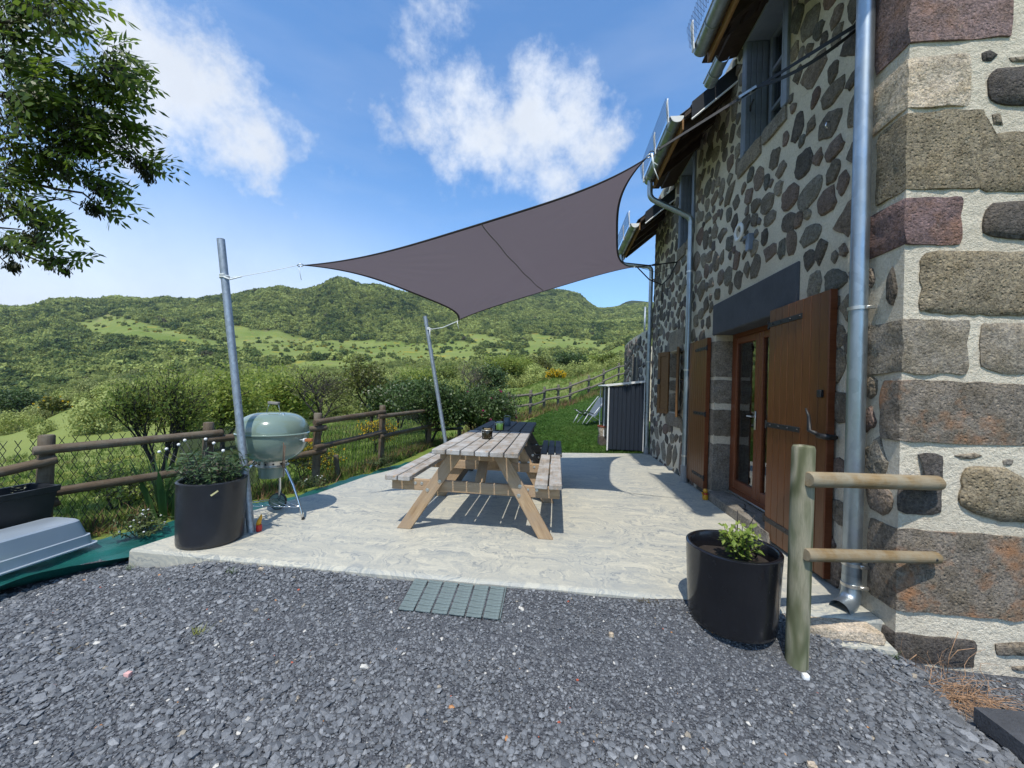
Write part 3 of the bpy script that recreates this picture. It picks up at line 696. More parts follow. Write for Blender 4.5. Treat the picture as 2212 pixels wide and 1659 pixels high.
# ---- gravel yard
def gz(x,y):
    near=sstep(2.05,2.5,y)
    z=-.135+.10*near*sstep(-3.05,-2.35,x)
    z+=.03*sstep(.3,.9,x)*sstep(1.7,2.3,y)
    z+=.012*mnoise.noise(Vector((x*2.2,y*2.2,0)))+.02*mnoise.noise(Vector((x*.8,y*.8,4)))
    if x<-3.0: z-=.05*sstep(-3.0,-3.9,x)
    z-=.13*sstep(1.75,2.15,x)*sstep(1.5,2.2,y)+.06*sstep(1.25,1.7,x)*sstep(1.7,2.3,y)
    return z
def gravel():
    b=NB('gravel_bed'); P=b.n('ShaderNodeNewGeometry').outputs['Position']
    vo=b.vor(75,P,out='Color'); s=b.n('ShaderNodeSeparateColor'); b.L.new(vo,s.inputs[0])
    c=b.ramp(s.outputs[0],[(0,(.06,.064,.073)),(.5,(.10,.107,.12)),(.9,(.15,.156,.168)),(1,(.2,.2,.2))])
    d=b.vor(75,P); c=b.mix(b.rmp(d,.35,.6,0,.6),c,(.04,.041,.045))
    m=b.out(c,.85,0,b.bump(b.rmp(d,0,.6,1,0),.012),.3)
    q=MB(); q.grid(lambda u,v:Vector((-6.5+11*u,-5+7.62*v,gz(-6.5+11*u,-5+7.62*v))),110,90)
    q.build('gravel_yard',m,None,True,(0,0,0),'structure')
    # stones
    rn=np.random.RandomState(3); import bmesh
    vr=[]
    for k in range(7):
        bm=bmesh.new(); bmesh.ops.create_icosphere(bm,subdivisions=1,radius=1)
        r=np.random.RandomState(50+k); n=9
        v=np.array([tuple(a.co) for a in bm.verts]); 
        for _ in range(7):   # chip with random planes
            nn=r.normal(size=3); nn/=np.linalg.norm(nn); dd=.52+.3*r.rand(); h=v@nn; v=v-np.maximum(h-dd,0)[:,None]*nn
        v*= (1+.12*r.normal(size=(len(v),1)))
        vr.append((v,[tuple(x.index for x in a.verts) for a in bm.faces])); bm.free()
    pts=[];rot=[];scl=[];pick=[];tint=[]
    def put(n,x0,x1,y0,y1,smin,smax,pw):
        for _ in range(n):
            x=x0+(x1-x0)*rn.rand(); y=y0+(y1-y0)*rn.rand()
            if y>2.53 and x>-3.1 and not (y<2.60 and rn.rand()<.10): continue
            if x<-3.15-(2.6-y)*.9 and rn.rand()<.9: continue
            if -.93<x<-.285 and 2.275<y<2.54: continue
            if y>2.40 and x>1.9: continue
            c=mnoise.noise(Vector((x*1.1,y*1.6,7)))
            s=(smin+(smax-smin)*rn.rand()**pw)*(1+.35*c)
            s*=1-.28*sstep(-1.2,-.2,x)*sstep(1.45,1.9,y)*sstep(1.7,1.2,x)
            if x>1.35: s*=1.15
            pts.append((x,y,gz(x,y)+s*.18)); rot.append((rn.normal()*.22,rn.normal()*.22,rn.rand()*6.28)); scl.append((s*(.8+.5*rn.rand()),s*(.6+.4*rn.rand()),s*(.35+.25*rn.rand())))
            pick.append(rn.randint(7)); t=rn.rand()*.9
            q=rn.rand()
            if q<.007: t=.93
            elif q<.012: t=.955
            elif q<.0128: t=.975
            elif q<.0136: t=1.0
            tint.append(t)
    put(100000,-4.6,3.0,.95,2.62,.0040,.0165,2.4)
    put(9000,-4.6,3.0,1.0,2.62,.012,.029,1.9)
    put(2600,-3.1,1.3,2.52,2.60,.004,.009,2)
    put(12000,-5.5,3.4,-.6,.95,.008,.02,1.5)
    b=NB('slate_chippings'); a=b.n('ShaderNodeAttribute',attribute_type='INSTANCER',attribute_name='tint')
    c=b.ramp(a.outputs['Fac'],[(0,(.10,.106,.114)),(.25,(.137,.144,.153)),(.6,(.172,.18,.19)),(.82,(.232,.24,.248)),(.9,(.18,.17,.15)),(.915,(.55,.52,.46)),(.94,(.30,.26,.20)),(.965,(.42,.10,.055)),(.99,(.45,.22,.09))],'CONSTANT')
    P=b.n('ShaderNodeNewGeometry').outputs['Position']; nz=b.noise(160,4,.6,P)
    c=b.mix(b.rmp(nz,.35,.65,.0,.35),c,b.mix(1,c,(.5,.5,.5),'MULTIPLY'))
    m2=b.out(c,.62,0,b.bump(nz,.002),.5)
    scatter('gravel_chippings',vr,pts,np.array(rot),np.array(scl),pick,np.array(tint),m2,'loose dark slate gravel covering the yard in front of the terrace')
gravel()
# ---- terrace
SL=[(-3.13,2.54),(-1.2,2.535),(.8,2.55),(1.36,2.50),(1.95,2.50),(1.95,8.30),(.19,7.86),(-1.75,7.40),(-2.10,6.5),(-2.40,5.60),(-2.58,5.14),(-2.72,4.2),(-2.95,3.50)]
def terrace():
    pts=[]
    n=len(SL)
    for i in range(n):
        a=Vector((*SL[i],0)); b_=Vector((*SL[(i+1)%n],0)); L=(b_-a).length; m=max(1,int(L/.09)); nr=Vector((-(b_-a).y,(b_-a).x,0)).normalized()
        for k in range(m):
            p=a.lerp(b_,k/m); j=0 if k==0 else .006*mnoise.noise(p*7)
            pts.append(p+nr*j)
    N=len(pts); c=Vector((-.4,5,0)); v=[];f=[]
    for ins,z in ((-.002,-.16),(0,-.02),(.012,-.004),(.03,0)):
        for p in pts:
            q=p+(c-p).normalized()*ins; v.append((q.x,q.y,z+(.002*mnoise.noise(q*4) if z==0 else 0)))
    for j in range(3):
        for i in range(N): f.append((j*N+i,j*N+(i+1)%N,(j+1)*N+(i+1)%N,(j+1)*N+i))
    f.append(tuple(3*N+i for i in range(N)))
    q=MB(); q.add(v,f); q.build('terrace_slab',MT['concrete'],None,False,(0,0,0),'structure')
terrace()
# ---- lawn beyond the terrace
def lawn():
    b=NB('mown_lawn'); P=b.n('ShaderNodeNewGeometry').outputs['Position']
    n=b.noise(1.3,5,.65,P); n2=b.noise(30,5,.7,P)
    c=b.ramp(n,[(.3,(.035,.085,.012)),(.5,(.055,.12,.018)),(.7,(.10,.15,.035))]); c=b.mix(b.rmp(n2,.35,.7,.4,0),c,(.03,.05,.01))
    m=b.out(c,.9,0,b.bump(n2,.02),.1)
    def fn(u,v):
        y=7.3+15.5*v; xl=-1.95+ (y-7.3)*.10 if y<13 else -1.38+(y-13)*.28
        x=xl+(4.2-xl+ (y-7.3)*.25)*u; return Vector((x,y,ter(x,y)+.02+.02*(y>9)))
    q=MB(); q.grid(fn,40,90); q.build('lawn',m,None,True,(0,0,0),'structure')
    rn=np.random.RandomState(8); pts=[];rot=[];scl=[];pick=[];tint=[]
    for _ in range(42000):
        u,v=rn.rand(),rn.rand()**1.7; p=fn(u,v)
        if p.y<7.87 and p.x>.1 or p.y<7.4+.235*(p.x+1.75): continue
        s=.028+.03*rn.rand(); pts.append(tuple(p)); rot.append((rn.normal()*.3,rn.normal()*.3,rn.rand()*6.28)); scl.append((s,s,s)); pick.append(rn.randint(3)); tint.append(min(1,max(0,.45+.35*mnoise.noise(Vector((p.x*1.1,p.y*1.1,0)))+rn.normal()*.15)))
    vr=[]
    for k in range(3):
        r=np.random.RandomState(k); v=[];f=[]
        for j in range(9):
            a=r.rand()*6.28; x,y=r.normal(size=2)*.5; lx,ly=r.normal(size=2)*.5; h=.6+.6*r.rand(); w=.09; i=len(v)
            v+=[(x-w*math.cos(a),y-w*math.sin(a),0),(x+w*math.cos(a),y+w*math.sin(a),0),(x+lx,y+ly,h)]; f.append((i,i+1,i+2))
        vr.append((v,f))
    scatter('lawn_grass',vr,pts,np.array(rot),np.array(scl),pick,tint,attrmat('lawn_blades',stops=[(0,(.03,.075,.01)),(.5,(.06,.13,.02)),(1,(.13,.18,.05))],rough=.6,leaf=.3),'short mown grass between the terrace and the far fence')
    GRASSV.extend(vr)
GRASSV=[]
lawn()
def rough_grass():
    """tall weeds and straw at the fence foot, on the slope beyond and round the yard edges"""
    rn=np.random.RandomState(18); pts=[];rot=[];scl=[];pick=[];tint=[]
    def add(x,y,s,t):
        pts.append((x,y,ter(x,y)-.01)); rot.append((rn.normal()*.2,rn.normal()*.2,rn.rand()*6.28)); scl.append((s*.6,s*.6,s)); pick.append(rn.randint(3)); tint.append(min(1,max(0,t)))
    FL=FP[1:]+[(-2.5,12.0),(-1.95,15.3),(-1.2,15.6),(-.55,17.7),(.15,18.8),(1.2,19.6),(2.8,20.6),(4.6,22),(7,24)]
    for i in range(len(FL)-1):
        (ax,ay),(bx,by)=FL[i],FL[i+1]; L=math.hypot(bx-ax,by-ay); nx,ny=-(by-ay)/L,(bx-ax)/L
        dens=110 if ay<9 else 110
        for _ in range(int(L*dens)):
            t=rn.rand(); d=abs(rn.normal())*.30-.14 if ay<9 else rn.normal()*.38+.1
            x=ax+(bx-ax)*t+nx*d; y=ay+(by-ay)*t+ny*d
            q=rn.rand(); add(x,y,(.05+.13*rn.rand())*(1 if ay<9 else 1.7),.85+.15*q if q<.5 else .2+.5*rn.rand())
    a0,a1=az(-300),az(1420)
    for _ in range(26000):
        a=a0+(a1-a0)*rn.rand(); r=math.exp(math.log(4.6)+(math.log(45)-math.log(4.6))*rn.rand()); x,y=r*math.sin(a),r*math.cos(a)
        if fence_d(x,y)<.15 and y<8.85: continue
        if r>=9 and proj(x,y,ter(x,y))[0]>960:
            # only beyond the far fence
            if r<17 or (x>-1.9 and y<17) or (x>0 and y<19) or (x>1.5 and y<20.5) : continue
        z=ter(x,y)
        if not isfield(x,y,z): continue
        s=(.05+.10*rn.rand())*(.6+r/22)
        n=mnoise.noise(Vector((x*.25,y*.25,3)))
        add(x,y,s,.35+.35*n+rn.normal()*.12+(.22 if r>15 and rn.rand()<.4 else 0))
    scatter('meadow_grass',GRASSV,pts,np.array(rot),np.array(scl),pick,tint,attrmat('meadow_blades',stops=[(0,(.05,.10,.014)),(.4,(.10,.17,.025)),(.65,(.20,.24,.055)),(.8,(.30,.24,.10)),(.9,(.20,.11,.06)),(1,(.34,.24,.13))],rough=.6,leaf=.3),'tall grass and dry weeds along the fence and on the slope beyond')
rough_grass()
# ---- green ground sheet between terrace and fence
def sheet():
    L=[(-3.62,1.95),(-3.50,2.28),(-3.24,2.56),(-3.10,2.60)]
    ed=[(-4.3,1.9,-3.45,2.0),(-4.1,2.3,-3.35,2.36),(-3.95,2.75,-3.12,2.56),(-3.72,3.3,-2.98,3.35),(-3.55,3.85,-2.85,3.9),(-3.22,4.44,-2.66,4.45),(-2.98,5.4,-2.45,5.4),(-2.86,6.2,-2.20,6.2),(-2.6,6.85,-1.96,6.85)]
    def fn(u,v):
        t=v*(len(ed)-1); i=min(len(ed)-2,int(t)); t-=i; a=[ed[i][k]*(1-t)+ed[i+1][k]*t for k in range(4)]
        x=a[0]*(1-u)+a[2]*u; y=a[1]*(1-u)+a[3]*u
        x+=.05*mnoise.noise(Vector((u*2,v*14,2)))*(u<.1)
        z=max(ter(x,y),-.19)+.035+.025*mnoise.noise(Vector((x*3,y*3,1)))+.014*mnoise.noise(Vector((x*11,y*8,5)))
        e=sstep(.8,1,u); z=z*(1-e)+(-.065)*e
        if v<.16: z+=.05*sstep(.16,.02,v)*(abs(mnoise.noise(Vector((u*5,v*6,0))))*1.4)*sstep(0.3,.8,u)
        return Vector((x,y,z))
    q=MB(); q.grid(fn,26,130); o=q.build('ground_sheet',MT['sheet'],None,True)
    tag(o,'wrinkled green weed control sheet beside the terrace edge','ground sheet')
sheet()
def grate():
    t=thing('drain_grate',(-.6,2.4,-.07),'grey green plastic grid mat sunk in the gravel at the terrace edge','grate')
    m=plain('green_grey_plastic',(.13,.165,.16),.5,0,.25,25,.002)
    x0,x1,y0,y1=-.92,-.292,2.262,2.530
    zf=lambda y:-.078+.052*(y-y0)/(y1-y0)
    nb=11
    for i in range(nb):
        y=y0+(y1-y0)*(i+.5)/nb
        for k in range(6):
            xa=x0+(x1-x0)*k/6+.006; xb=x0+(x1-x0)*(k+1)/6-.006; beam('slat',(xa,y,zf(y)+.002*((i+k)%2)),(xb,y,zf(y)),.0215,.010,m,t,up=(0,-.25,1),ch=.002)
    for k in range(7):
        x=x0+.004+(x1-x0-.008)*k/6
        beam('cross_rib',(x,y0,zf(y0)-.018),(x,y1,zf(y1)-.018),.010,.014,MT['iron'],t,ch=.001)
    beam('mat_edge',(x1+.003,y0,zf(y0)-.004),(x1+.003,y1,zf(y1)-.004),.006,.03,m,t,ch=.001)
grate()
# ---------------------------------------------------------------- stone house
HOUSE=thing('stone_house',(3.6,5.3,-.15),'long rubble stone farmhouse with brown shutters, slate eaves and zinc downpipes beside the terrace','house')
def panel_with_holes(q,y0,y1,z0,z1,holes,fn,depth,rev):
    ys=sorted(set([y0,y1]+[h[i] for h in holes for i in(0,1)])); zs=sorted(set([z0,z1]+[h[i] for h in holes for i in(2,3)]))
    ys2=[];  
    for a,b in zip(ys[:-1],ys[1:]):
        m=max(1,int((b-a)/.35)); ys2+=[a+(b-a)*i/m for i in range(m)]
    ys2.append(ys[-1]); zs2=[]
    for a,b in zip(zs[:-1],zs[1:]):
        m=max(1,int((b-a)/.35)); zs2+=[a+(b-a)*i/m for i in range(m)]
    zs2.append(zs[-1])
    for i in range(len(ys2)-1):
        for j in range(len(zs2)-1):
            cy=(ys2[i]+ys2[i+1])/2; cz=(zs2[j]+zs2[j+1])/2
            if any(h[0]<cy<h[1] and h[2]<cz<h[3] for h in holes): continue
            q.add([fn(ys2[i],zs2[j],0),fn(ys2[i+1],zs2[j],0),fn(ys2[i+1],zs2[j+1],0),fn(ys2[i],zs2[j+1],0)],[(0,1,2,3)])
    for h in holes:
        a,b,c,d=h
        for (p,r) in (((a,c),(a,d)),((b,d),(b,c)),((a,d),(b,d)),((b,c),(a,c))):
            q.add([fn(*p,0),fn(*r,0),fn(*r,depth),fn(*p,depth)],[(0,1,2,3)])
DOOR=(3.70,5.03,.0,2.035); LWIN=(6.42,6.93,.95,1.98); UW1=(3.66,4.40,3.88,5.12); UW2=(5.96,6.56,3.66,4.86)
q=MB(); panel_with_holes(q,GY,8.25,-.3,5.25,[DOOR,LWIN,UW1,UW2],lambda y,z,d:Vector((WX+d,y,z)),.42,None)
q.add([(WX,8.25,-.3),(2.6,8.25,-.3),(2.6,8.25,5.25),(WX,8.25,5.25)],[(0,1,2,3)])
WALL=q.build('wall',MT['mortar'],HOUSE,False,(WX,5.3,2.4))
q=MB(); q.grid(lambda u,v:Vector((WX+3.2*u,GY,-.3+5.6*v)),12,20); q.add([(WX,GY,5.3),(WX+3.2,GY,5.3),(WX+3.2,GY,8.2)],[(0,1,2)])
GABLE=q.build('gable_wall',MT['mortar'],HOUSE,False,(3.4,GY,2.4))
def stone_unit(seed,n=16,sq=2.8):
    r=random.Random(seed); ph=[r.random()*6.28 for _ in range(4)]; am=[.10*r.random()+.03,.08*r.random(),.06*r.random(),.05*r.random()]
    sx,sy=1+.0*r.random(),1; sk=(r.random()-.5)*.35; v=[];f=[]
    out=[]
    # an irregular polygon with a few broken corners, then slightly worn
    m=r.choice([4,5,5,6,7]); an=sorted([(i+r.uniform(-.33,.33))*2*math.pi/m+ph[0] for i in range(m)]); cr=[r.uniform(.88,1.18) for _ in an]
    P=[(cr[i]*math.cos(an[i]),cr[i]*math.sin(an[i])) for i in range(m)]
    for k in range(n):
        a=2*math.pi*k/n+ph[0]; c,s=math.cos(a),math.sin(a); rr=2
        for i in range(m):
            x1,y1=P[i];x2,y2=P[(i+1)%m]; den=c*(y2-y1)-s*(x2-x1)
            if abs(den)<1e-6: continue
            t=(x1*(y2-y1)-y1*(x2-x1))/den
            if t>0: rr=min(rr,t)
        rr=min(rr,1.12)*(1+(r.random()-.5)*.16)
        out.append((rr*c+sk*rr*s*.4,rr*s))
    for z,k_ in((-1,1.02),(.35,1.0),(.85,.88),(1.05,.5)):
        for (x,y) in out: v.append((x*k_,y*k_,z+(r.random()-.5)*.25*(z>0)))
    v.append((0,0,1.1))
    for j in range(3):
        for i in range(n): f.append((j*n+i,j*n+(i+1)%n,(j+1)*n+(i+1)%n,(j+1)*n+i))
    for i in range(n): f.append((3*n+i,3*n+(i+1)%n,4*n))
    return v,f
UST=[]
for k in range(18):
    v,f=stone_unit(k+3,n=15,sq=2.2+1.4*random.random()); UST.append(mesh('stone',v,f,MT['rubble']))
def wall_frame(side):
    if side=='long': return Matrix(((0,0,-1,0),(-1,0,0,0),(0,1,0,0),(0,0,0,1)))   # local x->-Y, y->Z, z->-X
    return Matrix(((1,0,0,0),(0,0,-1,0),(0,1,0,0),(0,0,0,1)))                     # local x->X, y->Z, z->-Y
def rubble():
    rn=random.Random(5); st=[]
    holes=[(DOOR[0]-.03,DOOR[1]+.34,-.3,2.03),(3.36,5.14,1.98,2.44),(LWIN[0]-.04,LWIN[1]+.05,LWIN[2]-.17,LWIN[3]+.32),(UW1[0]-.06,UW1[1]+.06,UW1[2]-.22,6),(UW2[0]-.06,UW2[1]+.06,UW2[2]-.18,6)]
    def ok(y,z,a,b):
        if y-a<2.70 or y+a>8.24 or z-b<-.14 or z+b>5.22: return False
        for h in holes:
            if y+a>h[0] and y-a<h[1] and z+b>h[2] and z-b<h[3]: return False
        for (y2,z2,a2,b2) in st:
            dy=abs(y-y2)/(a+a2+.004); dz=abs(z-z2)/(b+b2+.003)
            if dy<1 and dz<1 and (dy**3+dz**3)<1.0: return False
        return True
    # big tall foot stones by the far downpipe
    for (y,z,a,b) in ((5.42,.05,.12,.13),(5.9,.24,.10,.24),(6.2,.25,.11,.23),(6.52,.24,.12,.21),(6.85,.22,.13,.2),(7.2,.24,.12,.2),(7.55,.2,.13,.17),(7.9,.2,.12,.15),(3.3,.12,.16,.10),(2.92,.1,.12,.12),(3.3,.42,.14,.1)):
        st.append((y,z,a,b))
    sizes=[(.15,.095,40),(.12,.11,90),(.10,.08,700),(.075,.10,1500),(.065,.08,3500),(.05,.065,5000),(.035,.045,2200)]
    for a0,b0,n in sizes:
        for _ in range(n):
            a=a0*(.8+.4*rn.random()); b=b0*(.8+.45*rn.random()); y=2.7+5.55*rn.random(); z=-.1+5.3*rn.random()
            if z<.45: b*=1.25
            if ok(y,z,a,b): st.append((y,z,a,b))
    M0=wall_frame('long')
    def app(s):
        y,z,a,b=s; d=math.dist((WX,y,z),(0,0,CH)); return math.sqrt(a*b)*(WX/d)**.5/d
    st.sort(key=app,reverse=True)
    rest=MB()
    for i,(y,z,a,b) in enumerate(st):
        M=Matrix.Translation((WX-.001,y,z))@M0@Matrix.Rotation(rn.uniform(-.45,.45),4,'Z')@Matrix.Diagonal((a*1.16,b*1.16,.013+.010*rn.random(),1))
        if i<285:
            o=bpy.data.objects.new('stone',UST[rn.randrange(18)]); link(o,M,WALL)
        else:
            me=UST[rn.randrange(18)]; rest.add([M@v.co for v in me.vertices],[tuple(p.vertices) for p in me.polygons])
    b=NB('rubble_stone_small'); ri=b.n('ShaderNodeNewGeometry').outputs['Random Per Island']
    c=b.ramp(ri,[(0,(.075,.070,.066)),(.2,(.15,.135,.115)),(.4,(.09,.080,.075)),(.6,(.20,.18,.15)),(.8,(.13,.095,.085)),(1,(.21,.195,.165))])
    m=b.out(c,.92,0,b.bump(b.noise(60,4,.7),.01),.3)
    rest.build('small_stones',m,WALL,False,(WX,5.3,2.4),'stuff')
    return len(st)
NST=rubble()
# dressed stones built as displaced blocks
def block(name,lo,hi,mat,parent,seed=0,seg=(5,3,5),rough=.010,rnd=.035):
    lo=Vector(lo);hi=Vector(hi); q=MB(); nx,ny,nz=seg; v=[];idx={};f=[]
    def vid(i,j,k):
        if (i,j,k) in idx: return idx[(i,j,k)]
        p=Vector((lo.x+(hi.x-lo.x)*i/nx,lo.y+(hi.y-lo.y)*j/ny,lo.z+(hi.z-lo.z)*k/nz)); c=(lo+hi)/2; e=0
        e=(i in(0,nx))+(j in(0,ny))+(k in(0,nz))
        if e>=2:
            d=(c-p); m=rnd*(.25 if e==2 else .5)
            for ax in range(3):
                if (i,j,k)[ax] in (0,seg[ax]): p[ax]+= math.copysign(min(m,abs(d[ax])*.3),d[ax])*(.45+.5*random.Random(seed*7+i*31+j*17+k*5+ax).random())
        w=Vector((seed*3.1,0,0)); p+=Vector((mnoise.noise(p*9+w),mnoise.noise(p*9+w+Vector((5,0,0))),mnoise.noise(p*9+w+Vector((0,5,0)))))*rough
        idx[(i,j,k)]=len(v); v.append(p); return idx[(i,j,k)]
    for i in range(nx):
        for j in range(ny):
            f+=[(vid(i,j,0),vid(i,j+1,0),vid(i+1,j+1,0),vid(i+1,j,0)),(vid(i,j,nz),vid(i+1,j,nz),vid(i+1,j+1,nz),vid(i,j+1,nz))]
    for i in range(nx):
        for k in range(nz):
            f+=[(vid(i,0,k),vid(i+1,0,k),vid(i+1,0,k+1),vid(i,0,k+1)),(vid(i,ny,k),vid(i,ny,k+1),vid(i+1,ny,k+1),vid(i+1,ny,k))]
    for j in range(ny):
        for k in range(nz):
            f+=[(vid(0,j,k),vid(0,j,k+1),vid(0,j+1,k+1),vid(0,j+1,k)),(vid(nx,j,k),vid(nx,j+1,k),vid(nx,j+1,k+1),vid(nx,j,k+1))]
    q.add(v,f); return q.build(name,mat,parent,True,sharp=40)
def gp(p): v=ony(*p,GY); return v.x,v.z
def corner_stones():
    def quoin(pt,pb,pr,sy,mat,seed):
        """pt,pb = top and bottom on the corner edge, pr = right end on the gable, sy = depth along the long wall"""
        zt=gp(pt)[1]; zb=gp(pb)[1]; xr=gp(pr)[0]
        block('quoin_stone',(WX-.016,GY-.016,zb),(xr,GY+sy,zt),MT[mat],GABLE,seed,(8,5,7),.012,.026)
    quoin(cA(600,-420),cA(605,262),cA(1180,100),.24,'purple',1)
    quoin(cA(595,345),cA(590,652),cA(935,500),.30,'paleblk',2)
    quoin(cA(590,668),cA(565,1130),cA(1010,900),.20,'tuff',3)
    quoin(cA(560,1172),cA(545,1462),cA(882,1300),.36,'purple',6)
    quoin(cB(545,385),cB(540,712),cB(925,550),.34,'greyblk',9)
    quoin(cB(530,745),cB(525,1112),cB(1300,950),.13,'basalt',11)
    quoin(cC(640,262),cC(640,745),cC(1420,500),.20,'basalt',14)
    quoin(cC(620,865),cC(620,1040),cC(1090,960),.26,'dark',15)
    # stones that show on the gable only
    def gstone(poly,mat,seed,th=.02):
        P=[gp(p) for p in poly]; n=len(P); pts=[]; rr=random.Random(seed)
        for i in range(n):
            a,b_=Vector((*P[i],0)),Vector((*P[(i+1)%n],0)); L=(b_-a).length; m=max(2,int(L/.035))
            for k in range(m):
                p=a.lerp(b_,k/m); nr=Vector((-(b_-a).y,(b_-a).x,0)).normalized()
                if k==0: p+= (Vector((sum(x for x,_ in P)/n,sum(z for _,z in P)/n,0))-p)*.05
                p+=nr*.009*mnoise.noise(Vector((p.x*14,p.y*14,seed))); pts.append(p)
        c=sum(pts,Vector())/len(pts); N=len(pts); v=[];f=[]
        for ins,d in ((0,-.02),(0,.35),(.022,.8),(.055,1.0)):
            for p in pts:
                dd=(c-p); q_=p+dd.normalized()*min(ins,dd.length*.4); v.append((q_.x,GY-d*th-.003*mnoise.noise(q_*20)*(d>0),q_.y))
        v.append((c.x,GY-th*1.15,c.y))
        for j in range(3):
            for i in range(N): f.append((j*N+i,j*N+(i+1)%N,(j+1)*N+(i+1)%N,(j+1)*N+i))
        for i in range(N): f.append((3*N+i,3*N+(i+1)%N,4*N))
        me=MB().add(v,f)
        me.build('stone',MT[mat],GABLE,True,sharp=50)
    G=gstone
    G([cA(985,660),cA(1010,820),cA(1100,790),cA(1330,780),cA(1330,1140),cA(985,1135)],'tuff',4)
    G([cA(1030,480),cA(1075,410),cA(1200,400),cA(1330,410),cA(1330,630),cA(1140,632),cA(1045,600)],'dark',5,.03)
    G([cA(1000,320),cA(1050,298),cA(1102,330),cA(1060,365),cA(1010,362)],'dark',21,.012)
    G([cA(1160,345),cA(1300,335),cA(1300,368),cA(1180,372)],'greyblk',22,.01)
    G([cA(1060,680),cA(1110,675),cA(1130,745),cA(1070,740)],'greyblk',23,.01)
    G([cA(1000,1290),cA(1060,1205),cA(1350,1200),cA(1350,1425),cA(1120,1420),cA(1000,1385)],'dark',24,.03)
    G([cA(640,1520),cA(700,1490),cA(1350,1500),cB(1350,372),cB(1000,365),cB(660,350),cB(615,330),cB(635,200),cB(625,80)],'tuff',8,.022)
    G([cB(990,420),cB(1040,408),cB(1350,415),cB(1350,720),cB(1080,705),cB(990,670)],'greyblk',10,.02)
    G([cB(620,1178),cB(775,1190),cB(765,1400),cB(760,1540),cB(600,1555),cB(500,1530),cB(498,1395),cB(700,1370),cB(705,1290)],'dark',12,.022)
    G([cB(895,1265),cB(1090,1255),cB(1270,1330),cB(1380,1340),cB(1380,1600),cB(1060,1580),cB(870,1500),cB(865,1380)],'tuff',13,.034)
    G([cB(835,1200),cB(960,1178),cB(1010,1200),cB(930,1222)],'greyblk',25,.010)
    G([cB(1125,1225),cB(1190,1220),cB(1180,1250),cB(1140,1252)],'greyblk',26,.008)
    G([cC(1200,935),cC(1400,925),cC(1400,1005),cC(1215,1000)],'basalt',27,.02)
    G([cC(1300,1070),cC(1420,1062),cC(1420,1090),cC(1310,1090)],'greyblk',28,.012)
    # side-face small stones between quoins
    def sstone(p,a,b_,seed):
        v=onx(*p,WX); M=Matrix.Translation((WX,v.y,v.z))@wall_frame('long')@Matrix.Diagonal((a,b_,.02,1)); o=bpy.data.objects.new('stone',UST[seed]); link(o,M,WALL)
    sstone(cB(478,200),.035,.12,3); sstone(cB(350,790),.05,.07,5); sstone(cB(350,985),.05,.10,8); sstone(cB(385,1240),.09,.14,2); sstone(cB(350,140),.03,.07,7); sstone(cB(390,1440),.10,.10,9)
    # the gable goes on to the right of the picture
    rn=random.Random(4); z=-.1
    while z<4.9:
        h=rn.uniform(.22,.42); x=2.70+rn.uniform(0,.1)
        while x<5.0:
            w=rn.uniform(.25,.6)
            block('stone',(x,GY-.018,z),(x+w-.07,GY+.1,z+h-.06),MT[rn.choice(['basalt','tuff','dark','greyblk','purple'])],GABLE,rn.randrange(99),(5,1,4),.012,.03); x+=w
        z+=h
corner_stones()
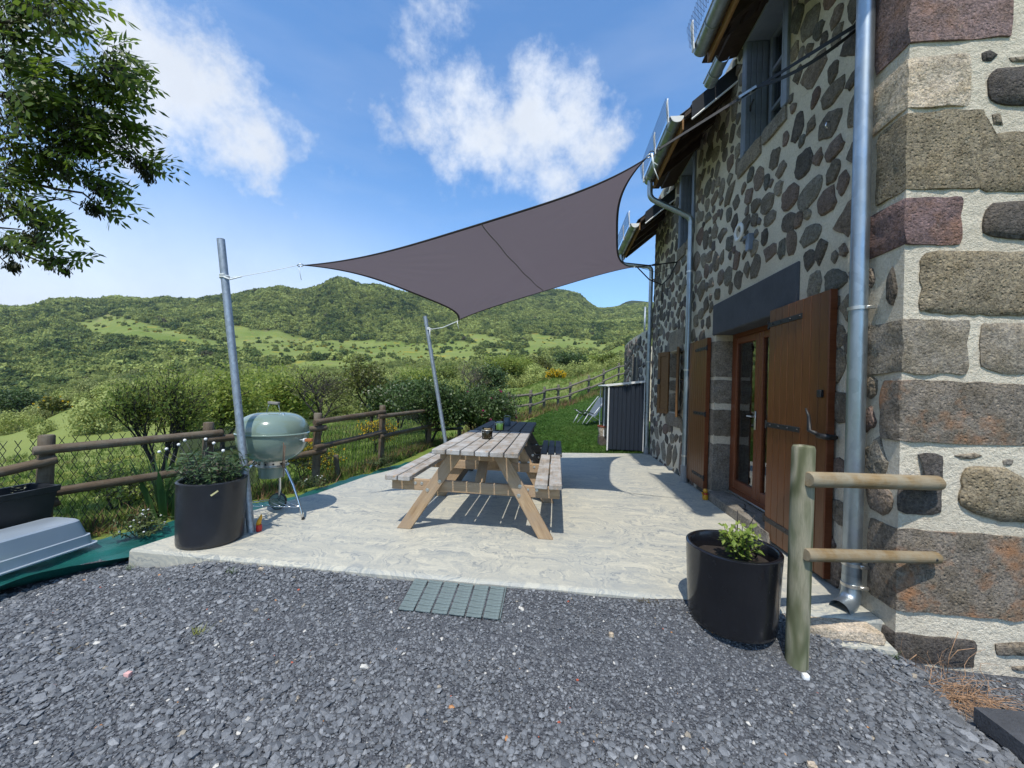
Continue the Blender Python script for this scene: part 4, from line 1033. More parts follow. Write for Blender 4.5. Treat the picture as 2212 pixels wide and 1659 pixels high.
def openings():
    # jamb stones of the patio door (far side): blocks turning into the reveal
    zs=[c7(680,1340),c7(680,1050),c7(680,1012),c7(680,848),c7(680,818),c7(680,672),c7(680,660),c7(680,440)]
    Z=[ony(*p,5.03).z for p in zs]
    for k,(a,b_) in enumerate(((0,1),(2,3),(4,5),(6,7))):
        block('jamb_stone',(WX-.012,5.018,Z[a]+.004),(2.165,5.30+.08*(k%2),Z[b_]),MT['greyblk'],WALL,40+k,(4,4,4),.008,.03)
    for k,(a,b_) in enumerate(((.02,.5),(.55,1.0),(1.06,1.45),(1.52,2.0))):
        block('jamb_stone',(WX-.010,3.45+.06*(k%2),a),(2.165,3.712,b_),MT['greyblk'],WALL,50+k,(4,4,4),.008,.03)
    q=MB().box((WX+.115,4.245,2.213),(.27,1.72,.385),.012); q.build('lintel',MT['lintel'],HOUSE)
    # threshold
    block('threshold',(1.865,3.60,-.12),(2.14,5.02,.10),MT['greyblk'],HOUSE,60,(3,8,2),.006,.03)
    q=MB().box((2.155,4.36,.112),(.05,1.29,.022),.003); q.build('door_track',MT['steel'],HOUSE)
    # glazed door: two leaves in a frame
    X=2.17; y0,y1,z0,z1=3.715,5.005,.115,2.03
    fr=MB()
    for c,d in (((X,y0+.03,(z0+z1)/2),(.07,.06,z1-z0)),((X,y1-.03,(z0+z1)/2),(.07,.06,z1-z0)),((X,(y0+y1)/2,z1-.03),(.066,y1-y0-.12,.06)),((X,(y0+y1)/2,z0+.03),(.066,y1-y0-.12,.06))): fr.box(c,d,.006)
    fr.build('door_frame',MT['oakframe'],HOUSE)
    ym=(y0+y1)/2
    for a,b_ in ((y0+.062,ym-.002),(ym+.002,y1-.062)):
        lf=MB(); w=.075; zz0,zz1=z0+.062,z1-.062; cy=(a+b_)/2
        for c,d in (((X-.012,a+w/2,(zz0+zz1)/2),(.06,w,zz1-zz0)),((X-.012,b_-w/2,(zz0+zz1)/2),(.06,w,zz1-zz0)),((X-.012,cy,zz1-w/2),(.056,b_-a-2*w,w)),((X-.012,cy,zz0+w*.7),(.056,b_-a-2*w,w*1.4))): lf.box(c,d,.008)
        o=lf.build('door_leaf',MT['oakframe'],HOUSE)
        MB().box((X-.01,cy,(zz0+zz1)/2+.015),(.008,b_-a-2*w+.004,zz1-zz0-2.4*w+.02)).build('pane',MT['glass'],o)
    h=MB(); h.box((X-.05,ym+.03,1.02),(.012,.03,.2),.003); h.tube([(X-.055,ym+.03,1.06),(X-.085,ym+.03,1.06),(X-.085,ym+.13,1.06)],.009,8); h.build('door_handle',MT['steel'],HOUSE,True,sharp=40)
    # the room behind
    room=MB(); a,b_,c,d,e,f_=2.2,4.6,3.0,6.2,-.02,2.4
    room.add([(a,c,e),(b_,c,e),(b_,d,e),(a,d,e),(a,c,f_),(b_,c,f_),(b_,d,f_),(a,d,f_)],[(0,1,2,3),(4,7,6,5),(1,5,6,2),(0,4,5,1),(3,2,6,7)])
    room.build('room_interior',plain('room_plaster',(.30,.27,.23),.9),HOUSE)
    cu=MB(); cu.grid(lambda u,v:Vector((2.30+.03*math.sin(u*46)+.01*math.sin(u*17),4.62+.36*u,.16+1.8*v)),60,2); cu.build('curtain',plain('linen_curtain',(.42,.40,.35),.9),HOUSE,True)
    cu=MB(); cu.grid(lambda u,v:Vector((2.30+.03*math.sin(u*46),3.74+.22*u,.16+1.8*v)),40,2); cu.build('curtain',MT.get('x') or bpy.data.materials['linen_curtain'],HOUSE,True)
    # patio shutters: each board, straps, bolts
    def shutter(y0,y1,z0,z1,x,n,hinge,lab):
        S_=MB().box((x+.012,(y0+y1)/2,(z0+z1)/2),(.012,y1-y0-.01,z1-z0-.01)); sh=S_.build('shutter',MT['oak'],HOUSE,label=lab)
        w=(y1-y0)/n
        for i in range(n): beam('board',(x-.006,y0+w*(i+.5),z0),(x-.006,y0+w*(i+.5),z1),w-.004,.024,MT['oak'],sh,up=(1,0,0),ch=.003)
        MB().box((x+.006,y0-.005,(z0+z1)/2),(.05,.012,z1-z0+.004),.003).build('edge_strip',MT['oakframe'],sh)
        hs=1 if hinge>((y0+y1)/2) else -1
        for zz in (z0+.20*(z1-z0)-.24,z0+.515*(z1-z0)-.04,z1-.13):
            L=(y1-y0)*.62; ya=hinge; yb=hinge-hs*L
            m=MB().box((x-.022,(ya+yb)/2,zz),(.006,L,.042),.002)
            m.tube([(x-.02,ya+hs*.012,zz-.035),(x-.02,ya+hs*.012,zz+.035)],.009,8)
            for i in range(4): m.lathe([(.0,.009),(.007,.006),(.010,0)],(x-.025,ya-hs*(.06+L*.27*i),zz),8,Matrix.Rotation(R(-90),4,'Y'))
            m.build('strap_hinge',MT['iron'],sh)
        return sh
    s=shutter(2.937,3.697,.03,2.055,WX-.045,8,3.697,None)
    m=MB(); y,z=3.05,1.02    # espagnolette handle by the free edge
    m.box((WX-.075,y-.06,z+.30),(.022,.045,.055),.004)
    m.build('latch_plate',MT['iron'],s)
    m=MB(); m.tube([(WX-.07,2.985,z),(WX-.11,2.985,z+.02),(WX-.115,3.03,z+.03),(WX-.115,3.04,z+.13),(WX-.125,3.06,z+.19)],[.013,.016,.016,.011,.006],8); m.tube([(WX-.02,2.90,z),(WX-.085,2.90,z),(WX-.085,2.985,z)],[.016,.022,.018],10)
    m.build('shutter_handle',MT['iron'],s,True)
    shutter(5.135,5.765,.075,2.0,WX-.05,9,5.135,None)
    # lower window with its stone surround and two panelled shutters
    block('window_lintel',(WX-.014,6.25,1.985),(WX+.2,7.12,2.33),MT['greyblk'],WALL,71,(3,6,3),.008,.04)
    block('window_sill',(WX-.03,6.28,.72),(WX+.25,7.1,.945),MT['greyblk'],WALL,72,(3,6,2),.008,.04)
    for k,(a,b_) in enumerate(((.96,1.28),(1.31,1.5),(1.54,1.96))): block('jamb_stone',(WX-.01,6.91,a),(WX+.25,7.08+.05*(k%2),b_),MT['greyblk'],WALL,73+k,(3,3,3),.007,.03)
    wf=MB(); 
    for yy in (6.45,6.675,6.90): wf.box((WX+.24,yy,1.46),(.05,.05,1.0),.004)
    for zz in (.98,1.46,1.95): wf.box((WX+.24,6.675,zz),(.044,.40,.045),.004)
    w=wf.build('window',MT['oakframe'],HOUSE); MB().box((WX+.25,6.675,1.46),(.006,.42,.95)).build('pane',MT['glass'],w)
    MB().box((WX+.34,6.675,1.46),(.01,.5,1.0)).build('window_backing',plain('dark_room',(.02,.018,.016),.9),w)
    def pshut(hy,ang,w_,lab):
        M=Matrix.Translation((WX-.02,hy,1.455))@Matrix.Rotation(ang,4,'Z')
        b_=MB()
        for c,d in (((0,.035,0),(.032,.07,1.08)),((0,w_-.035,0),(.032,.07,1.08)),((0,w_/2,.5),(.030,w_-.14,.08)),((0,w_/2,-.5),(.030,w_-.14,.08)),((0,w_/2,0),(.030,w_-.14,.09)),((.004,w_/2,.25),(.014,w_-.14,.42)),((.004,w_/2,-.25),(.014,w_-.14,.42))): b_.box(c,d,.004)
        b_.v=[M@p for p in b_.v]; o=b_.build('shutter',MT['oldshut'],HOUSE,label=lab)
        k=MB(); k.box((-.02,w_-.05,.02),(.006,.06,.09),.002); k.tube([(-.02,w_-.05,.02),(-.045,w_-.05,.03),(-.045,w_-.05,-.02)],.006,6); k.v=[M@p for p in k.v]; k.build('shutter_catch',MT['iron'],o)
    pshut(6.41,R(160),.29,'amber panelled window shutter folded open'); pshut(6.94,R(22),.29,'amber panelled window shutter folded open')
    # upper windows in grey painted linings
    for (y0,y1,z0,z1) in (UW1,UW2):
        m=MB()
        m.box((WX+.10,y1-.012,(z0+z1)/2),(.26,.024,z1-z0),.003); m.box((WX+.10,y0+.012,(z0+z1)/2),(.26,.024,z1-z0),.003); m.box((WX+.1,(y0+y1)/2,z1-.012),(.256,y1-y0-.05,.024),.003)
        m.box((WX-.012,y0-.02,(z0+z1)/2),(.03,.075,z1-z0+.02),.004); m.box((WX-.012,y1+.02,(z0+z1)/2),(.03,.075,z1-z0+.02),.004)
        w=m.build('window_lining',MT['greypaint'],HOUSE)
        for k in range(4): beam('board',(WX+.0+.055*k,y1-.030,z0+.02),(WX+.0+.055*k,y1-.030,z1-.03),.05,.014,MT['greypaint'],w,up=(0,1,0),ch=.003)
        c=MB()
        for yy in (y0+.055,(y0+y1)/2,y1-.07): c.box((WX+.225,yy,(z0+z1)/2),(.045,.05,z1-z0-.03),.004)
        for zz in (z0+.03,z0+.42,z1-.4,z1-.03): c.box((WX+.225,(y0+y1)/2,zz),(.04,y1-y0-.08,.04),.004)
        cs=c.build('window',MT['greypaint'],HOUSE); MB().box((WX+.235,(y0+y1)/2,(z0+z1)/2),(.006,y1-y0-.06,z1-z0-.04)).build('pane',MT['glass'],cs)
        MB().box((WX+.34,(y0+y1)/2,(z0+z1)/2),(.01,y1-y0,z1-z0)).build('window_backing',bpy.data.materials['dark_room'],cs)
        k=MB(); k.tube([(WX+.02,y1-.05,z0+.45),(WX-.02,y1-.14,z0+.44),(WX-.02,y1-.2,z0+.46)],.009,6); k.build('shutter_catch',MT['iron'],w,True)
        block('window_sill',(WX-.03,y0-.04,z0-.15),(WX+.25,(y0+y1)/2-.01,z0-.003),MT['greyblk'],WALL,81,(3,5,2),.008,.03)
        block('window_sill',(WX-.03,(y0+y1)/2+.01,z0-.2),(WX+.25,y1+.14,z0-.003),MT['greyblk'],WALL,82,(3,5,2),.008,.03)
openings()
EX=1.36; EZ=4.46       # eaves line
def roofs():
    slope=math.tan(R(40))
    def roof(ya,yb,ez,verge):
        # deck, underside boards, rafters, slates
        zt=lambda x:ez+.02+(x-EX)*slope
        d=MB(); x0,x1=EX+.03,EX+3.6
        d.add([(x0,ya,zt(x0)),(x1,ya,zt(x1)),(x1,yb,zt(x1)),(x0,yb,zt(x0)),(x0,ya,zt(x0)+.05),(x1,ya,zt(x1)+.05),(x1,yb,zt(x1)+.05),(x0,yb,zt(x0)+.05)],[(0,3,2,1),(4,5,6,7),(0,1,5,4),(1,2,6,5),(2,3,7,6),(3,0,4,7)])
        rf=d.build('roof',MT['eave'],HOUSE)
        nb=int((WX-EX)/.13)+2
        for i in range(nb):
            x=EX+.06+.14*i; beam('soffit_board',(x,ya+.01,zt(x)-.012-.0),(x,yb-.01,zt(x)-.012),.13,.018,MT['eave'],rf,up=(-math.sin(R(40)),0,math.cos(R(40))))
        y=ya+.12
        while y<yb-.05:
            beam('rafter',(EX+.03,y,zt(EX+.03)-.075),(WX+.25,y,zt(WX+.25)-.075),.075,.10,MT['eave'],rf); y+=.48
        beam('fascia_board',(EX+.012,ya,ez-.035),(EX+.012,yb,ez-.035),.028,.13,MT['fascia'],rf)
        # slates: first courses over the eave
        ang=math.atan(slope); L=.22; n=0
        for r_ in range(7):
            s=EX-.02+r_*.115; y=ya-(.06 if r_%2 else .0)
            while y<yb:
                w=.155; a=max(y,ya-.02); b_=min(y+w,yb+.02)
                if b_-a>.03: beam('slate',(s,(a+b_)/2,ez+.085+(s-EX)*slope+.012),(s+L*math.cos(ang),(a+b_)/2,ez+.085+(s-EX+L*math.cos(ang))*slope),b_-a-.004,.007,MT['slate'],rf,ch=.0)
                y+=w
        up=MB(); xs=EX+.78
        up.add([(xs,ya-.02,zt(xs)+.075),(x1,ya-.02,zt(x1)+.075),(x1,yb+.02,zt(x1)+.075),(xs,yb+.02,zt(xs)+.075)],[(0,1,2,3)]); up.build('upper_slating',MT['slate'],rf,kind='stuff')
        if verge:   # dark verge flashing with a pale drip edge on the near end
            P=lambda x,z:(x,ya-.035,zt(x)+z)
            m=MB(); a,b_=EX+.10,EX+1.35
            m.add([P(a,-.10),P(b_,-.10),P(b_,.10),P(a,.10)]+[(p[0],p[1]+.02,p[2]) for p in (P(a,-.10),P(b_,-.10),P(b_,.10),P(a,.10))],[(0,1,2,3),(7,6,5,4),(0,4,5,1),(3,2,6,7),(0,3,7,4),(1,5,6,2)]); m.build('verge_flashing',MT['flash'],rf)
            m=MB(); m.tube([P(a,-.108),P(b_,-.108)],.011,6); m.build('drip_edge',MT['white'],rf)
    def gutter(ya,yb,x,z,r,cap=True,net=True):
        n=14; prof=[]
        for s_ in (1,-1):
            pass
        g=MB(); v=[];f=[]; ys=[ya,yb]
        for y in ys:
            for rr in (r,r-.005):
                for k in range(n+1):
                    a=math.pi+math.pi*k/n; v.append((x+rr*math.cos(a),y,z+rr*math.sin(a)))
        m=n+1
        for k in range(n):
            f+=[(k,k+1,2*m+k+1,2*m+k),(m+k,3*m+k,3*m+k+1,m+k+1)]
        f+=[(0,2*m,3*m,m),(n,m+n,3*m+n,2*m+n)]
        for b0 in (0,2*m): f+=[(b0+k,b0+m+k,b0+m+k+1,b0+k+1) for k in range(n)]
        g.add(v,f); g.tube([(x-r,ya,z+.004),(x-r,yb,z+.004)],.010,8)
        go=g.build('gutter',MT['zinc'],HOUSE,True,sharp=40)
        y=ya+.18
        while y<yb:
            b_=MB(); b_.tube([(x+(r+.004)*math.cos(math.pi+math.pi*k/12),y,z+(r+.004)*math.sin(math.pi+math.pi*k/12)) for k in range(13)],.005,6); b_.build('gutter_bracket',MT['zinc'],go,True); y+=.5
        if cap:
            c=MB(); c.add([(x+r*math.cos(math.pi+math.pi*k/12),ya-.003,z+r*math.sin(math.pi+math.pi*k/12)) for k in range(13)],[tuple(range(13))]); c.add([(x+r*math.cos(math.pi+math.pi*k/12),ya-.012,z+r*math.sin(math.pi+math.pi*k/12)) for k in range(13)],[tuple(range(12,-1,-1))]); c.build('gutter_end_cap',MT['white'],go)
        if net:
            for yy in (ya+.02,)+((ya+.62,yb-.08) if yb-ya>.9 else ()):
                c=MB(); c.add([(x-r-.01,yy,z-.05),(x-r-.01,yy+.05,z-.05),(x-r-.03,yy+.05,z+.21),(x-r-.02,yy+.025,z+.25),(x-r-.03,yy,z+.21)]+[(x-r-.02,yy,z-.05),(x-r-.02,yy+.05,z-.05),(x-r-.04,yy+.05,z+.21),(x-r-.03,yy+.025,z+.25),(x-r-.04,yy,z+.21)],[(0,1,2,3,4),(9,8,7,6,5),(0,5,6,1),(1,6,7,2),(2,7,8,3),(3,8,9,4),(4,9,5,0)]); c.build('net_bracket',MT['white'],go)
            w=MB()
            y=ya
            while y<yb:
                for sg in (1,-1):
                    pts=[];yy=y
                    for k in range(7): pts.append((x-r-.03-.006*k,yy+sg*.02*(k%2),z+.005+.035*k))
                    w.tube(pts,.0016,3,cap=False)
                y+=.04
            w.build('bird_net',MT['iron'],go,kind='stuff')
        return go
    roof(1.95,3.90,EZ+.14,False); roof(4.66,5.98,EZ,True); roof(6.98,8.62,EZ-.22,True)
    gutter(1.9,3.88,EX-.07,EZ+.16,.072,False); gutter(3.78,4.10,EX+.10,EZ+.0,.06,False,False)
    gutter(4.60,5.98,EX-.07,EZ+.02,.072); gutter(6.95,8.45,EX-.07,EZ-.22,.072)
    # raised roofs over the two upper windows
    for (a,b_,z) in ((3.90,4.66,5.14),(5.98,6.98,4.88)):
        m=MB(); m.box((2.55,(a+b_)/2,z+.25),(1.75,b_-a-.01,.08),.0,Matrix.Rotation(R(-16),4,'Y')); o=m.build('window_roof',MT['eave'],HOUSE)
        for k in range(5): beam('soffit_board',(1.62+.13*k,a+.02,z-.02+.036*k),(1.62+.13*k,b_-.02,z-.02+.036*k),.125,.02,MT['eave'],o)
    # downpipes
    def pipe(pts,r,joints,boot=None,lab=None):
        P=[Vector(p) for p in pts]; out=[P[0]]
        for i in range(1,len(P)-1):   # round the bends
            a,b_,c=P[i-1],P[i],P[i+1]; d=min(.09,(a-b_).length*.45,(c-b_).length*.45); s=b_+(a-b_).normalized()*d; e=b_+(c-b_).normalized()*d
            for k in range(7): t=k/6; out.append(s*(1-t)**2+b_*2*t*(1-t)+e*t*t)
        out.append(P[-1])
        o=MB().tube(out,r,18).build('downpipe',MT['zinc'],HOUSE,True,label=lab,sharp=50)
        for z in joints:
            c=MB(); c.lathe([(r+.002,-.014),(r+.007,-.012),(r+.007,.012),(r+.002,.014)],(P[-2].x if len(P)>2 else P[0].x,P[-1].y,z),18); c.box((P[-1].x+r+.03,P[-1].y,z),(.06,.02,.018),.003); c.build('pipe_collar',MT['steel'],o,True,sharp=40)
        if boot: 
            MB().tube([(P[-1].x,P[-1].y,-.01),(P[-1].x,P[-1].y,boot)],r+.012,18).build('pipe_boot',MT['pvc'],o,True,sharp=50)
    x=WX-.075
    b0=onz(*cC(340,790),-.03)
    P1=[(x,2.655,5.0),(x,2.655,.10),(x-.10,2.60,.02)]
    o=MB().tube([(x,2.655,5.0),(x,2.655,1.86)],.0465,22).build('downpipe',MT['zinc'],HOUSE,True,label='large zinc downpipe at the near corner of the house',sharp=50)
    MB().tube([(x,2.655,1.87),(x,2.655,.17)],.0485,22).build('lower_length',MT['zinc'],o,True,sharp=50)
    e=MB(); e.tube([(x,2.655,.19),(x,2.655,.08),(x-.015,2.645,.04),(x-.05,2.62,.012),(x-.12,2.575,.002)],[.0500,.0500,.052,.053,.054],22,cap=False); e.build('outlet_elbow',MT['zinc'],o,True)
    for z in (1.86,.26,.13):
        c=MB(); c.lathe([(.049,-.012),(.055,-.010),(.055,.010),(.049,.012)],(x,2.655,z),22); c.box((x+.035,2.655-.05,z),(.05,.02,.02),.003); c.build('pipe_collar',MT['steel'],o,True,sharp=40)
    pipe([(EX-.07,5.88,EZ-.03),(EX-.07,5.88,EZ-.30),(x,5.83,EZ-.62),(x,5.83,.22)],.040,(3.05,1.62,.38),.24,'zinc downpipe with a swan neck between window and shutter')
    pipe([(EX-.07,8.36,EZ-.27),(EX-.07,8.36,3.98),(x,8.2,3.86),(x,8.2,.1)],.040,(3.6,1.9),.13,'far zinc downpipe at the end of the house')
roofs()
def outbuilding():
    t=thing('stone_outbuilding',(2.6,11,0),'low limewashed rubble annexe with a small slit window past the far downpipe','outbuilding')
    X0,X1=2.02,2.30; Y0,Y1=8.30,12.9
    fx=lambda y:X0+(X1-X0)*((y-Y0)/(Y1-Y0))**2-.10
    top=lambda y:2.62+.03*(y-Y0)
    q=MB(); q.grid(lambda u,v:Vector((fx(Y0+(Y1-Y0)*u)+.0,Y0+(Y1-Y0)*u,-.2+(top(Y0+(Y1-Y0)*u)+.2)*v)),24,10)
    q.grid(lambda u,v:Vector((fx(Y0+(Y1-Y0)*u)+.5*v,Y0+(Y1-Y0)*u,top(Y0+(Y1-Y0)*u))),24,1)
    q.grid(lambda u,v:Vector((fx(Y1)+1.5*u,Y1,-.2+(top(Y1)+.2)*v)),2,2)
    w=q.build('wall',MT['mortar'],t)
    rn=random.Random(9); st=[];m=MB(); M0=wall_frame('long')
    for _ in range(2600):
        y=Y0+.1+(Y1-Y0-.1)*rn.random(); z=2.7*rn.random(); a=rn.uniform(.05,.13); b_=rn.uniform(.06,.13)
        if z+b_>top(y)-.03 or (9.5<y<10.35 and 1.3<z<2.3): continue
        if all(((y-s[0])/(a+s[2]+.02))**2+((z-s[1])/(b_+s[3]+.02))**2>1 for s in st):
            st.append((y,z,a,b_)); u=UST[rn.randrange(18)]; M=Matrix.Translation((fx(y),y,z))@M0@Matrix.Diagonal((a*1.1,b_*1.1,.03,1)); m.add([M@v.co for v in u.vertices],[tuple(p.vertices) for p in u.polygons])
    m.build('small_stones',bpy.data.materials['rubble_stone_small'],w,kind='stuff')
    MB().box((fx(9.9)+.01,9.9,1.78),(.06,.44,.72)).build('slit_window',bpy.data.materials['dark_room'],t)
    for a,b_ in ((9.58,.12),(10.22,.12)): MB().box((fx(a)-.01,a,1.78),(.06,b_,.9),.01).build('jamb_stone',MT['greyblk'],w)
    for y,zt in ((9.0,3.6),(9.7,3.35)): MB().tube([(fx(y)+.15,y,2.5),(fx(y)+.15,y,zt)],.022,8).build('scaffold_tube',MT['galv'],t,True)
    log_('leaning_pole',(fx(9.2)+.2,9.15,2.6),(fx(8.9)+.25,8.8,3.5),.04,MT['fencefar'],t)
    log_('leaning_pole',(fx(9.2)+.2,9.35,2.9),(fx(8.9)+.22,8.55,3.45),.035,MT['fencefar'],t)
outbuilding()
# ---------------------------------------------------------------- picnic tables
def picnic(label,x0,x1,y0,y1,sy0,sy1,zt,zs,sxl,sxr,nt,ns,top,leg):
    cx=(x0+x1)/2; t=thing('picnic_table',(cx,(y0+y1)/2,0),label,'picnic table','picnic tables standing end to end on the terrace')
    th=.042; w=(x1-x0)/nt
    for i in range(nt):
        x=x0+w*(i+.5); beam('top_board',(x,y0+random.uniform(-.006,.006),zt-th/2),(x,y1+random.uniform(-.006,.006),zt-th/2),w-.011,th,top,t,ch=.005)
    for (a,b_) in (sxl,sxr):
        ws=(b_-a)/ns
        for i in range(ns):
            x=a+ws*(i+.5); beam('seat_board',(x,sy0,zs-th/2),(x,sy1,zs-th/2),ws-.012,th,top,t,ch=.005)
    for k,yl in enumerate((y0+.17,y1-.27)):
        s=1 if k==0 else -1
        for sx,xf,xt in ((-1,sxl[0]+.17,cx-.19),(1,sxr[1]-.13,cx+.19)):
            # leg: parallelogram plank cut flat at floor and top
            lw=.115; z1=zt-th-.002; p=[(xf-lw/2*1.12,.0),(xf+lw/2*1.12,.0),(xt+lw/2*1.12,z1),(xt-lw/2*1.12,z1)]
            L=math.hypot(xt-xf,z1); ang=math.atan2(z1,xt-xf)
            Ml=Matrix(((math.cos(ang),0,-math.sin(ang),0),(0,1,0,0),(math.sin(ang),0,math.cos(ang),0),(0,0,0,1))); 
            ctr=Vector(((xf+xt)/2,yl,z1/2)); Ml=Matrix.Translation(ctr)@Ml; Mi=Ml.inverted()
            v=[Mi@Vector((x,yl-.021,z)) for x,z in p]+[Mi@Vector((x,yl+.021,z)) for x,z in p]
            me=mesh('leg',v,[(0,1,2,3),(7,6,5,4),(0,4,5,1),(1,5,6,2),(2,6,7,3),(3,7,4,0)],leg)
            o=bpy.data.objects.new('leg',me); link(o,Ml,t)
            bv=o.modifiers.new('edge','BEVEL'); bv.width=.004; bv.segments=1
            for bz in (.36,.44):
                bx=xf+(xt-xf)*bz/z1+(.028 if bz>.4 else -.028)*1
                m=MB(); m.lathe([(.017,.0),(.017,.002),(.010,.003),(.010,.008),(0,.009)],(bx,yl-.021,bz),10,Matrix.Rotation(R(90),4,'X')); m.build('bolt',MT['steel'],o,True,sharp=40)
        yb=yl+s*.043
        beam('crossbeam',(sxl[0]+.03,yb,zs-th-.055),(sxr[1]-.02,yb,zs-th-.055),.04,.098,leg,t,ch=.004)
        beam('top_batten',(x0+.02,yb+s*.001,zt-th-.04),(x1-.02,yb+s*.001,zt-th-.04),.038,.07,leg,t,ch=.004)
        for bx in (sxl[0]+.25,sxr[1]-.30,sxl[0]+.31,sxr[1]-.22):
            m=MB(); m.lathe([(.014,.0),(.014,.002),(.008,.003),(.008,.007),(0,.008)],(bx,yb-.0205,zs-th-.04-.03*(int(bx*100)%2)),10,Matrix.Rotation(R(90),4,'X')); m.build('bolt',MT['steel'],t,True,sharp=40)
    for s,ya in ((1,y0+.21),(-1,y1-.31)):
        beam('brace',(cx,ya,zs-.12),(cx,ya+s*.36,zt-th-.05),.09,.036,leg,t,ch=.004)
    beam('centre_rail',(cx,y0+.24,zt-th-.03),(cx,y1-.34,zt-th-.03),.07,.045,leg,t)
    return t
picnic('nearer picnic table, sun bleached greyish boards on honey coloured A frame legs',-1.04,-.292,3.17,4.67,3.26,4.72,.75,.485,(-1.49,-1.25),(-.165,.078),6,2,MT['pinewood'],MT['pineleg'])
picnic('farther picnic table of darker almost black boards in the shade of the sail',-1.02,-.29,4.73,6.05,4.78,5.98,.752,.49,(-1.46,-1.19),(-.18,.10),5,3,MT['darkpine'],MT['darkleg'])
def jars():
    gl=glass('jar_glass',(.78,.72,.62),1.4); gl2=glass('clear_jar_glass',(.97,.99,.96),1.3)
    def jar(x,y,r,h,label,body,glassm,fill,fillh,lid):
        z=.7525; t=thing('candle_jar',(x,y,z),label,'jar','jars standing along the middle of the tables')
        MB().lathe([(0,0),(r*.9,0),(r,.006),(r,h*.70),(r*.9,h*.8),(r*.88,h*.84),(r*.97,h*.86),(r*.97,h),(r*.92,h),(r*.92,h*.86),(r*.84,h*.82),(r*.94,h*.68),(r*.94,.01),(0,.008)],(x,y,z),28).build('glass_body' if glassm else 'metal_body',body,t,True,sharp=50)
        if fill: MB().lathe([(0,.009),(r*.93,.009),(r*.93,fillh),(0,fillh)],(x,y,z),24).build('wax',fill,t,True,sharp=50)
        if lid:
            m=MB(); m.tube([(x+r*1.0*math.cos(a*.3),y+r*1.0*math.sin(a*.3),z+h*.80) for a in range(21)],.003,6,closed=True)
            m.tube([(x-r,y,z+h*.8),(x-r*1.05,y-.01,z+h*.55),(x-r*.5,y-r*.95,z+h*.62)],.0025,5); m.tube([(x+r,y,z+h*.8),(x+r*1.02,y-.01,z+h*.95),(x+r*.4,y-r*.8,z+h*.93)],.0025,5)
            m.build('wire_clip',MT['steel'],t,True)
        return t
    wax=plain('pale_wax',(.55,.50,.36),.5); gw=plain('lime_wax',(.42,.58,.10),.5)
    t=jar(-.70,3.95,.055,.112,'smoky glass storage jar with wire clip and candle wax, nearest on the table',gl,True,plain('smoky_wax',(.16,.13,.09),.5),.085,True)
    MB().lathe([(.048,0),(.048,.012),(.0,.013)],(-.70,3.95,.7525+.088),20).build('candle_wick_dish',wax,t,True,sharp=40)
    jar(-.69,4.76,.058,.118,'squat jar filled with lime green candle wax between the smoky jar and the grey pot',gl2,True,gw,.088,True)
    t=jar(-.672,5.36,.049,.112,'small blue grey metal lantern pot, farthest on the dark table',plain('blue_grey_enamel',(.09,.12,.15),.4),False,None,0,False)
    m=MB(); m.tube([(-.672+.049*math.cos(a*math.pi/12),5.36,.8645+.03*math.sin(a*math.pi/12)) for a in range(13)],.0025,5); m.build('handle',MT['steel'],t,True)
jars()
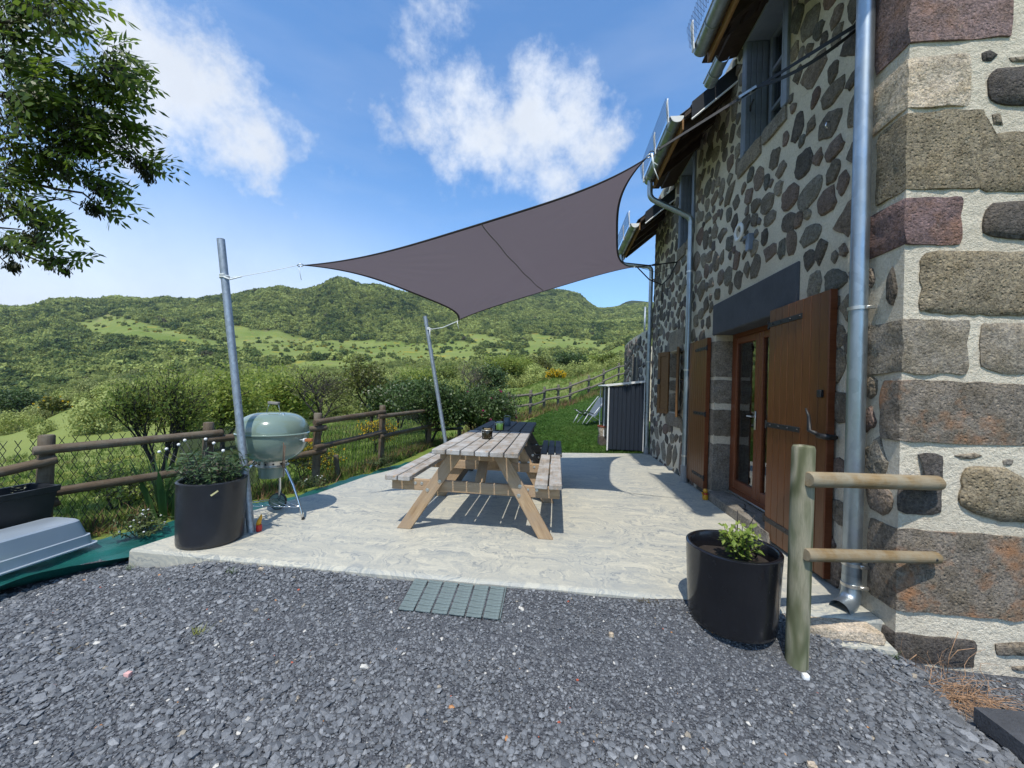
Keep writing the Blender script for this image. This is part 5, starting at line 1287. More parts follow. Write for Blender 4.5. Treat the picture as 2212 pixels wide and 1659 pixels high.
# ---------------------------------------------------------------- sail, poles, ropes, straps
def oncol(px,py,rdist):
    d=ray(px,py); return O+d*(rdist/math.hypot(d.x,d.y))
def sail_set():
    pb1=Vector((-2.531,3.0,-.02)); pt1=ony(477,517,3.0); pb2=Vector((-1.62,5.9,-.02)); pt2=ony(918,683,5.9)
    for a,b_,lab in ((pb1,pt1,'taller looking galvanised tube leaning beside the left black planter'),(pb2,pt2,'galvanised tube rising behind the left edge of the picnic tables')):
        t=thing('support_pole',a,lab,'pole','galvanised poles holding up the shade sail')
        m=MB(); m.tube([a,b_],.030,20,cap=False); m.tube([b_+(a-b_)*.002,b_],[.030,.030],20,cap=False); m.build('tube',MT['galv'],t,True)
        d=(b_-a).normalized(); M=frame_x(a,b_); m=MB(); m.lathe([(.030,0),(.026,0),(.026,-.06)],(0,0,0),20); mm=d.to_track_quat('Z','Y').to_matrix().to_4x4(); m.v=[mm@p+b_ for p in m.v]; m.build('tube_mouth',MT['galv'],t,True,sharp=40)
    P1=ony(655,573,3.15);P2=onx(1397,341,.70);P3=ony(990,692,5.75);P4=ony(1368,577,6.1)
    T=thing('shade_sail',(P1+P2+P3+P4)/4,'taupe four cornered shade sail stretched from two poles to the house','shade sail')
    sg=lambda t:1-(2*t-1)**4*1.0
    c=(P1+P2+P3+P4)/4
    nrm=(P2-P1).cross(P3-P1).normalized()
    def S_(u,v):
        p=(P1*(1-u)+P2*u)*(1-v)+(P3*(1-u)+P4*u)*v
        e12=(P3+P4-P1-P2)/2; e13=(P2+P4-P1-P3)/2
        # edges pulled in
        p=p+e12*(.078*sg(u)*(1-v)**2) - e12*(.050*sg(u)*v**2) + e13*(.070*sg(v)*(1-u)**2) - e13*(.085*sg(v)*u**2)
        s=math.sin(math.pi*u)*math.sin(math.pi*v)
        p=p+nrm*(-.05*s if nrm.z>0 else .05*s)
        cr=max(0,1-min(math.hypot(u,v),math.hypot(1-u,v),math.hypot(u,1-v),math.hypot(1-u,1-v))/.42)
        p+=nrm*.010*math.sin(26*math.atan2(min(v,1-v)+1e-4,min(u,1-u)+1e-4))*cr*s*3
        p+=nrm*.006*mnoise.noise(Vector((u*9,v*2.2,3)))*s+nrm*.004*math.sin((u-.5)*60)*math.exp(-((u-.5)/.05)**2)*s
        return p
    m=MB(); m.grid(S_,72,56)
    o=m.build('fabric',MT['sail'],T,True)
    hw=.022
    m=MB()
    for fn in (lambda t:(S_(t,0),S_(t,.012)),lambda t:(S_(t,1),S_(t,.988)),lambda t:(S_(0,t),S_(.010,t)),lambda t:(S_(1,t),S_(.990,t))):
        v=[];f=[];n=60
        for i in range(n+1):
            a,b_=fn(i/n); d=(b_-a); d=d.normalized() if d.length>1e-6 else Vector((0,0,1)); w=Vector((0,0,-.003)); q=a+d*hw
            v+=[a-d*.004+w,q+w,q-w,a-d*.004-w]
        for i in range(n):
            for k in range(4): f.append((i*4+k,i*4+(k+1)%4,(i+1)*4+(k+1)%4,(i+1)*4+k))
        m.add(v,f)
    m.build('hem',MT['hem'],T)
    for u,w_ in ((.50,.0045),):
        m=MB(); m.tube([S_(u-.0015*math.sin(i*.5),i/50)+Vector((0,0,-.004)) for i in range(51)],w_,5); m.build('seam',plain('olive_seam',(.12,.115,.085),.8),T)
    # corner rings
    for p,q_ in ((P1,-1),(P2,1),(P3,-1),(P4,1)):
        d=(p-c).normalized(); u=d.cross(nrm).normalized(); ct=p+d*.022
        m=MB(); m.tube([ct+(d*math.cos(a*math.pi/9)+u*math.sin(a*math.pi/9))*.022 for a in range(18)],.004,6,closed=True); m.build('corner_ring',MT['steel'],T,True)
    def rope(name,pts,lab,r=.0045,extra=()):
        t=thing(name,pts[0],lab,'rope'); MB().tube(pts,r,6).build('cord',MT['rope'],t,True)
        for e in extra: MB().tube(e,r,6).build('loose_end',MT['rope'],t,True)
        return t
    def wrap(p,r,n=3):
        return [p+Vector((r*math.cos(a*.5),r*math.sin(a*.5),.006*a/6-.01)) for a in range(int(12.6*n))]
    tp=ony(485,600,3.0); 
    d1=(P1-c).normalized(); ring1=P1+d1*.04
    t=rope('tie_rope',[tp+Vector((.03,-.01,.0)),tp+Vector((.12,.0,.005)),ring1*.6+tp*.4+Vector((0,0,-.01)),ring1],'thin white cord tying the left sail corner to the leaning pole',.0026,[[ring1,ring1+Vector((.015,0,-.05)),ring1+Vector((.035,0,-.13))]])
    MB().tube(wrap(tp,.034),.0055,5).build('knot',MT['rope'],t,True); MB().tube([tp+Vector((.02,-.03,0)),tp+Vector((.07,-.02,-.02)),tp+Vector((.16,0,.01))],.006,6).build('loose_end',MT['rope'],t,True)
    tp=ony(927,712,5.9); d3=(P3-c).normalized(); ring3=P3+d3*.04
    t=rope('tie_rope',[tp+Vector((.03,-.02,0)),tp*.5+ring3*.5+Vector((0,0,-.03)),ring3],'slack white cord tying the lower sail corner to the pole behind the tables',.006,[[ring3,ring3+Vector((.01,0,-.05)),ring3+Vector((.03,0,-.11))],[tp+Vector((.02,-.03,0)),tp+Vector((.03,-.03,-.14))]])
    MB().tube(wrap(tp,.035),.007,5).build('knot',MT['rope'],t,True)
    def ribbon(a,b_,w,side,n=14,sag=0,tw=0):
        v=[];f=[]
        for i in range(n+1):
            t_=i/n; p=a.lerp(b_,t_)+Vector((0,0,-sag*4*t_*(1-t_))); d=(b_-a).normalized(); s=side.normalized(); s=Matrix.Rotation(tw*t_,3,d)@s; nn=d.cross(s).normalized()*.0015
            v+=[p-s*w/2-nn,p+s*w/2-nn,p+s*w/2+nn,p-s*w/2+nn]
        for i in range(n):
            for k in range(4): f.append((i*4+k,i*4+(k+1)%4,(i+1)*4+(k+1)%4,(i+1)*4+k))
        return MB().add(v,f)
    d2=(P2-c).normalized(); r2=P2+d2*.05; eye=Vector((1.93,2.80,3.80)); rt=r2.lerp(eye,.52)
    t=thing('ratchet_strap',r2,'long black ratchet strap from the top sail corner up to the near wall','strap')
    MB().tube([r2+Vector((.022*math.cos(a*math.pi/8),0,.022*math.sin(a*math.pi/8))) for a in range(16)],.004,6,closed=True).build('hook_ring',MT['iron'],t,True)
    r3=r2.lerp(eye,.045); MB().tube([r3+Vector((.016*math.cos(a*math.pi/8),0,.016*math.sin(a*math.pi/8))) for a in range(16)],.004,6,closed=True).build('hook_ring',MT['iron'],t,True)
    ribbon(r3,rt,.024,Vector((0,.4,1)),tw=.3).build('webbing',MT['strap'],t); ribbon(rt,eye,.026,Vector((0,.4,1)),tw=.6).build('webbing',MT['strap'],t); ribbon(rt+Vector((.05,-.03,.02)),eye+Vector((0,0,-.03)),.024,Vector((0,.4,1)),sag=.05,tw=1.5).build('webbing',MT['strap'],t)
    M=frame_x(rt-(eye-r2).normalized()*.07,rt+(eye-r2).normalized()*.07)
    m=MB(); 
    for s in (-1,1): m.box((0,s*.02,0),(.12,.003,.020),.001)
    m.tube([(-.05,-.02,0),(-.05,.02,0)],.011,10); m.tube([(.02,-.02,0),(.02,.02,0)],.012,10); m.box((.045,0,.012),(.03,.036,.003),.001)
    m.v=[M@p for p in m.v]; m.build('ratchet',MT['galv'],t,True,sharp=40)
    m=MB(); m.tube([r2,r2+Vector((.01,0,-.06)),r2+Vector((0.02,0,-.12))],.008,6); m.tube([r2+Vector((.01,0,-.07)),r2+Vector((.05,0,-.10))],.004,5); m.tube([r2+Vector((.02,0,-.12)),r2+Vector((.06,.0,-.22))],.0035,5); m.build('white_tie',MT['rope'],t,True)
    MB().tube([(1.955,2.80,3.80),(1.915,2.80,3.80)],.008,8).build('eye_bolt',MT['iron'],t,True)
    e2=onx(1463,566,WX-.02); d4=(P4-c).normalized(); r4=P4+d4*.05
    t=thing('ratchet_strap',r4,'slack black strap looping from the far sail corner to the house wall','strap')
    ribbon(r4,e2,.022,Vector((0,.2,1)),tw=.5).build('webbing',MT['strap'],t)
    lo=onx(*C((2400,550),.3617,570,1580),WX-.25)
    m=MB(); m.tube([r4+Vector((.03,0,0)),onx(*C((2400,550),.3617,430,1520),1.45),lo,onx(*C((2400,550),.3617,650,1500),WX-.12),e2],.010,5); m.tube([lo,onx(*C((2400,550),.3617,568,1800),WX-.22)],.009,5)
    m.build('loose_tail',MT['strap'],t,True)
    m=MB(); m.tube([r4+Vector((.05,0,0)),onx(*C((2400,550),.3617,530,1450),1.6),onx(*C((2400,550),.3617,680,1390),WX-.05)],.0035,5); m.build('loose_tail',MT['strap'],t,True)
    mid=r4.lerp(e2,.45); M=frame_x(mid-(e2-r4).normalized()*.05,mid+(e2-r4).normalized()*.05); m=MB(); m.box((0,0,0),(.10,.034,.03),.004); m.v=[M@p for p in m.v]; m.build('ratchet',MT['iron'],t)
sail_set()
# ---------------------------------------------------------------- kettle barbecue
def kettle():
    cx,cy=-2.675,3.40; t=thing('kettle_barbecue',(cx,cy,0),'round sage green kettle barbecue on three curved metal legs behind the left pole','barbecue')
    K=lambda pr,nm,mt,par=t,n=48,sharp=35:MB().lathe(pr,(cx,cy,0),n).build(nm,mt,par,True,(cx,cy,0),sharp=sharp)
    rim=.79; r=.305
    pr=[(r+.006,rim-.004),(r+.010,rim+.004),(r+.004,rim+.010)]+[(r*math.cos(a)**.62 if a<1.5 else 0.0,rim+.012+.185*math.sin(a)) for a in [i*math.pi/2/16 for i in range(17)]]
    lid=K(pr,'lid',MT['kettle'])
    bw=[(r-.002,rim-.006),(r-.004,rim-.04)]+[((r-.004)*math.cos(a)**.75,rim-.04-.235*math.sin(a)) for a in [i*math.pi/2/14 for i in range(1,14)]]+[(0,rim-.275)]
    bowl=K(bw,'bowl',MT['kettle'])
    K([(r+.004,rim-.012),(r+.006,rim-.006),(r-.01,rim-.005)],'bowl_rim',MT['kettle'],bowl)
    K([(.125,rim-.268),(.127,rim-.262),(.122,rim-.30),(.125,rim-.30),(.125,rim-.304),(.118,rim-.305)],'ash_collar',MT['steel'],bowl)
    m=MB()
    for k in range(12):
        a=k*math.pi/6+.2; m.lathe([(.009,0),(.009,.003),(0,.003)],(cx+.1245*math.cos(a),cy+.1245*math.sin(a),rim-.283),8,Matrix.Rotation(a,4,'Z')@Matrix.Rotation(R(90),4,'Y'))
    m.build('vent_hole',MT['iron'],bowl)
    K([(.14,rim-.312),(.143,rim-.308),(.118,rim-.305)],'ash_ring',MT['steel'],bowl)
    K([(.117,rim-.306),(.116,rim-.335),(.108,rim-.42),(.0,rim-.425)],'ash_catcher',MT['kettle'])
    # lid handle on its bracket
    hz=rim+.197
    m=MB(); m.tube([(cx-.075,cy-.01,hz-.015),(cx-.055,cy-.01,hz+.05),(cx-.04,cy-.01,hz+.085)],.0035,6); m.tube([(cx+.075,cy-.01,hz-.015),(cx+.055,cy-.01,hz+.05),(cx+.045,cy-.01,hz+.08)],.0035,6); m.build('handle_bracket',MT['steel'],lid,True)
    beam('lid_handle',(cx-.055,cy-.01,hz+.087),(cx+.055,cy-.01,hz+.083),.035,.026,MT['greywood'],lid,ch=.005)
    m=MB(); m.lathe([(.034,0),(.034,.003),(.012,.004),(.008,.016),(0,.017)],(cx+.14,cy-.06,hz-.018),16,Matrix.Rotation(R(16),4,'Y')); m.box((cx+.115,cy-.075,hz-.012),(.03,.015,.01),.002); m.build('lid_vent',MT['chrome'],lid,True,sharp=40)
    # side handle, hooks
    m=MB(); m.tube([(cx+.27,cy-.04,rim-.05),(cx+.345,cy-.04,rim-.05),(cx+.35,cy-.04,rim-.05)],.004,6); m.box((cx+.352,cy-.04,rim-.05),(.012,.05,.032),.003); m.build('side_handle_bracket',MT['white'],bowl,True)
    beam('side_handle',(cx+.359,cy-.04,rim-.05),(cx+.43,cy-.045,rim-.046),.03,.028,MT['redwood'],bowl,ch=.004)
    m=MB(); m.tube([(cx+.25,cy-.19,rim-.06),(cx+.262,cy-.2,rim-.07),(cx+.258,cy-.2,rim-.28)],.004,6); m.tube([(cx+.275,cy-.2,rim-.08),(cx+.27,cy-.2,rim-.38)],.003,6); m.build('hanging_tool',plain('rusty_brown_rod',(.13,.07,.04),.7),t,True)
    # legs
    def leg(p,nm='leg',foot=True):
        o=MB().tube(p,.0115,12).build(nm,MT['chrome'],t,True)
        if foot: MB().tube([p[-1]+Vector((0,0,.02)),p[-1]+Vector((0,0,-.001))],.0135,12).build('foot_cap',MT['black'],o,True,sharp=40)
        return o
    V=Vector
    leg([V((cx+.10,cy-.02,rim-.255)),V((cx+.175,cy-.03,rim-.36)),V((cx+.25,cy-.04,.31)),V((cx+.315,cy-.05,.17)),V((cx+.352,cy-.05,.06)),V((-2.308,3.352,.002))])
    leg([V((cx-.12,cy-.06,rim-.26)),V((cx-.19,cy-.09,rim-.37)),V((cx-.26,cy-.12,.28)),V((cx-.32,cy-.15,.12)),V((cx-.34,cy-.16,.002))])
    leg([V((cx-.01,cy+.12,rim-.262)),V((cx-.02,cy+.13,.36)),V((cx-.035,cy+.16,.2)),V((cx-.045,cy+.17,.09))],foot=False)
    wx,wy=cx-.06,cy+.17
    W_=MB(); W_.lathe([(0,.012),(.035,.012),(.04,.008),(.070,.008),(.075,.013),(.075,-.013),(.07,-.008),(.04,-.008),(.035,-.012),(0,-.012)],(wx,wy,.082),32,Matrix.Rotation(R(90),4,'X')@Matrix.Rotation(R(14),4,'Y')); wo=W_.build('wheel',MT['kettlew'],t,True,sharp=40)
    W_=MB(); W_.lathe([(.074,-.014),(.082,-.012),(.082,.012),(.074,.014)],(wx,wy,.082),32,Matrix.Rotation(R(90),4,'X')@Matrix.Rotation(R(14),4,'Y')); W_.build('tyre',MT['iron'],wo,True,sharp=40)
    # wire shelf
    m=MB(); zz=.115
    A,B,D=V((cx+.33,cy-.05,zz)),V((cx-.32,cy-.15,zz)),V((cx-.045,cy+.15,zz))
    for a,b_ in ((A,B),(B,D),(D,A)): m.tube([a,b_],.0035,6)
    for k in range(1,8): s=k/8; m.tube([B.lerp(A,s)*1,B.lerp(D,s) if s<.99 else D],.0022,5); 
    m.build('bottom_shelf',MT['chrome'],t,True)
kettle()
# ---------------------------------------------------------------- planters
def sprig(q,base,d,L,n,ls,rn,w=.38,droop=.3):
    base=Vector(base); d=Vector(d).normalized(); p=base.copy(); pts=[p.copy()]
    for i in range(n):
        p=p+d*(L/n); d=(d+Vector((rn.normal()*.08,rn.normal()*.08,-.03))).normalized(); pts.append(p.copy())
        for s in range(2):
            a=i*2.4+s*math.pi+rn.normal()*.3; side=Vector((math.cos(a),math.sin(a),.0)); side=(side-d*side.dot(d)); side.normalize()
            dirn=(side+d*.55+Vector((0,0,-droop*rn.rand()))).normalized(); l=ls*(.7+.5*rn.rand())*(.6+.6*i/n if n>3 else 1)
            nn=dirn.cross(Vector((rn.normal()*.3,rn.normal()*.3,1))).normalized(); up=dirn.cross(nn)
            k=len(q.v); tip=p+dirn*l+Vector((0,0,-.12*l)); m1=p+dirn*l*.5
            q.v+=[p,m1+nn*l*w*.5+up*.03*l,tip,m1-nn*l*w*.5+up*.03*l,m1-up*.02*l]; q.f+=[(k,k+1,k+4),(k+1,k+2,k+4),(k+2,k+3,k+4),(k+3,k,k+4)]
    return pts
def planters():
    def pot(cx,cy,z0,rb,rt,h,mat,lab,n=56):
        t=thing('planter',(cx,cy,z0),lab,'planter','black cylindrical planters at the terrace front')
        MB().lathe([(0,0),(rb*.93,0),(rb*.985,.008),(rb,.03),((rb+rt)/2,h*.5),(rt,h-.02),(rt+.001,h-.006),(rt-.008,h),(rt-.020,h),(rt-.026,h-.008),(rt-.03,h-.10),(rt-.03,h-.16)],(cx,cy,z0),n).build('pot',mat,t,True,(cx,cy,z0),sharp=60)
        q=MB(); q.lathe([(0,h-.085),(rt*.3,h-.07),(rt*.6,h-.08),(rt-.029,h-.095)],(cx,cy,z0),32)
        for p in q.v: p.z+=.010*mnoise.noise(p*30)
        q.build('soil',MT['soil'],t,True)
        return t
    L=pot(-2.715,2.80,0,.220,.231,.492,MT['potL'],'charcoal planter with a bushy dark green shrub and ball lights beside the left pole')
    MB().box((-2.540,2.637,.425),(.055,.002,.012),.0,Matrix.Rotation(R(32),4,'Z')@Matrix.Rotation(R(-38),4,'Y')).build('pale_sticker',plain('pale_yellow_tape',(.55,.50,.25),.6),L)
    Rr=pot(1.062,2.42,-.035,.232,.250,.442,MT['potR'],'glossy black planter with a small yellow green plant beside the wooden post')
    MB().tube([(1.03+.01,2.197,.10),(1.032,2.189,.20)],.0025,5).build('paint_drip',MT['white'],Rr)
    MB().lathe([(.010,0),(.008,.003),(0,.004)],(.838,2.42,.355),12,Matrix.Rotation(R(90),4,'Y')).build('overflow_hole',MT['white'],Rr)
    rn=np.random.RandomState(4)
    def plant(name,c,h,spread,nst,ls,n,mat,lab,lean=(0,0),stemm=None,w=.38):
        t=thing(name,c,lab,'plant'); q=MB(); stems=MB()
        for i in range(nst):
            a=rn.rand()*6.28; rr=math.sqrt(rn.rand()); b_=Vector(c)+Vector((math.cos(a)*rr*spread*.35,math.sin(a)*rr*spread*.35,0)); d=Vector((math.cos(a)*rr*spread*1.3/h*.8+lean[0],math.sin(a)*rr*spread*1.3/h*.8+lean[1],1))
            pts=sprig(q,b_,d,h*(.6+.5*rn.rand()),n,ls,rn,w); stems.tube(pts,.0022,4)
        q.build('foliage',mat,t,False,kind='stuff'); stems.build('stems',stemm or MT['bark'],t,kind='stuff'); return t
    dg=leafmat('dark_shrub_leaves',(.045,.085,.028),(.085,.14,.05),.25,.45); yg=leafmat('yellow_green_leaves',(.16,.24,.035),(.30,.37,.075),.4,.5)
    plant('potted_shrub',(-2.73,2.81,.41),.31,.23,46,.062,9,dg,'dense dark green leafy shrub growing out of the charcoal planter')
    plant('potted_shrub',(1.09,2.40,.33),.19,.085,26,.050,8,yg,'small bright yellow green shrub in the glossy black planter',w=.42)
    t=thing('dry_twigs',(1.12,2.45,.35),'bare dead twigs sticking up beside the yellow green shrub','twigs'); q=MB()
    for pts in (((1.09,2.44,.33),(1.10,2.45,.50),(1.10,2.45,.60)),((1.12,2.44,.34),(1.15,2.44,.48),(1.185,2.43,.585)),((1.19,2.42,.34),(1.21,2.41,.40),(1.22,2.40,.45)),((1.19,2.42,.36),(1.17,2.41,.41),(1.16,2.40,.43))): q.tube(pts,[.005,.0035,.003],5)
    q.build('twigs',MT['darkbark'],t,True)
    for i,(x,y) in enumerate(((1110,405),(1160,385),(1245,355),(1288,325),(1433,317),(1490,345),(1555,397))):
        p=ony(*c4(x,y),2.74+.03*(i%3)); base=Vector((-2.72+(p.x+2.72)*.25,2.79,.42))
        t=thing('ball_light',base,('lowest white ball light, leftmost over the charcoal planter','second white ball light from the left over the charcoal planter','third white ball light from the left over the charcoal planter','highest of the left hand white ball lights over the charcoal planter','white ball light highest on the right over the charcoal planter','white ball light nearest the leaning pole against the rail','small white ball light half hidden in the shrub leaves at right')[i],'garden light','white ball stake lights in the charcoal planter')
        b_=MB(); b_.lathe([(.0001+.0115*math.sin(k*math.pi/10),.0115*-math.cos(k*math.pi/10)) for k in range(11)],p,14); b_.build('ball',MT['white'],t,True)
        MB().tube([base,base.lerp(p,.6)+Vector((0,0,.03)),p],.0022,5).build('stem',MT['black'],t,True)
planters()
# ---------------------------------------------------------------- fences
def fences():
    V=Vector
    def pt(px,py,A,B,off=0):
        """point of a sight line on the vertical plane through A,B"""
        A=V((*A[:2],0));B=V((*B[:2],0)); d=(B-A).normalized(); n=V((-d.y,d.x,0)); A=A-n*off; r_=ray(px,py); s=(A-O).dot(n)/r_.dot(n); return O+r_*s
    c8=lambda X,Y:C((1150,1450),.33906,X,Y); c9=lambda X,Y:C((1850,1400),.30135,X,Y); c10=lambda X,Y:C((0,1600),.42194,X,Y)
    N=[FP[1],FP[2],FP[3],FP[4],FP[5],FP[6]]
    T=thing('post_and_rail_fence',(-3.4,4.5,-.2),'brown round pole fence with diamond wire mesh along the terrace side','fence')
    tops=[None,(88,940),(457,912),(684,892),(822,875.5),(925,870)]
    mesh_m=plain('green_coated_wire',(.012,.018,.012),.6)
    for i,(x,y) in enumerate(N):
        if tops[i]: zt=oncol(*tops[i],math.hypot(x,y)).z
        else: zt=.72
        log_('post',(x,y,min(ter(x,y),-.15)-.15),(x,y,zt),.052,MT['fence'],T,seed=i*7)
    def rail(A,B,p,q_,r=.040,off=.075):
        a=pt(*p,A,B,off); b_=pt(*q_,A,B,off); log_('rail',a,b_,r,MT['fence'],T,seed=int(p[0]))
    rail(N[1],N[2],c4(228,400),c4(1550,272)); rail(N[1],N[2],c4(345,690),c4(1520,505))
    rail(N[0],N[1],(-190,1065),c4(400,455)); rail(N[0],N[1],(-190,1200),c4(415,745))
    rail(N[2],N[3],c4(1440,322),c8(395,690)); rail(N[2],N[3],c4(1480,540),c8(390,955))
    rail(N[3],N[4],c8(260,630),c8(1075,505)); rail(N[3],N[4],c8(265,925),c8(1085,735))
    rail(N[4],N[5],c8(1000,565),c8(1610,487)); rail(N[4],N[5],c8(1020,795),c8(1640,662))
    # stake leaning behind post b
    log_('stake',(-3.25,5.55,-.3),(-3.29,5.5,.18),.035,MT['fence'],T,seed=3)
    # wire mesh, one roll per bay
    for i in range(len(N)-1):
        A=V((*N[i],0));B=V((*N[i+1],0)); L=(B-A).length; d=(B-A).normalized(); n=V((-d.y,d.x,0)); cw=.078; nc=int(L/cw)+1; m=MB()
        z0=min(ter(*N[i]),-.15)-.05; H=.98 if i<3 else .90; nr=int(H/cw)
        A=A+n*.055
        for k in range(nc*1):
            for s in (0,1):
                v=[]; 
                for j in range(nr+1):
                    u=(k+.5*((j+s)%2))*cw+(.006*mnoise.noise(V((k*.7,j*.5,s)))); v.append(A+d*min(L,u)+V((0,0,z0+j*cw+.03*mnoise.noise(V((k*.16,i,0))))))
                m.tube(v,.0032,3,cap=False)
        m.build('wire_mesh',mesh_m,T,kind='stuff')
    # far run, up the slope
    F=[(-2.75,10.9),(-2.35,13.2)]
    far=[((1098,905),15.4),((1145,897),16.2),((1175,884),17.8),((1205,878),18.7),((1231,870.5),19.5),((1271,856),20.8),((1303,842),22.2),((1336,826),23.8),((1372,812),25.5)]
    P=[V((x,y,ter(x,y))) for x,y in ((-2.96,8.85),)+tuple(F)]
    for (p,r_) in far: P.append(oncol(*p,r_))
    T2=thing('post_and_rail_fence',P[3],'greyish two rail pole fence climbing the slope past the lawn towards the annexe','fence')
    hts=[0,.95,.95,1.02,1.0,.98,1.0,.98,1.05,1.1,1.1,1.1]
    for i,p in enumerate(P):
        if i==0: continue
        log_('post',p-V((0,0,.4)),p+V((0,0,hts[i]+.06)),.06,MT['fencefar'],T2,seed=i,n=8)
    for i in range(1,len(P)-1) :
        a,b_=P[i],P[i+1]; off=V((.0,-.09,0)); e=(b_-a).normalized()*.12
        for hz,s in ((.84,.05),(.42,.05)):
            log_('rail',a+V((0,0,hz*hts[i]/1.0+(.03 if i%2 else -.03)))+off-e,b_+V((0,0,hz*hts[i+1]+(.03 if i%2 else -.03)))+off+e,.05,MT['fencefar'],T2,seed=i*3,n=8)
    a,b_=V((*N[5],0)),P[1]; 
    for hz in (.66,.22): log_('rail',a+V((.08,0,hz)),V((b_.x+.08,b_.y,ter(b_.x,b_.y)+hz+.1)),.04,MT['fence'],T2,seed=5,n=8)
    log_('stake',P[4]+V((-.5,0,-.3)),P[4]+V((-.75,0,.85)),.04,MT['fencefar'],T2,n=8)
    # barrier by the house corner
    B=thing('timber_barrier',(1.29,2.186,-.14),'greenish timber post with two half round rails fixed to the house corner','barrier')
    pz=1.04; v=[];f=[]; n=12
    rr=.054
    for z,k in ((-.35,1),(-.1,1),(.2,1),(.5,1),(.8,1),(pz-.018,1),(pz-.004,.93),(pz,.80)):
        for a in range(n): w=rr*k*(1+.02*mnoise.noise(V((math.cos(a),math.sin(a)*2,z*3)))); v.append((1.292+w*math.cos(2*math.pi*a/n+.26)+.006*z,2.186+w*math.sin(2*math.pi*a/n+.26)*.95,z))
    v=[(p[2],p[0]-1.292,p[1]-2.186) for p in v]   # grain along local X
    for j in range(7):
        for a in range(n): f.append((j*n+a,j*n+(a+1)%n,(j+1)*n+(a+1)%n,(j+1)*n+a))
    f.append(tuple(7*n+a for a in range(n)))
    me=mesh('post',v,f,MT['greenpost'],True); me.set_sharp_from_angle(angle=R(38)); o=bpy.data.objects.new('post',me)
    link(o,Matrix(((0,1,0,1.292),(0,0,1,2.186),(1,0,0,0),(0,0,0,1))),B)
    log_('rail',(1.285,2.125,.876),(2.11,2.385,.842),.040,MT['railwood'],B,seed=4,n=16)
    log_('rail',(1.285,2.125,.492),(2.116,2.390,.430),.032,MT['railwood'],B,seed=9,n=16)
    for p in ((1.35,2.11,.872),(2.07,2.335,.843),(1.35,2.12,.488),(2.075,2.345,.433)):
        MB().lathe([(.008,0),(.007,.003),(0,.004)],p,10,Matrix.Rotation(R(90),4,'X')).build('screw_head',MT['iron'],B,True)
fences()
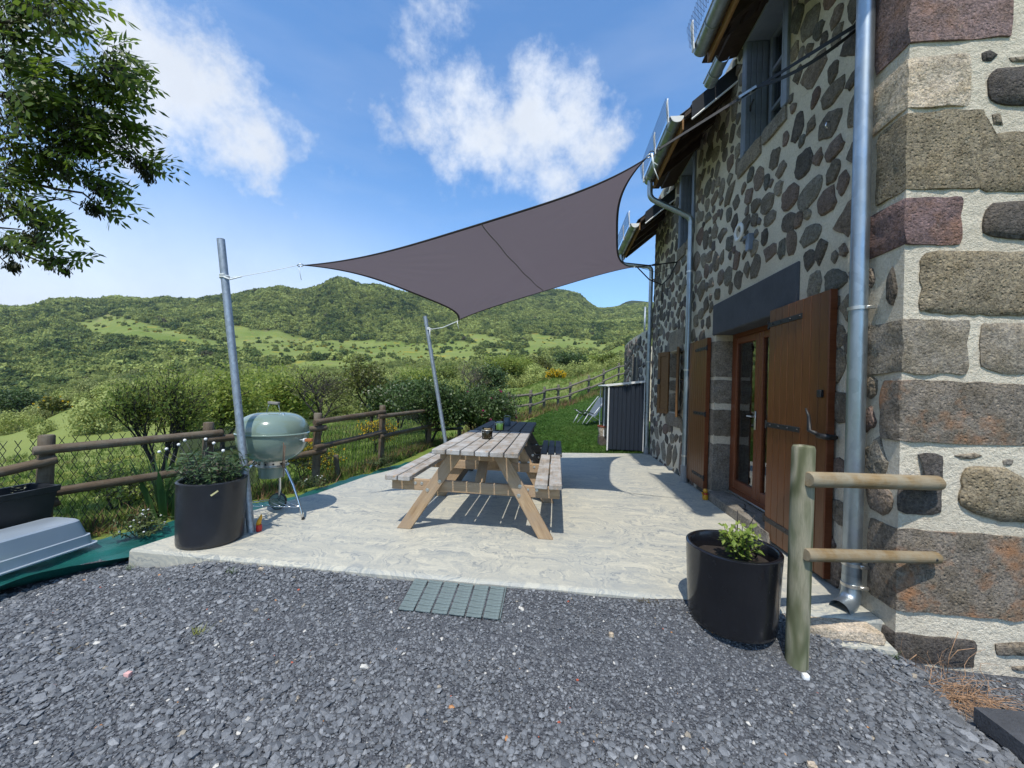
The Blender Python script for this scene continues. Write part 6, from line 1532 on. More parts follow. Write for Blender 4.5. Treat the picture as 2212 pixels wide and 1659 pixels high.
# ---------------------------------------------------------------- trough, tub, shed, deck chair, lamp and small things
def misc():
    V=Vector
    t=thing('trough_planter',(-4.23,2.4,-.2),'long black plastic trough planter on legs against the wire mesh fence','planter')
    x0,x1,y0,y1,zt,zb=-4.38,-4.11,1.95,2.77,.36,.07
    def ring(x0,x1,y0,y1,z): return [(x0,y0,z),(x1,y0,z),(x1,y1,z),(x0,y1,z)]
    m=MB(); lv=[ring(x0+.03,x1-.03,y0+.03,y1-.03,zb),ring(x0+.004,x1-.004,y0+.004,y1-.004,zt-.05),ring(x0-.008,x1+.008,y0-.008,y1+.008,zt-.045),ring(x0-.012,x1+.012,y0-.012,y1+.012,zt),ring(x0+.012,x1-.012,y0+.012,y1-.012,zt),ring(x0+.02,x1-.02,y0+.02,y1-.02,zt-.06)]
    v=[p for r_ in lv for p in r_]; f=[(3,2,1,0),(20,21,22,23)]
    for j in range(5):
        for k in range(4): f.append((j*4+k,j*4+(k+1)%4,(j+1)*4+(k+1)%4,(j+1)*4+k))
    m.add(v,f).build('trough',MT['black'],t)
    for x,y in ((x0+.05,y0+.08),(x1-.05,y0+.08),(x0+.05,y1-.08),(x1-.05,y1-.08)): MB().tube([(x,y,zb+.02),(x,y,-.24)],[.032,.024],12).build('leg',MT['black'],t,True,sharp=50)
    rn=np.random.RandomState(9); q=MB(); 
    for i in range(7): sprig(q,(-4.25+rn.normal()*.05,2.35+rn.rand()*.3,.30),(rn.normal()*.3,rn.normal()*.3,1),.08,4,.035,rn)
    pl=thing('seedlings',(-4.25,2.4,.3),'pale straggly seedlings in the black trough planter','plant'); q.build('foliage',leafmat('pale_seedling',(.16,.17,.10),(.25,.25,.16),.3),pl,kind='stuff')
    # upturned translucent storage tub
    b=NB('translucent_plastic'); P=b.noise(2,3,.5); mt=b.out(b.mix(b.rmp(P,.3,.7),(.46,.54,.62),(.56,.63,.70)),.30,0,None,.5,trans=.45)
    t=thing('storage_tub',(-3.9,2.3,-.1),'upturned translucent blue grey plastic tub lying on the green sheet','storage tub')
    x0,x1,y0,y1,z0,z1=-4.12,-3.715,1.72,2.78,-.085,.125
    def rr(x0,x1,y0,y1,z,r,n=4):
        o=[]
        for cx,cy,a0 in ((x1-r,y0+r,-90),(x1-r,y1-r,0),(x0+r,y1-r,90),(x0+r,y0+r,180)):
            for k in range(n+1): a=R(a0+90*k/n); o.append((cx+r*math.cos(a),cy+r*math.sin(a),z))
        return o
    L=[rr(x0-.012,x1+.012,y0-.012,y1+.012,z0-.006,.06),rr(x0-.012,x1+.012,y0-.012,y1+.012,z0+.004,.06),rr(x0+.01,x1-.01,y0+.01,y1-.01,z0+.006,.06),rr(x0+.02,x1-.02,y0+.02,y1-.02,z0+.075,.055),rr(x0+.034,x1-.034,y0+.034,y1-.034,z0+.078,.055),rr(x0+.055,x1-.055,y0+.07,y1-.07,z1-.012,.06),rr(x0+.068,x1-.068,y0+.085,y1-.085,z1,.055)]
    n=len(L[0]); v=[p for r_ in L for p in r_]; f=[]
    for j in range(len(L)-1):
        for k in range(n): f.append((j*n+k,j*n+(k+1)%n,(j+1)*n+(k+1)%n,(j+1)*n+k))
    f.append(tuple((len(L)-1)*n+k for k in range(n)))
    MB().add(v,f).build('tub',mt,t,True,sharp=35)
    MB().box((x1-.028,2.42,z0+.05),(.004,.09,.03),.001).build('moulded_handle',mt,t)
    # shed
    t=thing('metal_cabinet',(1.49,9.1,0),'dark anthracite steel lean-to cabinet with white edging beside the far downpipe','cabinet')
    x0,x1,y0,y1=1.12,1.865,8.46,9.95; zl,zr=1.385,1.47
    n=8; w=(x1-x0-.03)/n
    for i in range(n): beam('steel_panel',(x0+.02+w*(i+.5),y0,.02),(x0+.02+w*(i+.5),y0,zl-.02+(zr-zl)*(i+.5)/n),w-.006,.02,MT['shed'],t,up=(0,-1,0),ch=.005)
    MB().box(((x0+x1)/2,y0+.02,(zl)/2+.01),(x1-x0-.03,.008,zl-.03)).build('backing_sheet',MT['shed'],t)
    for i in range(10):
        y=y0+.55+.14*i*1.0
        if y<y1: beam('steel_panel',(x0+.05,y,.42),(x0+.05,y,zl-.02),.132,.02,MT['shed'],t,up=(1,0,0),ch=.005)
    beam('steel_panel',(x0+.05,y0+.10,.25),(x0+.05,y0+.10,zl-.02),.14,.02,MT['shed'],t,up=(1,0,0),ch=.005)
    beam('steel_panel',(x0+.05,y0+.26,.40),(x0+.05,y0+.26,zl-.02),.14,.02,MT['shed'],t,up=(1,0,0),ch=.005); beam('steel_panel',(x0+.05,y0+.41,.40),(x0+.05,y0+.41,zl-.02),.14,.02,MT['shed'],t,up=(1,0,0),ch=.005)
    beam('steel_panel',(x0+.4,y1-.01,.02),(x0+.4,y1-.01,zl-.02),x1-x0-.06,.02,MT['shed'],t,up=(0,1,0),ch=.003)
    for (x,y,s) in ((x0,y0-.006,.028),(x0-.005,y0+.62,.022),(x0-.005,y1,.022),(x1,y0-.006,.02)): beam('white_post',(x,y,.0),(x,y,zl-.0 if x<1.5 else zr),s,s,MT['white'],t,ch=.002)
    m=MB(); m.add([(x0-.05,y0-.03,zl+.0),(x1+.0,y0-.03,zr+.02),(x1+.0,y1+.05,zr+.02),(x0-.05,y1+.05,zl),(x0-.05,y0-.03,zl+.025),(x1,y0-.03,zr+.045),(x1,y1+.05,zr+.045),(x0-.05,y1+.05,zl+.025)],[(3,2,1,0),(4,5,6,7),(0,1,5,4),(1,2,6,5),(2,3,7,6),(3,0,4,7)]); m.build('roof_sheet',MT['shed'],t)
    beam('roof_trim',(x0-.05,y0-.036,zl+.008),(x1,y0-.036,zr+.03),.012,.045,MT['white'],t,ch=.002); m=MB(); m.tube([(x0-.055,y0-.04,zl+.005),(x0-.055,y1+.05,zl+.005)],.018,8); m.build('roof_trim',MT['white'],t,True)
    t=thing('garden_pot',(1.02,9.15,0),'whitish pot with a red rim standing under the open side of the cabinet','pot'); MB().lathe([(0,0),(.10,0),(.14,.18),(.14,.20)],(1.13,9.2,.22),16).build('pot',MT['paleblk'],t,True,sharp=40); MB().lathe([(.142,.0),(.15,.01),(.15,.04),(.13,.04)],(1.13,9.2,.42),16).build('rim',plain('terracotta',(.35,.10,.05),.7),t,True,sharp=40); block('plinth_stone',(1.0,9.05,-.1),(1.26,9.35,.225),MT['dark'],t,91,(3,3,3),.02,.04)
    # deck chair
    c=oncol(1276,914,12.3); t=thing('deck_chair',c,'folding garden chair with grey sling seat standing on the lawn behind the cabinet','chair'); z=c.z; M=Matrix.Translation(c)@Matrix.Rotation(R(34),4,'Z')@Matrix.Scale(.84,4)
    w=.27; fr=plain('pale_metal_tube',(.50,.53,.55),.4,.3)
    for s in (-1,1):
        m=MB(); m.tube([M@V((-.42,s*w,.0)),M@V((.55,s*w,1.0))],.013,8); m.build('back_frame',fr,t,True)
        m=MB(); m.tube([M@V((.42,s*(w-.03),.0)),M@V((-.38,s*(w-.03),.40)),M@V((-.50,s*(w-.03),.47))],.013,8); m.build('front_leg',fr,t,True)
        m=MB(); m.tube([M@V((-.60,s*w,.0)),M@V((-.35,s*w,.36))],.013,8); m.build('rear_leg',fr,t,True)
        m=MB(); m.tube([M@V((-.58,s*w,.50)),M@V((-.1,s*w,.36))],.014,8); m.build('armrest',MT['black'],t,True)
    m=MB(); m.grid(lambda u,v:M@V((-.40+.95*u if u>.45 else -.40+.95*u,(v-.5)*2*w*.92,(.36-.10*math.sin(u/.45*math.pi/2) if u<.45 else .26+.70*(u-.45)/.55))),14,4); m.build('sling',plain('grey_blue_sling',(.10,.125,.15),.8),t,True)
    # wall lamp
    p=onx(*c6(735,1320),WX-.10); t=thing('wall_lamp',(WX,p.y,p.z),'round white ring wall lamp with dark bracket above the lintel','lamp')
    m=MB(); 
    for k in range(1): m.lathe([(.075+.022*math.cos(a*math.pi/6),.014*math.sin(a*math.pi/6)) for a in range(13)],p,30,Matrix.Rotation(R(-90),4,'Y'))
    m.build('ring_diffuser',plain('opal_white',(.62,.60,.55),.4),t,True)
    MB().box((WX-.03,p.y-.09,p.z-.14),(.06,.07,.17),.006).build('bracket',MT['greypaint'],t); MB().box((WX-.07,p.y-.03,p.z-.08),(.03,.09,.03),.004).build('arm',MT['greypaint'],t)
    p=onx(*c6(1250,690),WX-.02); t=thing('wall_hook',(WX,p.y,p.z),'small shiny hook screwed into the upper wall left of the near downpipe','hook'); MB().tube([p+V((.02,0,.0)),p+V((-.02,0,.0)),p+V((-.025,.0,-.03)),p+V((-.01,0,-.05))],.005,6).build('hook',MT['chrome'],t,True)
    # small toys
    t=thing('toy_figure',(-2.49,3.02,0),'little red and yellow plastic toy at the foot of the leaning left pole','toy')
    MB().lathe([(0,0),(.022,0),(.024,.03),(.022,.055),(0,.056)],(-2.487,3.03,0),14).build('body',MT['red'],t,True,sharp=40)
    MB().tube([(-2.492,3.03,.055),(-2.487,3.03,.085),(-2.472,3.03,.12),(-2.47,3.03,.145)],[.021,.018,.012,.003],10).build('neck',MT['yellow'],t,True); MB().tube([(-2.50,3.03,.07),(-2.482,3.03,.105)],[.010,.007],8).build('ear',MT['yellow'],t,True)
    p=onz(*c7(568,1383)); t=thing('toy_figure',p,'small yellow plastic toy with a red band under the far patio shutter','toy')
    MB().lathe([(0,0),(.030,.0),(.035,.03),(.026,.075),(0,.08)],p,14).build('body',MT['yellow'],t,True,sharp=60); MB().lathe([(0,0),(.022,.008),(.028,.03),(.018,.05),(0,.056)],p+V((0,0,.078)),14).build('head',MT['yellow'],t,True); MB().lathe([(.029,0),(.032,.008),(.028,.016)],p+V((0,0,.064)),14).build('band',MT['red'],t,True)
    MB().tube([p+V((-.025,-.01,.05)),p+V((-.045,-.02,.09))],.008,6).build('arm',MT['yellow'],t,True)
    # flagstone, dark hatch slab, tap on sill
    t=thing('flagstone',(1.6,2.44,-.05),'rough pale flagstone under the outlet of the near downpipe','flagstone'); block('stone',(1.37,2.375,-.075),(1.86,2.56,-.012),MT['paleblk'],t,33,(8,4,2),.012,.02); block('concrete_bed',(1.36,2.345,-.16),(1.90,2.5,-.075),MT['concrete'],t,34,(8,2,2),.012,.02)
    t=thing('dark_slab',(2.2,1.6,-.1),'dark weathered slab lying at the bottom right corner of the gravel','slab'); block('slab',(1.925,1.1,-.16),(2.75,1.995,-.085),MT['slate'],t,35,(8,8,1),.008,.01)
    t=thing('loose_rock',(1.80,1.62,-.1),'flat brown rock in the gravel beside the dark slab','rock'); block('rock',(1.72,1.56,-.15),(1.87,1.68,-.085),plain('brown_rock',(.17,.12,.09),.9,0,.3,20,.004),t,36,(4,4,2),.014,.03)
    p=onz(*c7(790,1440),.10); t=thing('sill_catch',p,'small black iron shutter stay lying on the stone threshold','iron stay'); m=MB(); m.tube([p+V((0,0,.008)),p+V((.02,-.06,.008))],.006,6); m.tube([p+V((.01,-.03,.0)),p+V((.01,-.03,.05)),p+V((0.0,-.03,.06))],.005,6); m.build('stay',MT['iron'],t,True)
    # house in the valley
    p=oncol(1213,791,420); t=thing('farmhouse',p,'tiny grey roofed farmhouse among trees down in the valley','house')
    M=Matrix.Translation(p)@Matrix.Rotation(R(20),4,'Z'); m=MB(); m.box((0,0,1),(11,6,6),0,None); m.v=[M@q for q in m.v]; m.build('wall',MT['paleblk'],t)
    m=MB(); m.add([M@V(q) for q in ((-5.8,-3.4,4),(5.8,-3.4,4),(5.8,0,7.2),(-5.8,0,7.2),(5.8,3.4,4),(-5.8,3.4,4))],[(0,1,2,3),(3,2,4,5),(0,3,5),(1,4,2)]); m.build('roof',plain('pale_grey_roof',(.30,.33,.38),.6),t)
misc()
# ---------------------------------------------------------------- trees and plants that can be told apart
def grow(rn,base,h,spread,trunk_r,levels=4,up=.55,bare_top=False,nb=4,lean=(0,0),stems=1,wob=.25):
    """recursive limbs; returns branch tubes and twig tips"""
    tubes=[];tips=[]
    def br(p,d,L,r,lv):
        n=4; pts=[p.copy()];rr=[r]; q=p.copy()
        for i in range(n):
            d=(d+Vector((rn.normal(),rn.normal(),rn.normal()*.5))*wob*.35+Vector((0,0,.05 if lv<2 else .0))).normalized(); q=q+d*L/n; pts.append(q.copy()); rr.append(r*(1-.45*(i+1)/n))
        tubes.append((pts,rr,5 if lv>1 else 8))
        if lv>=levels-1: tips.append((q.copy(),d.copy(),pts[2].copy())); return
        k=nb+(lv==0)
        for i in range(k):
            t=.35+.65*(i+rn.rand())/k; j=min(n-1,int(t*n)); s=pts[j].lerp(pts[j+1],t*n-j) if j<n else q
            a=i*2.4+rn.rand(); side=Vector((math.cos(a),math.sin(a),0)); nd=(d*up+side*(1-up)*1.25*spread+Vector((0,0,.12))).normalized()
            br(s,nd,L*(.62+.2*rn.rand()),r*.5,lv+1)
        tips.append((q.copy(),d.copy(),pts[2].copy()))
    for s in range(stems):
        a=s*2.4; d=Vector((lean[0]+(.35*math.cos(a) if stems>1 else 0),lean[1]+(.35*math.sin(a) if stems>1 else 0),1)).normalized()
        br(Vector(base)+Vector((.05*math.cos(a),.05*math.sin(a),-.1))*(stems>1),d,h*.42,trunk_r,0)
    return tubes,tips
def fit(tubes,tips,base,h):
    zs=[p.z for t in tubes for p in t[0]]; k=h/(max(zs)-base.z); f=lambda p:base+(p-base)*k
    return [([f(p) for p in a],[max(.004,x*k) for x in b_],n) for a,b_,n in tubes],[(f(a),b_,f(c)) for a,b_,c in tips]
def tree(name,label,cat,pxy,r,top_py,leafm,barkm,spread=1.0,seed=1,levels=4,nb=4,leafn=14,ls=.05,lsr=.22,bare=0.0,stems=1,trunk=.05,flowers=None,group=None,up=.55):
    rn=np.random.RandomState(seed); base=oncol(*pxy,r); zt=oncol(pxy[0],top_py,r).z; h=zt-base.z
    tubes,tips=fit(*grow(rn,base,h,spread,trunk*h*.6,levels,up,nb=nb,stems=stems),base,h)
    t=thing(name,base,label,cat,group); m=MB()
    for p,rr,n in tubes: m.tube(p,rr,n,cap=False)
    m.build('trunk',barkm,t,True,kind='stuff')
    v=[];f=[];fl=MB()
    for (p,d,c) in tips:
        if bare and (p.z-base.z)/h>1-bare and rn.rand()<.85: continue
        for k in range(leafn):
            q=p.lerp(c,rn.rand()*.9)+Vector(rn.normal(size=3))*lsr*h*.18
            nn=Vector(rn.normal(size=3))+Vector((0,0,.6)); nn.normalize(); tt=nn.cross(Vector(rn.normal(size=3))).normalized(); bb=nn.cross(tt); s=ls*(.6+.8*rn.rand())
            i=len(v); v+=[q-tt*s,q+bb*s*.5,q+tt*s,q-bb*s*.5]; f.append((i,i+1,i+2,i+3))
        if flowers and rn.rand()<flowers[1]:
            for k in range(flowers[3]):
                q=p+Vector(rn.normal(size=3))*flowers[2]*.7+(p-Vector((base.x,base.y,base.z+h*.5))).normalized()*flowers[2]*.8; s=flowers[2]*.45
                for j in range(3):
                    nn=Vector(rn.normal(size=3)).normalized(); tt=nn.cross(Vector((0,0,1))).normalized(); bb=nn.cross(tt); i=len(fl.v); fl.v+=[q-tt*s,q+bb*s,q+tt*s,q-bb*s]; fl.f.append((i,i+1,i+2,i+3))
    MB().add(v,f).build('crown',leafm,t,kind='stuff')
    if flowers and fl.v: fl.build('blossom',flowers[0],t,kind='stuff')
    return t
LM={'spring':leafmat('spring_leaves',(.13,.17,.028),(.24,.29,.06),.4,.5,scale=1),'olive':leafmat('olive_leaves',(.11,.13,.028),(.20,.21,.05),.35,.5,scale=1),
 'bright':leafmat('bright_new_leaves',(.24,.30,.05),(.38,.44,.10),.5,.5,scale=1),'deep':leafmat('deep_green_leaves',(.055,.095,.026),(.11,.17,.05),.3,.45,scale=1),
 'broom':leafmat('yellow_broom_flower',(.62,.42,.012),(.80,.56,.02),.3,.6),'cream':leafmat('cream_blossom',(.42,.42,.30),(.58,.57,.42),.3,.7),'rose':leafmat('magenta_rose_petal',(.42,.015,.14),(.60,.06,.25),.3,.5)}
def near_trees():
    B=MT['darkbark']
    tree('spreading_tree','wide spreading open spring tree with dark branches behind the fence left of the pole','tree',(352,1030),11.5,770,LM['bright'],B,.62,3,5,4,5,.034,.16,stems=3,trunk=.035,up=.66)
    tree('spreading_tree','low bushy side growth of small leaved branches at the foot of the spreading tree','bush',(262,1100),9.5,1000,LM['bright'],B,1.7,5,4,4,8,.030,.30,stems=3,trunk=.03)
    tree('dead_topped_tree','dark tree with a bare dead top standing right of the barbecue','tree',(690,940),13,782,LM['olive'],B,1.35,8,5,4,4,.042,.25,bare=.35,trunk=.05,up=.6)
    tree('olive_green_tree','dense olive green tree between the dead topped tree and the white flowering shrub','tree',(802,930),16,772,LM['olive'],B,1.1,9,5,4,6,.060,.24,trunk=.045,up=.62)
    tree('flowering_shrub','round dark shrub covered in cream blossom behind the fence','shrub',(862,918),15,825,LM['deep'],B,1.5,12,4,5,24,.055,.40,stems=3,trunk=.03,flowers=(LM['cream'],.55,.085,3))
    tree('leafy_bush','dense green bush growing over the fence behind the right pole','bush',(925,948),9.6,818,LM['deep'],B,1.0,14,4,5,20,.040,.36,stems=3,trunk=.03)
    tree('rose_bush','low spreading rose bush with a few magenta flowers left of the tables','rose bush',(1028,948),10.2,835,LM['deep'],B,1.9,16,4,5,26,.036,.42,stems=4,trunk=.03,flowers=(LM['rose'],.10,.085,1))
    tree('bare_branched_tree','thin half bare tree on the slope above the rose bush','tree',(1012,862),34,775,LM['olive'],MT['bark'],1.3,18,5,4,2,.07,.3,bare=.5,trunk=.04)
    tree('young_tree','bright green young tree rising behind the left black planter','tree',(480,985),24,800,LM['bright'],B,1.1,21,4,5,34,.10,.42,trunk=.04)
    tree('young_tree','bright green rounded tree behind the barbecue lid','tree',(590,955),30,800,LM['bright'],B,1.2,23,4,5,34,.13,.42,trunk=.04)
    tree('hawthorn_bush','round bush with white blossom on the crest of the left meadow','bush',(292,893),100,856,LM['deep'],B,1.6,25,4,4,18,.32,.5,stems=2,trunk=.03,flowers=(LM['cream'],.2,.5,1))
    tree('round_bush','light green round bush on the left meadow above the long rail','bush',(270,905),70,846,LM['bright'],B,1.5,27,4,5,30,.24,.5,stems=2,trunk=.03)
    tree('broom_bush','small olive and yellow bush low on the left meadow crest','bush',(112,892),95,862,LM['olive'],B,1.9,29,4,4,20,.3,.5,stems=2,trunk=.03,flowers=(LM['broom'],.35,.35,1))
    tree('broom_bush','yellow flowering broom behind the fence under the barbecue','bush',(660,1022),7.2,952,LM['spring'],B,1.7,31,4,4,6,.02,.3,stems=3,trunk=.02,flowers=(LM['broom'],.75,.028,3))
    tree('broom_bush','bright yellow broom just beyond the third fence post','bush',(815,965),9.5,905,LM['spring'],B,1.1,33,4,4,5,.02,.3,stems=3,trunk=.02,flowers=(LM['broom'],.8,.035,3))
    tree('broom_bush','yellow broom patch on the slope in front of the crest line','bush',(1200,822),44,800,LM['spring'],B,2.4,35,4,4,8,.10,.3,stems=3,trunk=.02,flowers=(LM['broom'],.8,.16,3))
    # mid slope trees that stand out one by one
    rn=random.Random(3); src=None
    spots=[(30,930,150,845,'deep'),(205,905,150,850,'olive'),(530,905,120,800,'spring'),(655,905,90,812,'bright'),(735,915,60,822,'olive'),(770,900,80,805,'bright'),(900,890,60,800,'bright'),(955,868,90,790,'spring'),(1058,858,75,790,'deep'),(1092,846,90,772,'bright'),(1130,838,95,772,'bright'),(1165,832,100,770,'olive'),(1232,820,110,765,'deep'),(1270,815,120,768,'bright'),(1318,805,120,765,'spring')]
    lab={'deep':'dark green','olive':'olive green','spring':'mid green','bright':'light green'}
    where=['far left on the meadow crest','left of the spreading tree on the crest','behind the leaning left pole','above the barbecue handle','just right of the dead topped tree','behind the olive green tree','left of the right pole','just right of the right pole','right of the half bare tree','above the left part of the far fence','above the middle of the far fence','over the far fence left of the broom patch','over the far fence right of the broom patch','behind the upper far fence','nearest to the annexe wall']
    for i,(px,py,r,tp,k) in enumerate(spots):
        tree('valley_tree',lab[k]+' valley tree '+where[i],'tree',(px,py),r,tp,LM[k],B,1.35,40+i,4,5,30,.0038*r**.85+.05,.46,trunk=.035,group='separate trees standing on the valley slope')
near_trees()
def weeds():
    rn=np.random.RandomState(12)
    def clump(name,lab,c,h,spread,n,ls,mat,w=.38,nn=8,fl=None):
        t=thing(name,c,lab,'plant'); q=MB();st=MB(); F=MB()
        for i in range(n):
            a=rn.rand()*6.28; rr=rn.rand(); pts=sprig(q,Vector(c)+Vector((math.cos(a),math.sin(a),0))*spread*.25*rr,Vector((math.cos(a)*rr*spread/h,math.sin(a)*rr*spread/h,1)),h*(.5+.6*rn.rand()),nn,ls,rn,w); st.tube(pts,.002,4)
            if fl and rn.rand()<.4:
                p=pts[-1]; F.lathe([(0,0),(.008,.004),(.008,.010),(0,.013)],p,6)
        q.build('foliage',mat,t,kind='stuff'); st.build('stems',MT['darkbark'],t,kind='stuff')
        if fl and F.v: F.build('flowers',fl,t,kind='stuff')
    wg=leafmat('weed_leaves',(.05,.085,.02),(.12,.15,.045),.3)
    clump('sprawling_weed','reddish green sprawling weed on the green sheet left of the charcoal planter',(-3.62,3.02,-.12),.20,.30,34,.045,wg,fl=MT['white'])
    clump('sprawling_weed','small leafy weed on the sheet behind the barbecue leg',(-3.12,4.75,-.1),.14,.26,24,.04,wg,fl=MT['white'])
    clump('sprawling_weed','leafy weed at the fence foot left of the table bench',(-2.86,6.15,-.1),.20,.32,30,.05,wg)
    ic=oncol(366,1092,5.3); t=thing('iris_clump',ic,'clump of broad upright sword shaped leaves behind the charcoal planter','plant'); q=MB()
    for i in range(26):
        a=rn.rand()*6.28; b_=ic+Vector((.1*math.cos(a),.1*math.sin(a),-.12)); d=Vector((math.cos(a)*(.15+.5*rn.rand()),math.sin(a)*.3,1)); L=.45+.3*rn.rand(); p=[b_,b_+d*L*.5,b_+d*L+Vector((0,0,-.08))]; w=.022; s=Vector((-math.sin(a+.6),math.cos(a+.6),0))
        k=len(q.v); q.v+=[p[0]-s*w,p[0]+s*w,p[1]+s*w*1.2,p[1]-s*w*1.2,p[2]]; q.f+=[(k,k+1,k+2,k+3),(k+3,k+2,k+4)]
    q.build('leaves',leafmat('iris_leaf',(.05,.12,.035),(.09,.17,.05),.3),t,kind='stuff')
    # dry weed at the house corner
    t=thing('dry_weed',(2.1,2.25,-.2),'tangled reddish brown dry weed at the foot of the gable','dry weed'); q=MB()
    for i in range(190):
        a=rn.rand()*math.pi*2; b_=Vector((2.08+.11*rn.normal(),2.24+.05*rn.normal(),-.22)); up=.15+.7*rn.rand()**2; d=Vector((math.cos(a),math.sin(a)*.8-.25,up)).normalized(); L=.08+.22*rn.rand(); p=[b_]
        for k in range(5): d=(d+Vector(rn.normal(size=3))*.22+Vector((0,0,-.10))).normalized(); p.append(p[-1]+d*L/5)
        p=[x if x.z>-.215 else Vector((x.x,x.y,-.21)) for x in p]; p=[Vector((x.x,min(x.y,GY-.035),x.z)) for x in p]
        q.tube(p,[.0017,.0015,.0013,.0011,.0009,.0007],3,cap=False)
    q.build('stalks',plain('rusty_dry_stalk',(.29,.175,.10),.9,0,.4,30),t,kind='stuff')
    t=thing('dry_weed',(2.16,2.36,-.2),'single pale dry stem branching up against the dark bottom stone','dry weed'); q=MB()
    for pts in (((2.13,2.34,-.2),(2.15,2.35,-.08),(2.20,2.36,.05)),((2.15,2.35,-.1),(2.20,2.36,-.05),(2.28,2.36,-.03)),((2.0,2.36,-.2),(1.98,2.34,-.1),(1.95,2.3,-.06),(1.90,2.28,-.08))): q.tube(pts,.002,4)
    q.build('stalks',bpy.data.materials['rusty_dry_stalk'],t,True)
    # tufts in the gravel and at the slab edge
    for i,(x,y,lab,m) in enumerate(((-1.93,1.93,'yellow green grass tuft alone in the gravel left of the centre','y'),(-2.5,1.72,'flat brownish moss tuft in the gravel at the left','b'),(-2.17,2.42,'small green tuft near the terrace corner in the gravel','g'),(.62,2.51,'rusty moss line at the terrace edge left of the black planter','b'),(-3.07,2.49,'green sprout at the very corner of the terrace slab','g'),(1.88,2.35,'tiny green sprout beside the flagstone','g'))):
        z=gz(x,y); t=thing('grass_tuft',(x,y,z),lab,'grass tuft'); q=MB()
        for k in range(26):
            a=rn.rand()*6.28; L=.025+.03*rn.rand(); sp=.05 if m=='b' else .02; b_=Vector((x+rn.normal()*sp,y+rn.normal()*sp*.4,z)); s=Vector((-math.sin(a),math.cos(a),0))*.0025; tip=b_+Vector((math.cos(a)*L,math.sin(a)*L,L*(.4 if m=='b' else .9))); j=len(q.v); q.v+=[b_-s,b_+s,tip]; q.f.append((j,j+1,j+2))
        c={'y':((.18,.20,.04),(.25,.26,.06)),'b':((.14,.08,.03),(.16,.14,.04)),'g':((.06,.10,.03),(.10,.15,.05))}[m]
        q.build('blades',leafmat('tuft_'+{'y':'straw','b':'rust','g':'green'}[m],*c,.2),t,kind='stuff')
    # a few bigger odd stones on the gravel
    odd=[((1.02,1.62),(.035,.03),'paleblk','white angular stone'),((.35,2.24),(.03,.022),'paleblk','white stone'),((-1.2,2.44),(.0,.0),None,None),((-1.98,1.62),(.032,.026),None,'pink stone'),((-2.0,2.47),(.04,.02),'paleblk','pale flat stone')]
    pk=plain('pink_stone',(.62,.36,.33),.8); 
    for i,(xy,sz,mk,nm) in enumerate(odd):
        if not nm: continue
        z=gz(*xy); t=thing('loose_stone',(xy[0],xy[1],z),{0:'white angular stone in the gravel in front of the black planter',1:'white stone in the gravel right of the grate',3:'pinkish stone standing out in the left gravel',4:'pale flat stone in the gravel below the left terrace corner'}[i],'stone')
        block('stone',(xy[0]-sz[0]/2,xy[1]-sz[1]/2,z),(xy[0]+sz[0]/2,xy[1]+sz[1]/2,z+.025),MT[mk] if mk else pk,t,i+7,(3,3,2),.006,.02)
    t=thing('pebble',(1.27,2.10,-.12),'white pebble at the foot of the wooden post','stone'); block('stone',(1.27,2.09,-.13),(1.305,2.12,-.095),MT['white'],t,77,(3,3,3),.003,.02)
weeds()
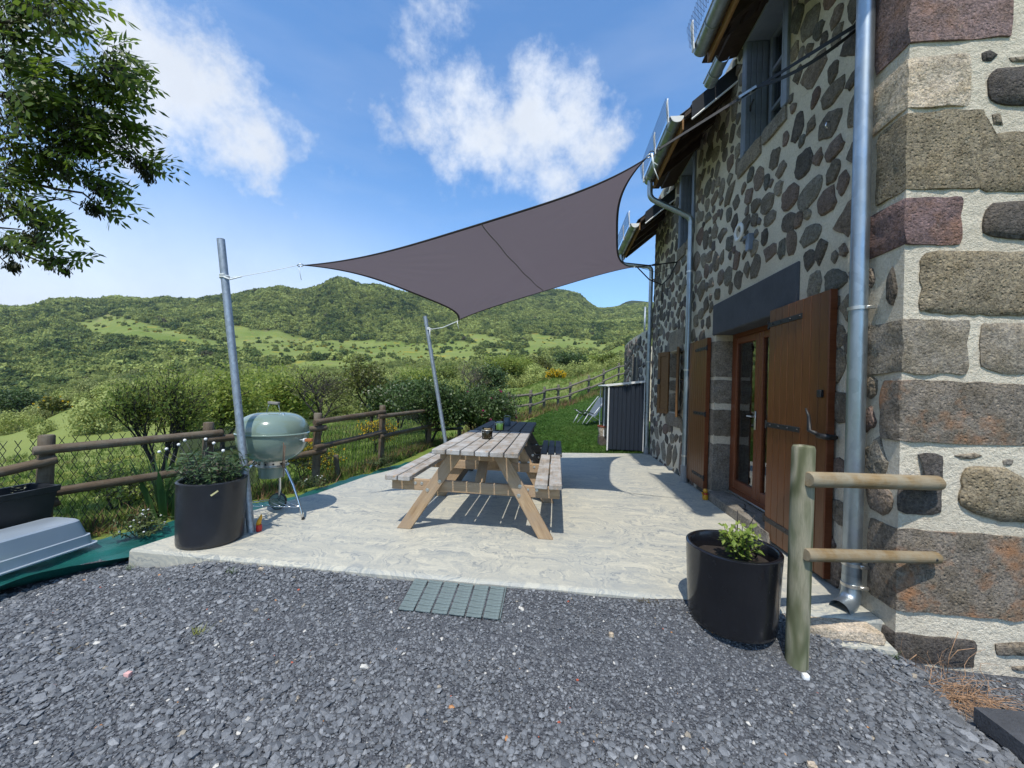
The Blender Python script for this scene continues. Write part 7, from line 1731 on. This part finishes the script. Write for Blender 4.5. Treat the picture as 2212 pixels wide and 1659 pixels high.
# ---------------------------------------------------------------- ash tree reaching in from the left
def ash():
    rn=np.random.RandomState(77); c1=lambda X,Y:(X*.7232/1.8228,Y*.7232/1.8228)
    t=thing('ash_tree',(-9.6,3.4,-1.5),'overhanging ash tree branches with feathery dark green leaves at the top left','tree')
    lf=MB(); ky=MB(); br=MB()
    def P(X,Y,dist): d=ray(*c1(X,Y)); return O+d*(dist/d.length)
    def leafc(p,d,L,n=4):
        """pinnate leaf: rachis with paired leaflets and one at the tip"""
        d=d.normalized(); side=d.cross(Vector((rn.normal()*.8,rn.normal()*.5-.9,.8+rn.normal()*.4))).normalized(); up=side.cross(d)
        q=p.copy(); dd=d.copy()
        for i in range(n+1):
            s0=q.copy(); q=q+dd*(L/(n+1)); dd=(dd+Vector((0,0,-.10))).normalized()
            tgt=[(side,.55),(-side,.55)] if i<n else [(Vector((0,0,0)),1)]
            for s,w_ in tgt:
                e=(s+dd*w_+up*rn.normal()*.15+Vector((0,0,-.12))).normalized(); l=.108*(.8+.4*rn.rand())*(1-.12*abs(i-1.5)/2); nn=e.cross(up).normalized()*l*.19
                k=len(lf.v); m=q+e*l*.45; lf.v+=[q,m+nn,q+e*l,m-nn]; lf.f+=[(k,k+1,k+2),(k,k+2,k+3)]
        br.tube([p,q],[.0026,.0016],3,cap=False)
    def keys(c,r_,n):
        for _ in range(n):
            p=c+Vector((rn.normal()*r_*.6,rn.normal()*r_*.6,rn.normal()*r_*.55)); e=Vector((rn.normal()*.35,rn.normal()*.35,-1)).normalized(); l=.05*(.8+.4*rn.rand()); nn=e.cross(Vector((rn.normal(),rn.normal(),0))).normalized()*l*.16
            k=len(ky.v); ky.v+=[p,p+e*l*.6+nn,p+e*l,p+e*l*.6-nn]; ky.f.append((k,k+1,k+2,k+3))
    # (x,y,rx,ry,leaves,keys) in the surveyed outline
    L=[(60,60,110,90,46,260),(170,40,110,60,34,160),(290,60,80,70,30,140),(330,140,60,50,18,40),(450,10,60,20,12,120),(400,20,60,30,10,60),(60,170,100,60,30,160),(110,230,60,50,16,40),(40,300,60,70,26,160),(90,340,60,50,16,20),(20,380,50,50,16,30),
     (600,300,60,50,14,20),(660,290,60,50,16,20),(560,270,40,30,6,0),(620,390,80,60,24,420),(700,430,70,60,18,300),(740,480,60,50,12,30),(500,390,60,40,10,20),(420,360,40,30,5,0),(270,360,60,40,9,60),(210,310,30,20,3,0),(720,340,40,40,8,0),
     (80,480,110,60,36,60),(220,470,110,50,40,30),(360,470,110,60,44,40),(480,480,90,60,36,60),(560,540,90,60,32,80),(60,580,100,70,36,120),(200,590,110,70,40,260),(340,580,90,70,36,240),(480,620,100,70,40,200),(640,600,60,50,14,20),(700,590,40,30,6,0),
     (80,690,90,60,30,80),(420,720,90,80,26,620),(520,720,90,70,30,460),(360,790,70,60,14,420),(480,820,60,40,10,360),(640,700,90,60,30,100),(700,760,80,50,24,60),(740,720,50,40,10,0),(60,790,100,70,30,200),(180,860,100,60,26,60),(280,850,80,50,18,120),(330,910,60,40,14,60),
     (700,850,70,40,14,140),(790,900,60,40,12,300),(820,960,50,30,7,220),(870,920,40,30,8,30),
     (90,930,110,60,28,260),(250,950,60,40,10,140),(60,1010,90,50,16,140),(230,1030,40,20,5,0),(380,960,60,40,10,60),(430,960,40,30,8,0),
     (520,1000,70,50,18,200),(580,1040,80,50,20,260),(660,1060,50,40,12,40),(530,1130,50,40,8,330),(640,1120,60,40,9,10),(620,1190,40,30,5,0),(580,960,60,20,8,0),
     (40,1120,70,60,16,260),(150,1110,70,40,12,60),(200,1200,70,50,18,120),(250,1230,60,50,16,180),(190,1300,50,40,5,300),(310,1270,40,40,8,0),(140,1180,40,30,8,0),
     (40,1330,60,50,14,120),(90,1400,60,50,10,60),(90,1450,40,20,2,240),(30,1290,50,20,6,0),(230,1370,60,20,8,0),(310,1430,60,40,12,260),(390,1430,40,40,9,20),(190,1430,30,30,3,0),(390,1500,20,20,3,0),(370,1480,40,20,5,60)]
    for (x,y,rx,ry,nl,nk) in L:
        dist=6.2+.7*mnoise.noise(Vector((x*.004,y*.004,0)))
        for _ in range(int(nl*.39)):
            a=rn.rand()*6.28; rr=math.sqrt(rn.rand()); X=x+rx*rr*math.cos(a)*.55-38; Y=y+ry*rr*math.sin(a)*.55-42; p=P(X,Y,dist+rn.normal()*.18)
            d=Vector((.75+rn.normal()*.35,rn.normal()*.5+.15,-.30+rn.normal()*.3+.5*(-(Y-y)/max(ry,1))*.5))
            leafc(p,d,.22+.10*rn.rand())
        if nk: keys(P(x-15,y-8,dist),min(rx,ry)*.0024*.72,int(nk*.9))
    for pts,r0 in (([(-500,1150),(-200,1010),(0,960),(180,1000),(310,1030),(450,1050),(500,1090)],.013),([(-300,700),(0,640),(90,690),(110,730),(170,742),(260,715),(380,670)],.011),([(170,742),(240,760),(280,800)],.006),([(-300,1250),(0,1240),(120,1250)],.008),([(560,800),(620,815),(700,870),(760,930)],.008),([(0,1200),(160,1120),(300,1085),(330,1090),(400,1070)],.007),([(300,1085),(305,1060),(310,1050)],.003),([(-300,450),(0,520),(200,560),(420,700),(560,800)],.012),([(-200,100),(60,120),(300,60),(450,20)],.012),([(-200,1400),(0,1400),(40,1440),(90,1440)],.006),([(60,1360),(160,1400),(260,1440),(350,1440)],.006),([(0,940),(40,980),(120,1010)],.006)):
        br.tube([P(x,y,6.22+.08*math.sin(i)) for i,(x,y) in enumerate(pts)],[1.6*r0*(1-.6*i/(len(pts)-1)) for i in range(len(pts))],6)
    br.build('branches',MT['bark'],t,True,kind='stuff')
    T=MB(); T.tube([(-9.6,3.4,-2.6),(-9.4,3.4,1.0),(-9.1,3.4,3.0),(-8.5,3.5,5.0),(-7.8,3.6,6.9)],[.22,.18,.15,.10,.05],12); T.tube([(-9.3,3.4,2.0),(-8.2,3.5,2.4),(-7.2,3.7,2.7),P(-500,1150,6.22)],[.09,.06,.04,.013],8); T.tube([(-9.1,3.4,3.0),(-8.0,3.5,3.8),P(-300,700,6.22)],[.08,.05,.011],8); T.tube([(-8.5,3.5,5.0),P(-200,100,6.22)],[.07,.012],8); T.tube([(-8.9,3.45,4.0),P(-300,450,6.22)],[.06,.012],8)
    T.build('trunk',MT['bark'],t,True)
    # the crown carries on to the left of the picture
    for _ in range(900):
        p=Vector((-8.6+rn.normal()*.8,3.3+rn.normal()*.8,5.6+rn.normal()*1.0)); leafc(p,Vector(rn.normal(size=3)),.26)
    lf.build('leaves',leafmat('ash_leaflets',(.065,.11,.012),(.20,.28,.03),.6,.4,scale=.8),t,kind='stuff')
    ky.build('ash_keys',leafmat('ash_key_bunches',(.028,.034,.008),(.055,.062,.014),.25,.6),t,kind='stuff')
ash()
# ---------------------------------------------------------------- air over the valley
def haze():
    m,nt=nodes('valley_haze'); o=nt.nodes.new('ShaderNodeOutputMaterial'); v=nt.nodes.new('ShaderNodeVolumePrincipled'); v.inputs['Density'].default_value=.00007; v.inputs['Color'].default_value=(.80,.88,1,1); v.inputs['Anisotropy'].default_value=.3; nt.links.new(v.outputs[0],o.inputs['Volume'])
    MB().box((0,0,100),(6400,6400,900)).build('haze',m,None,kind='stuff')
haze()
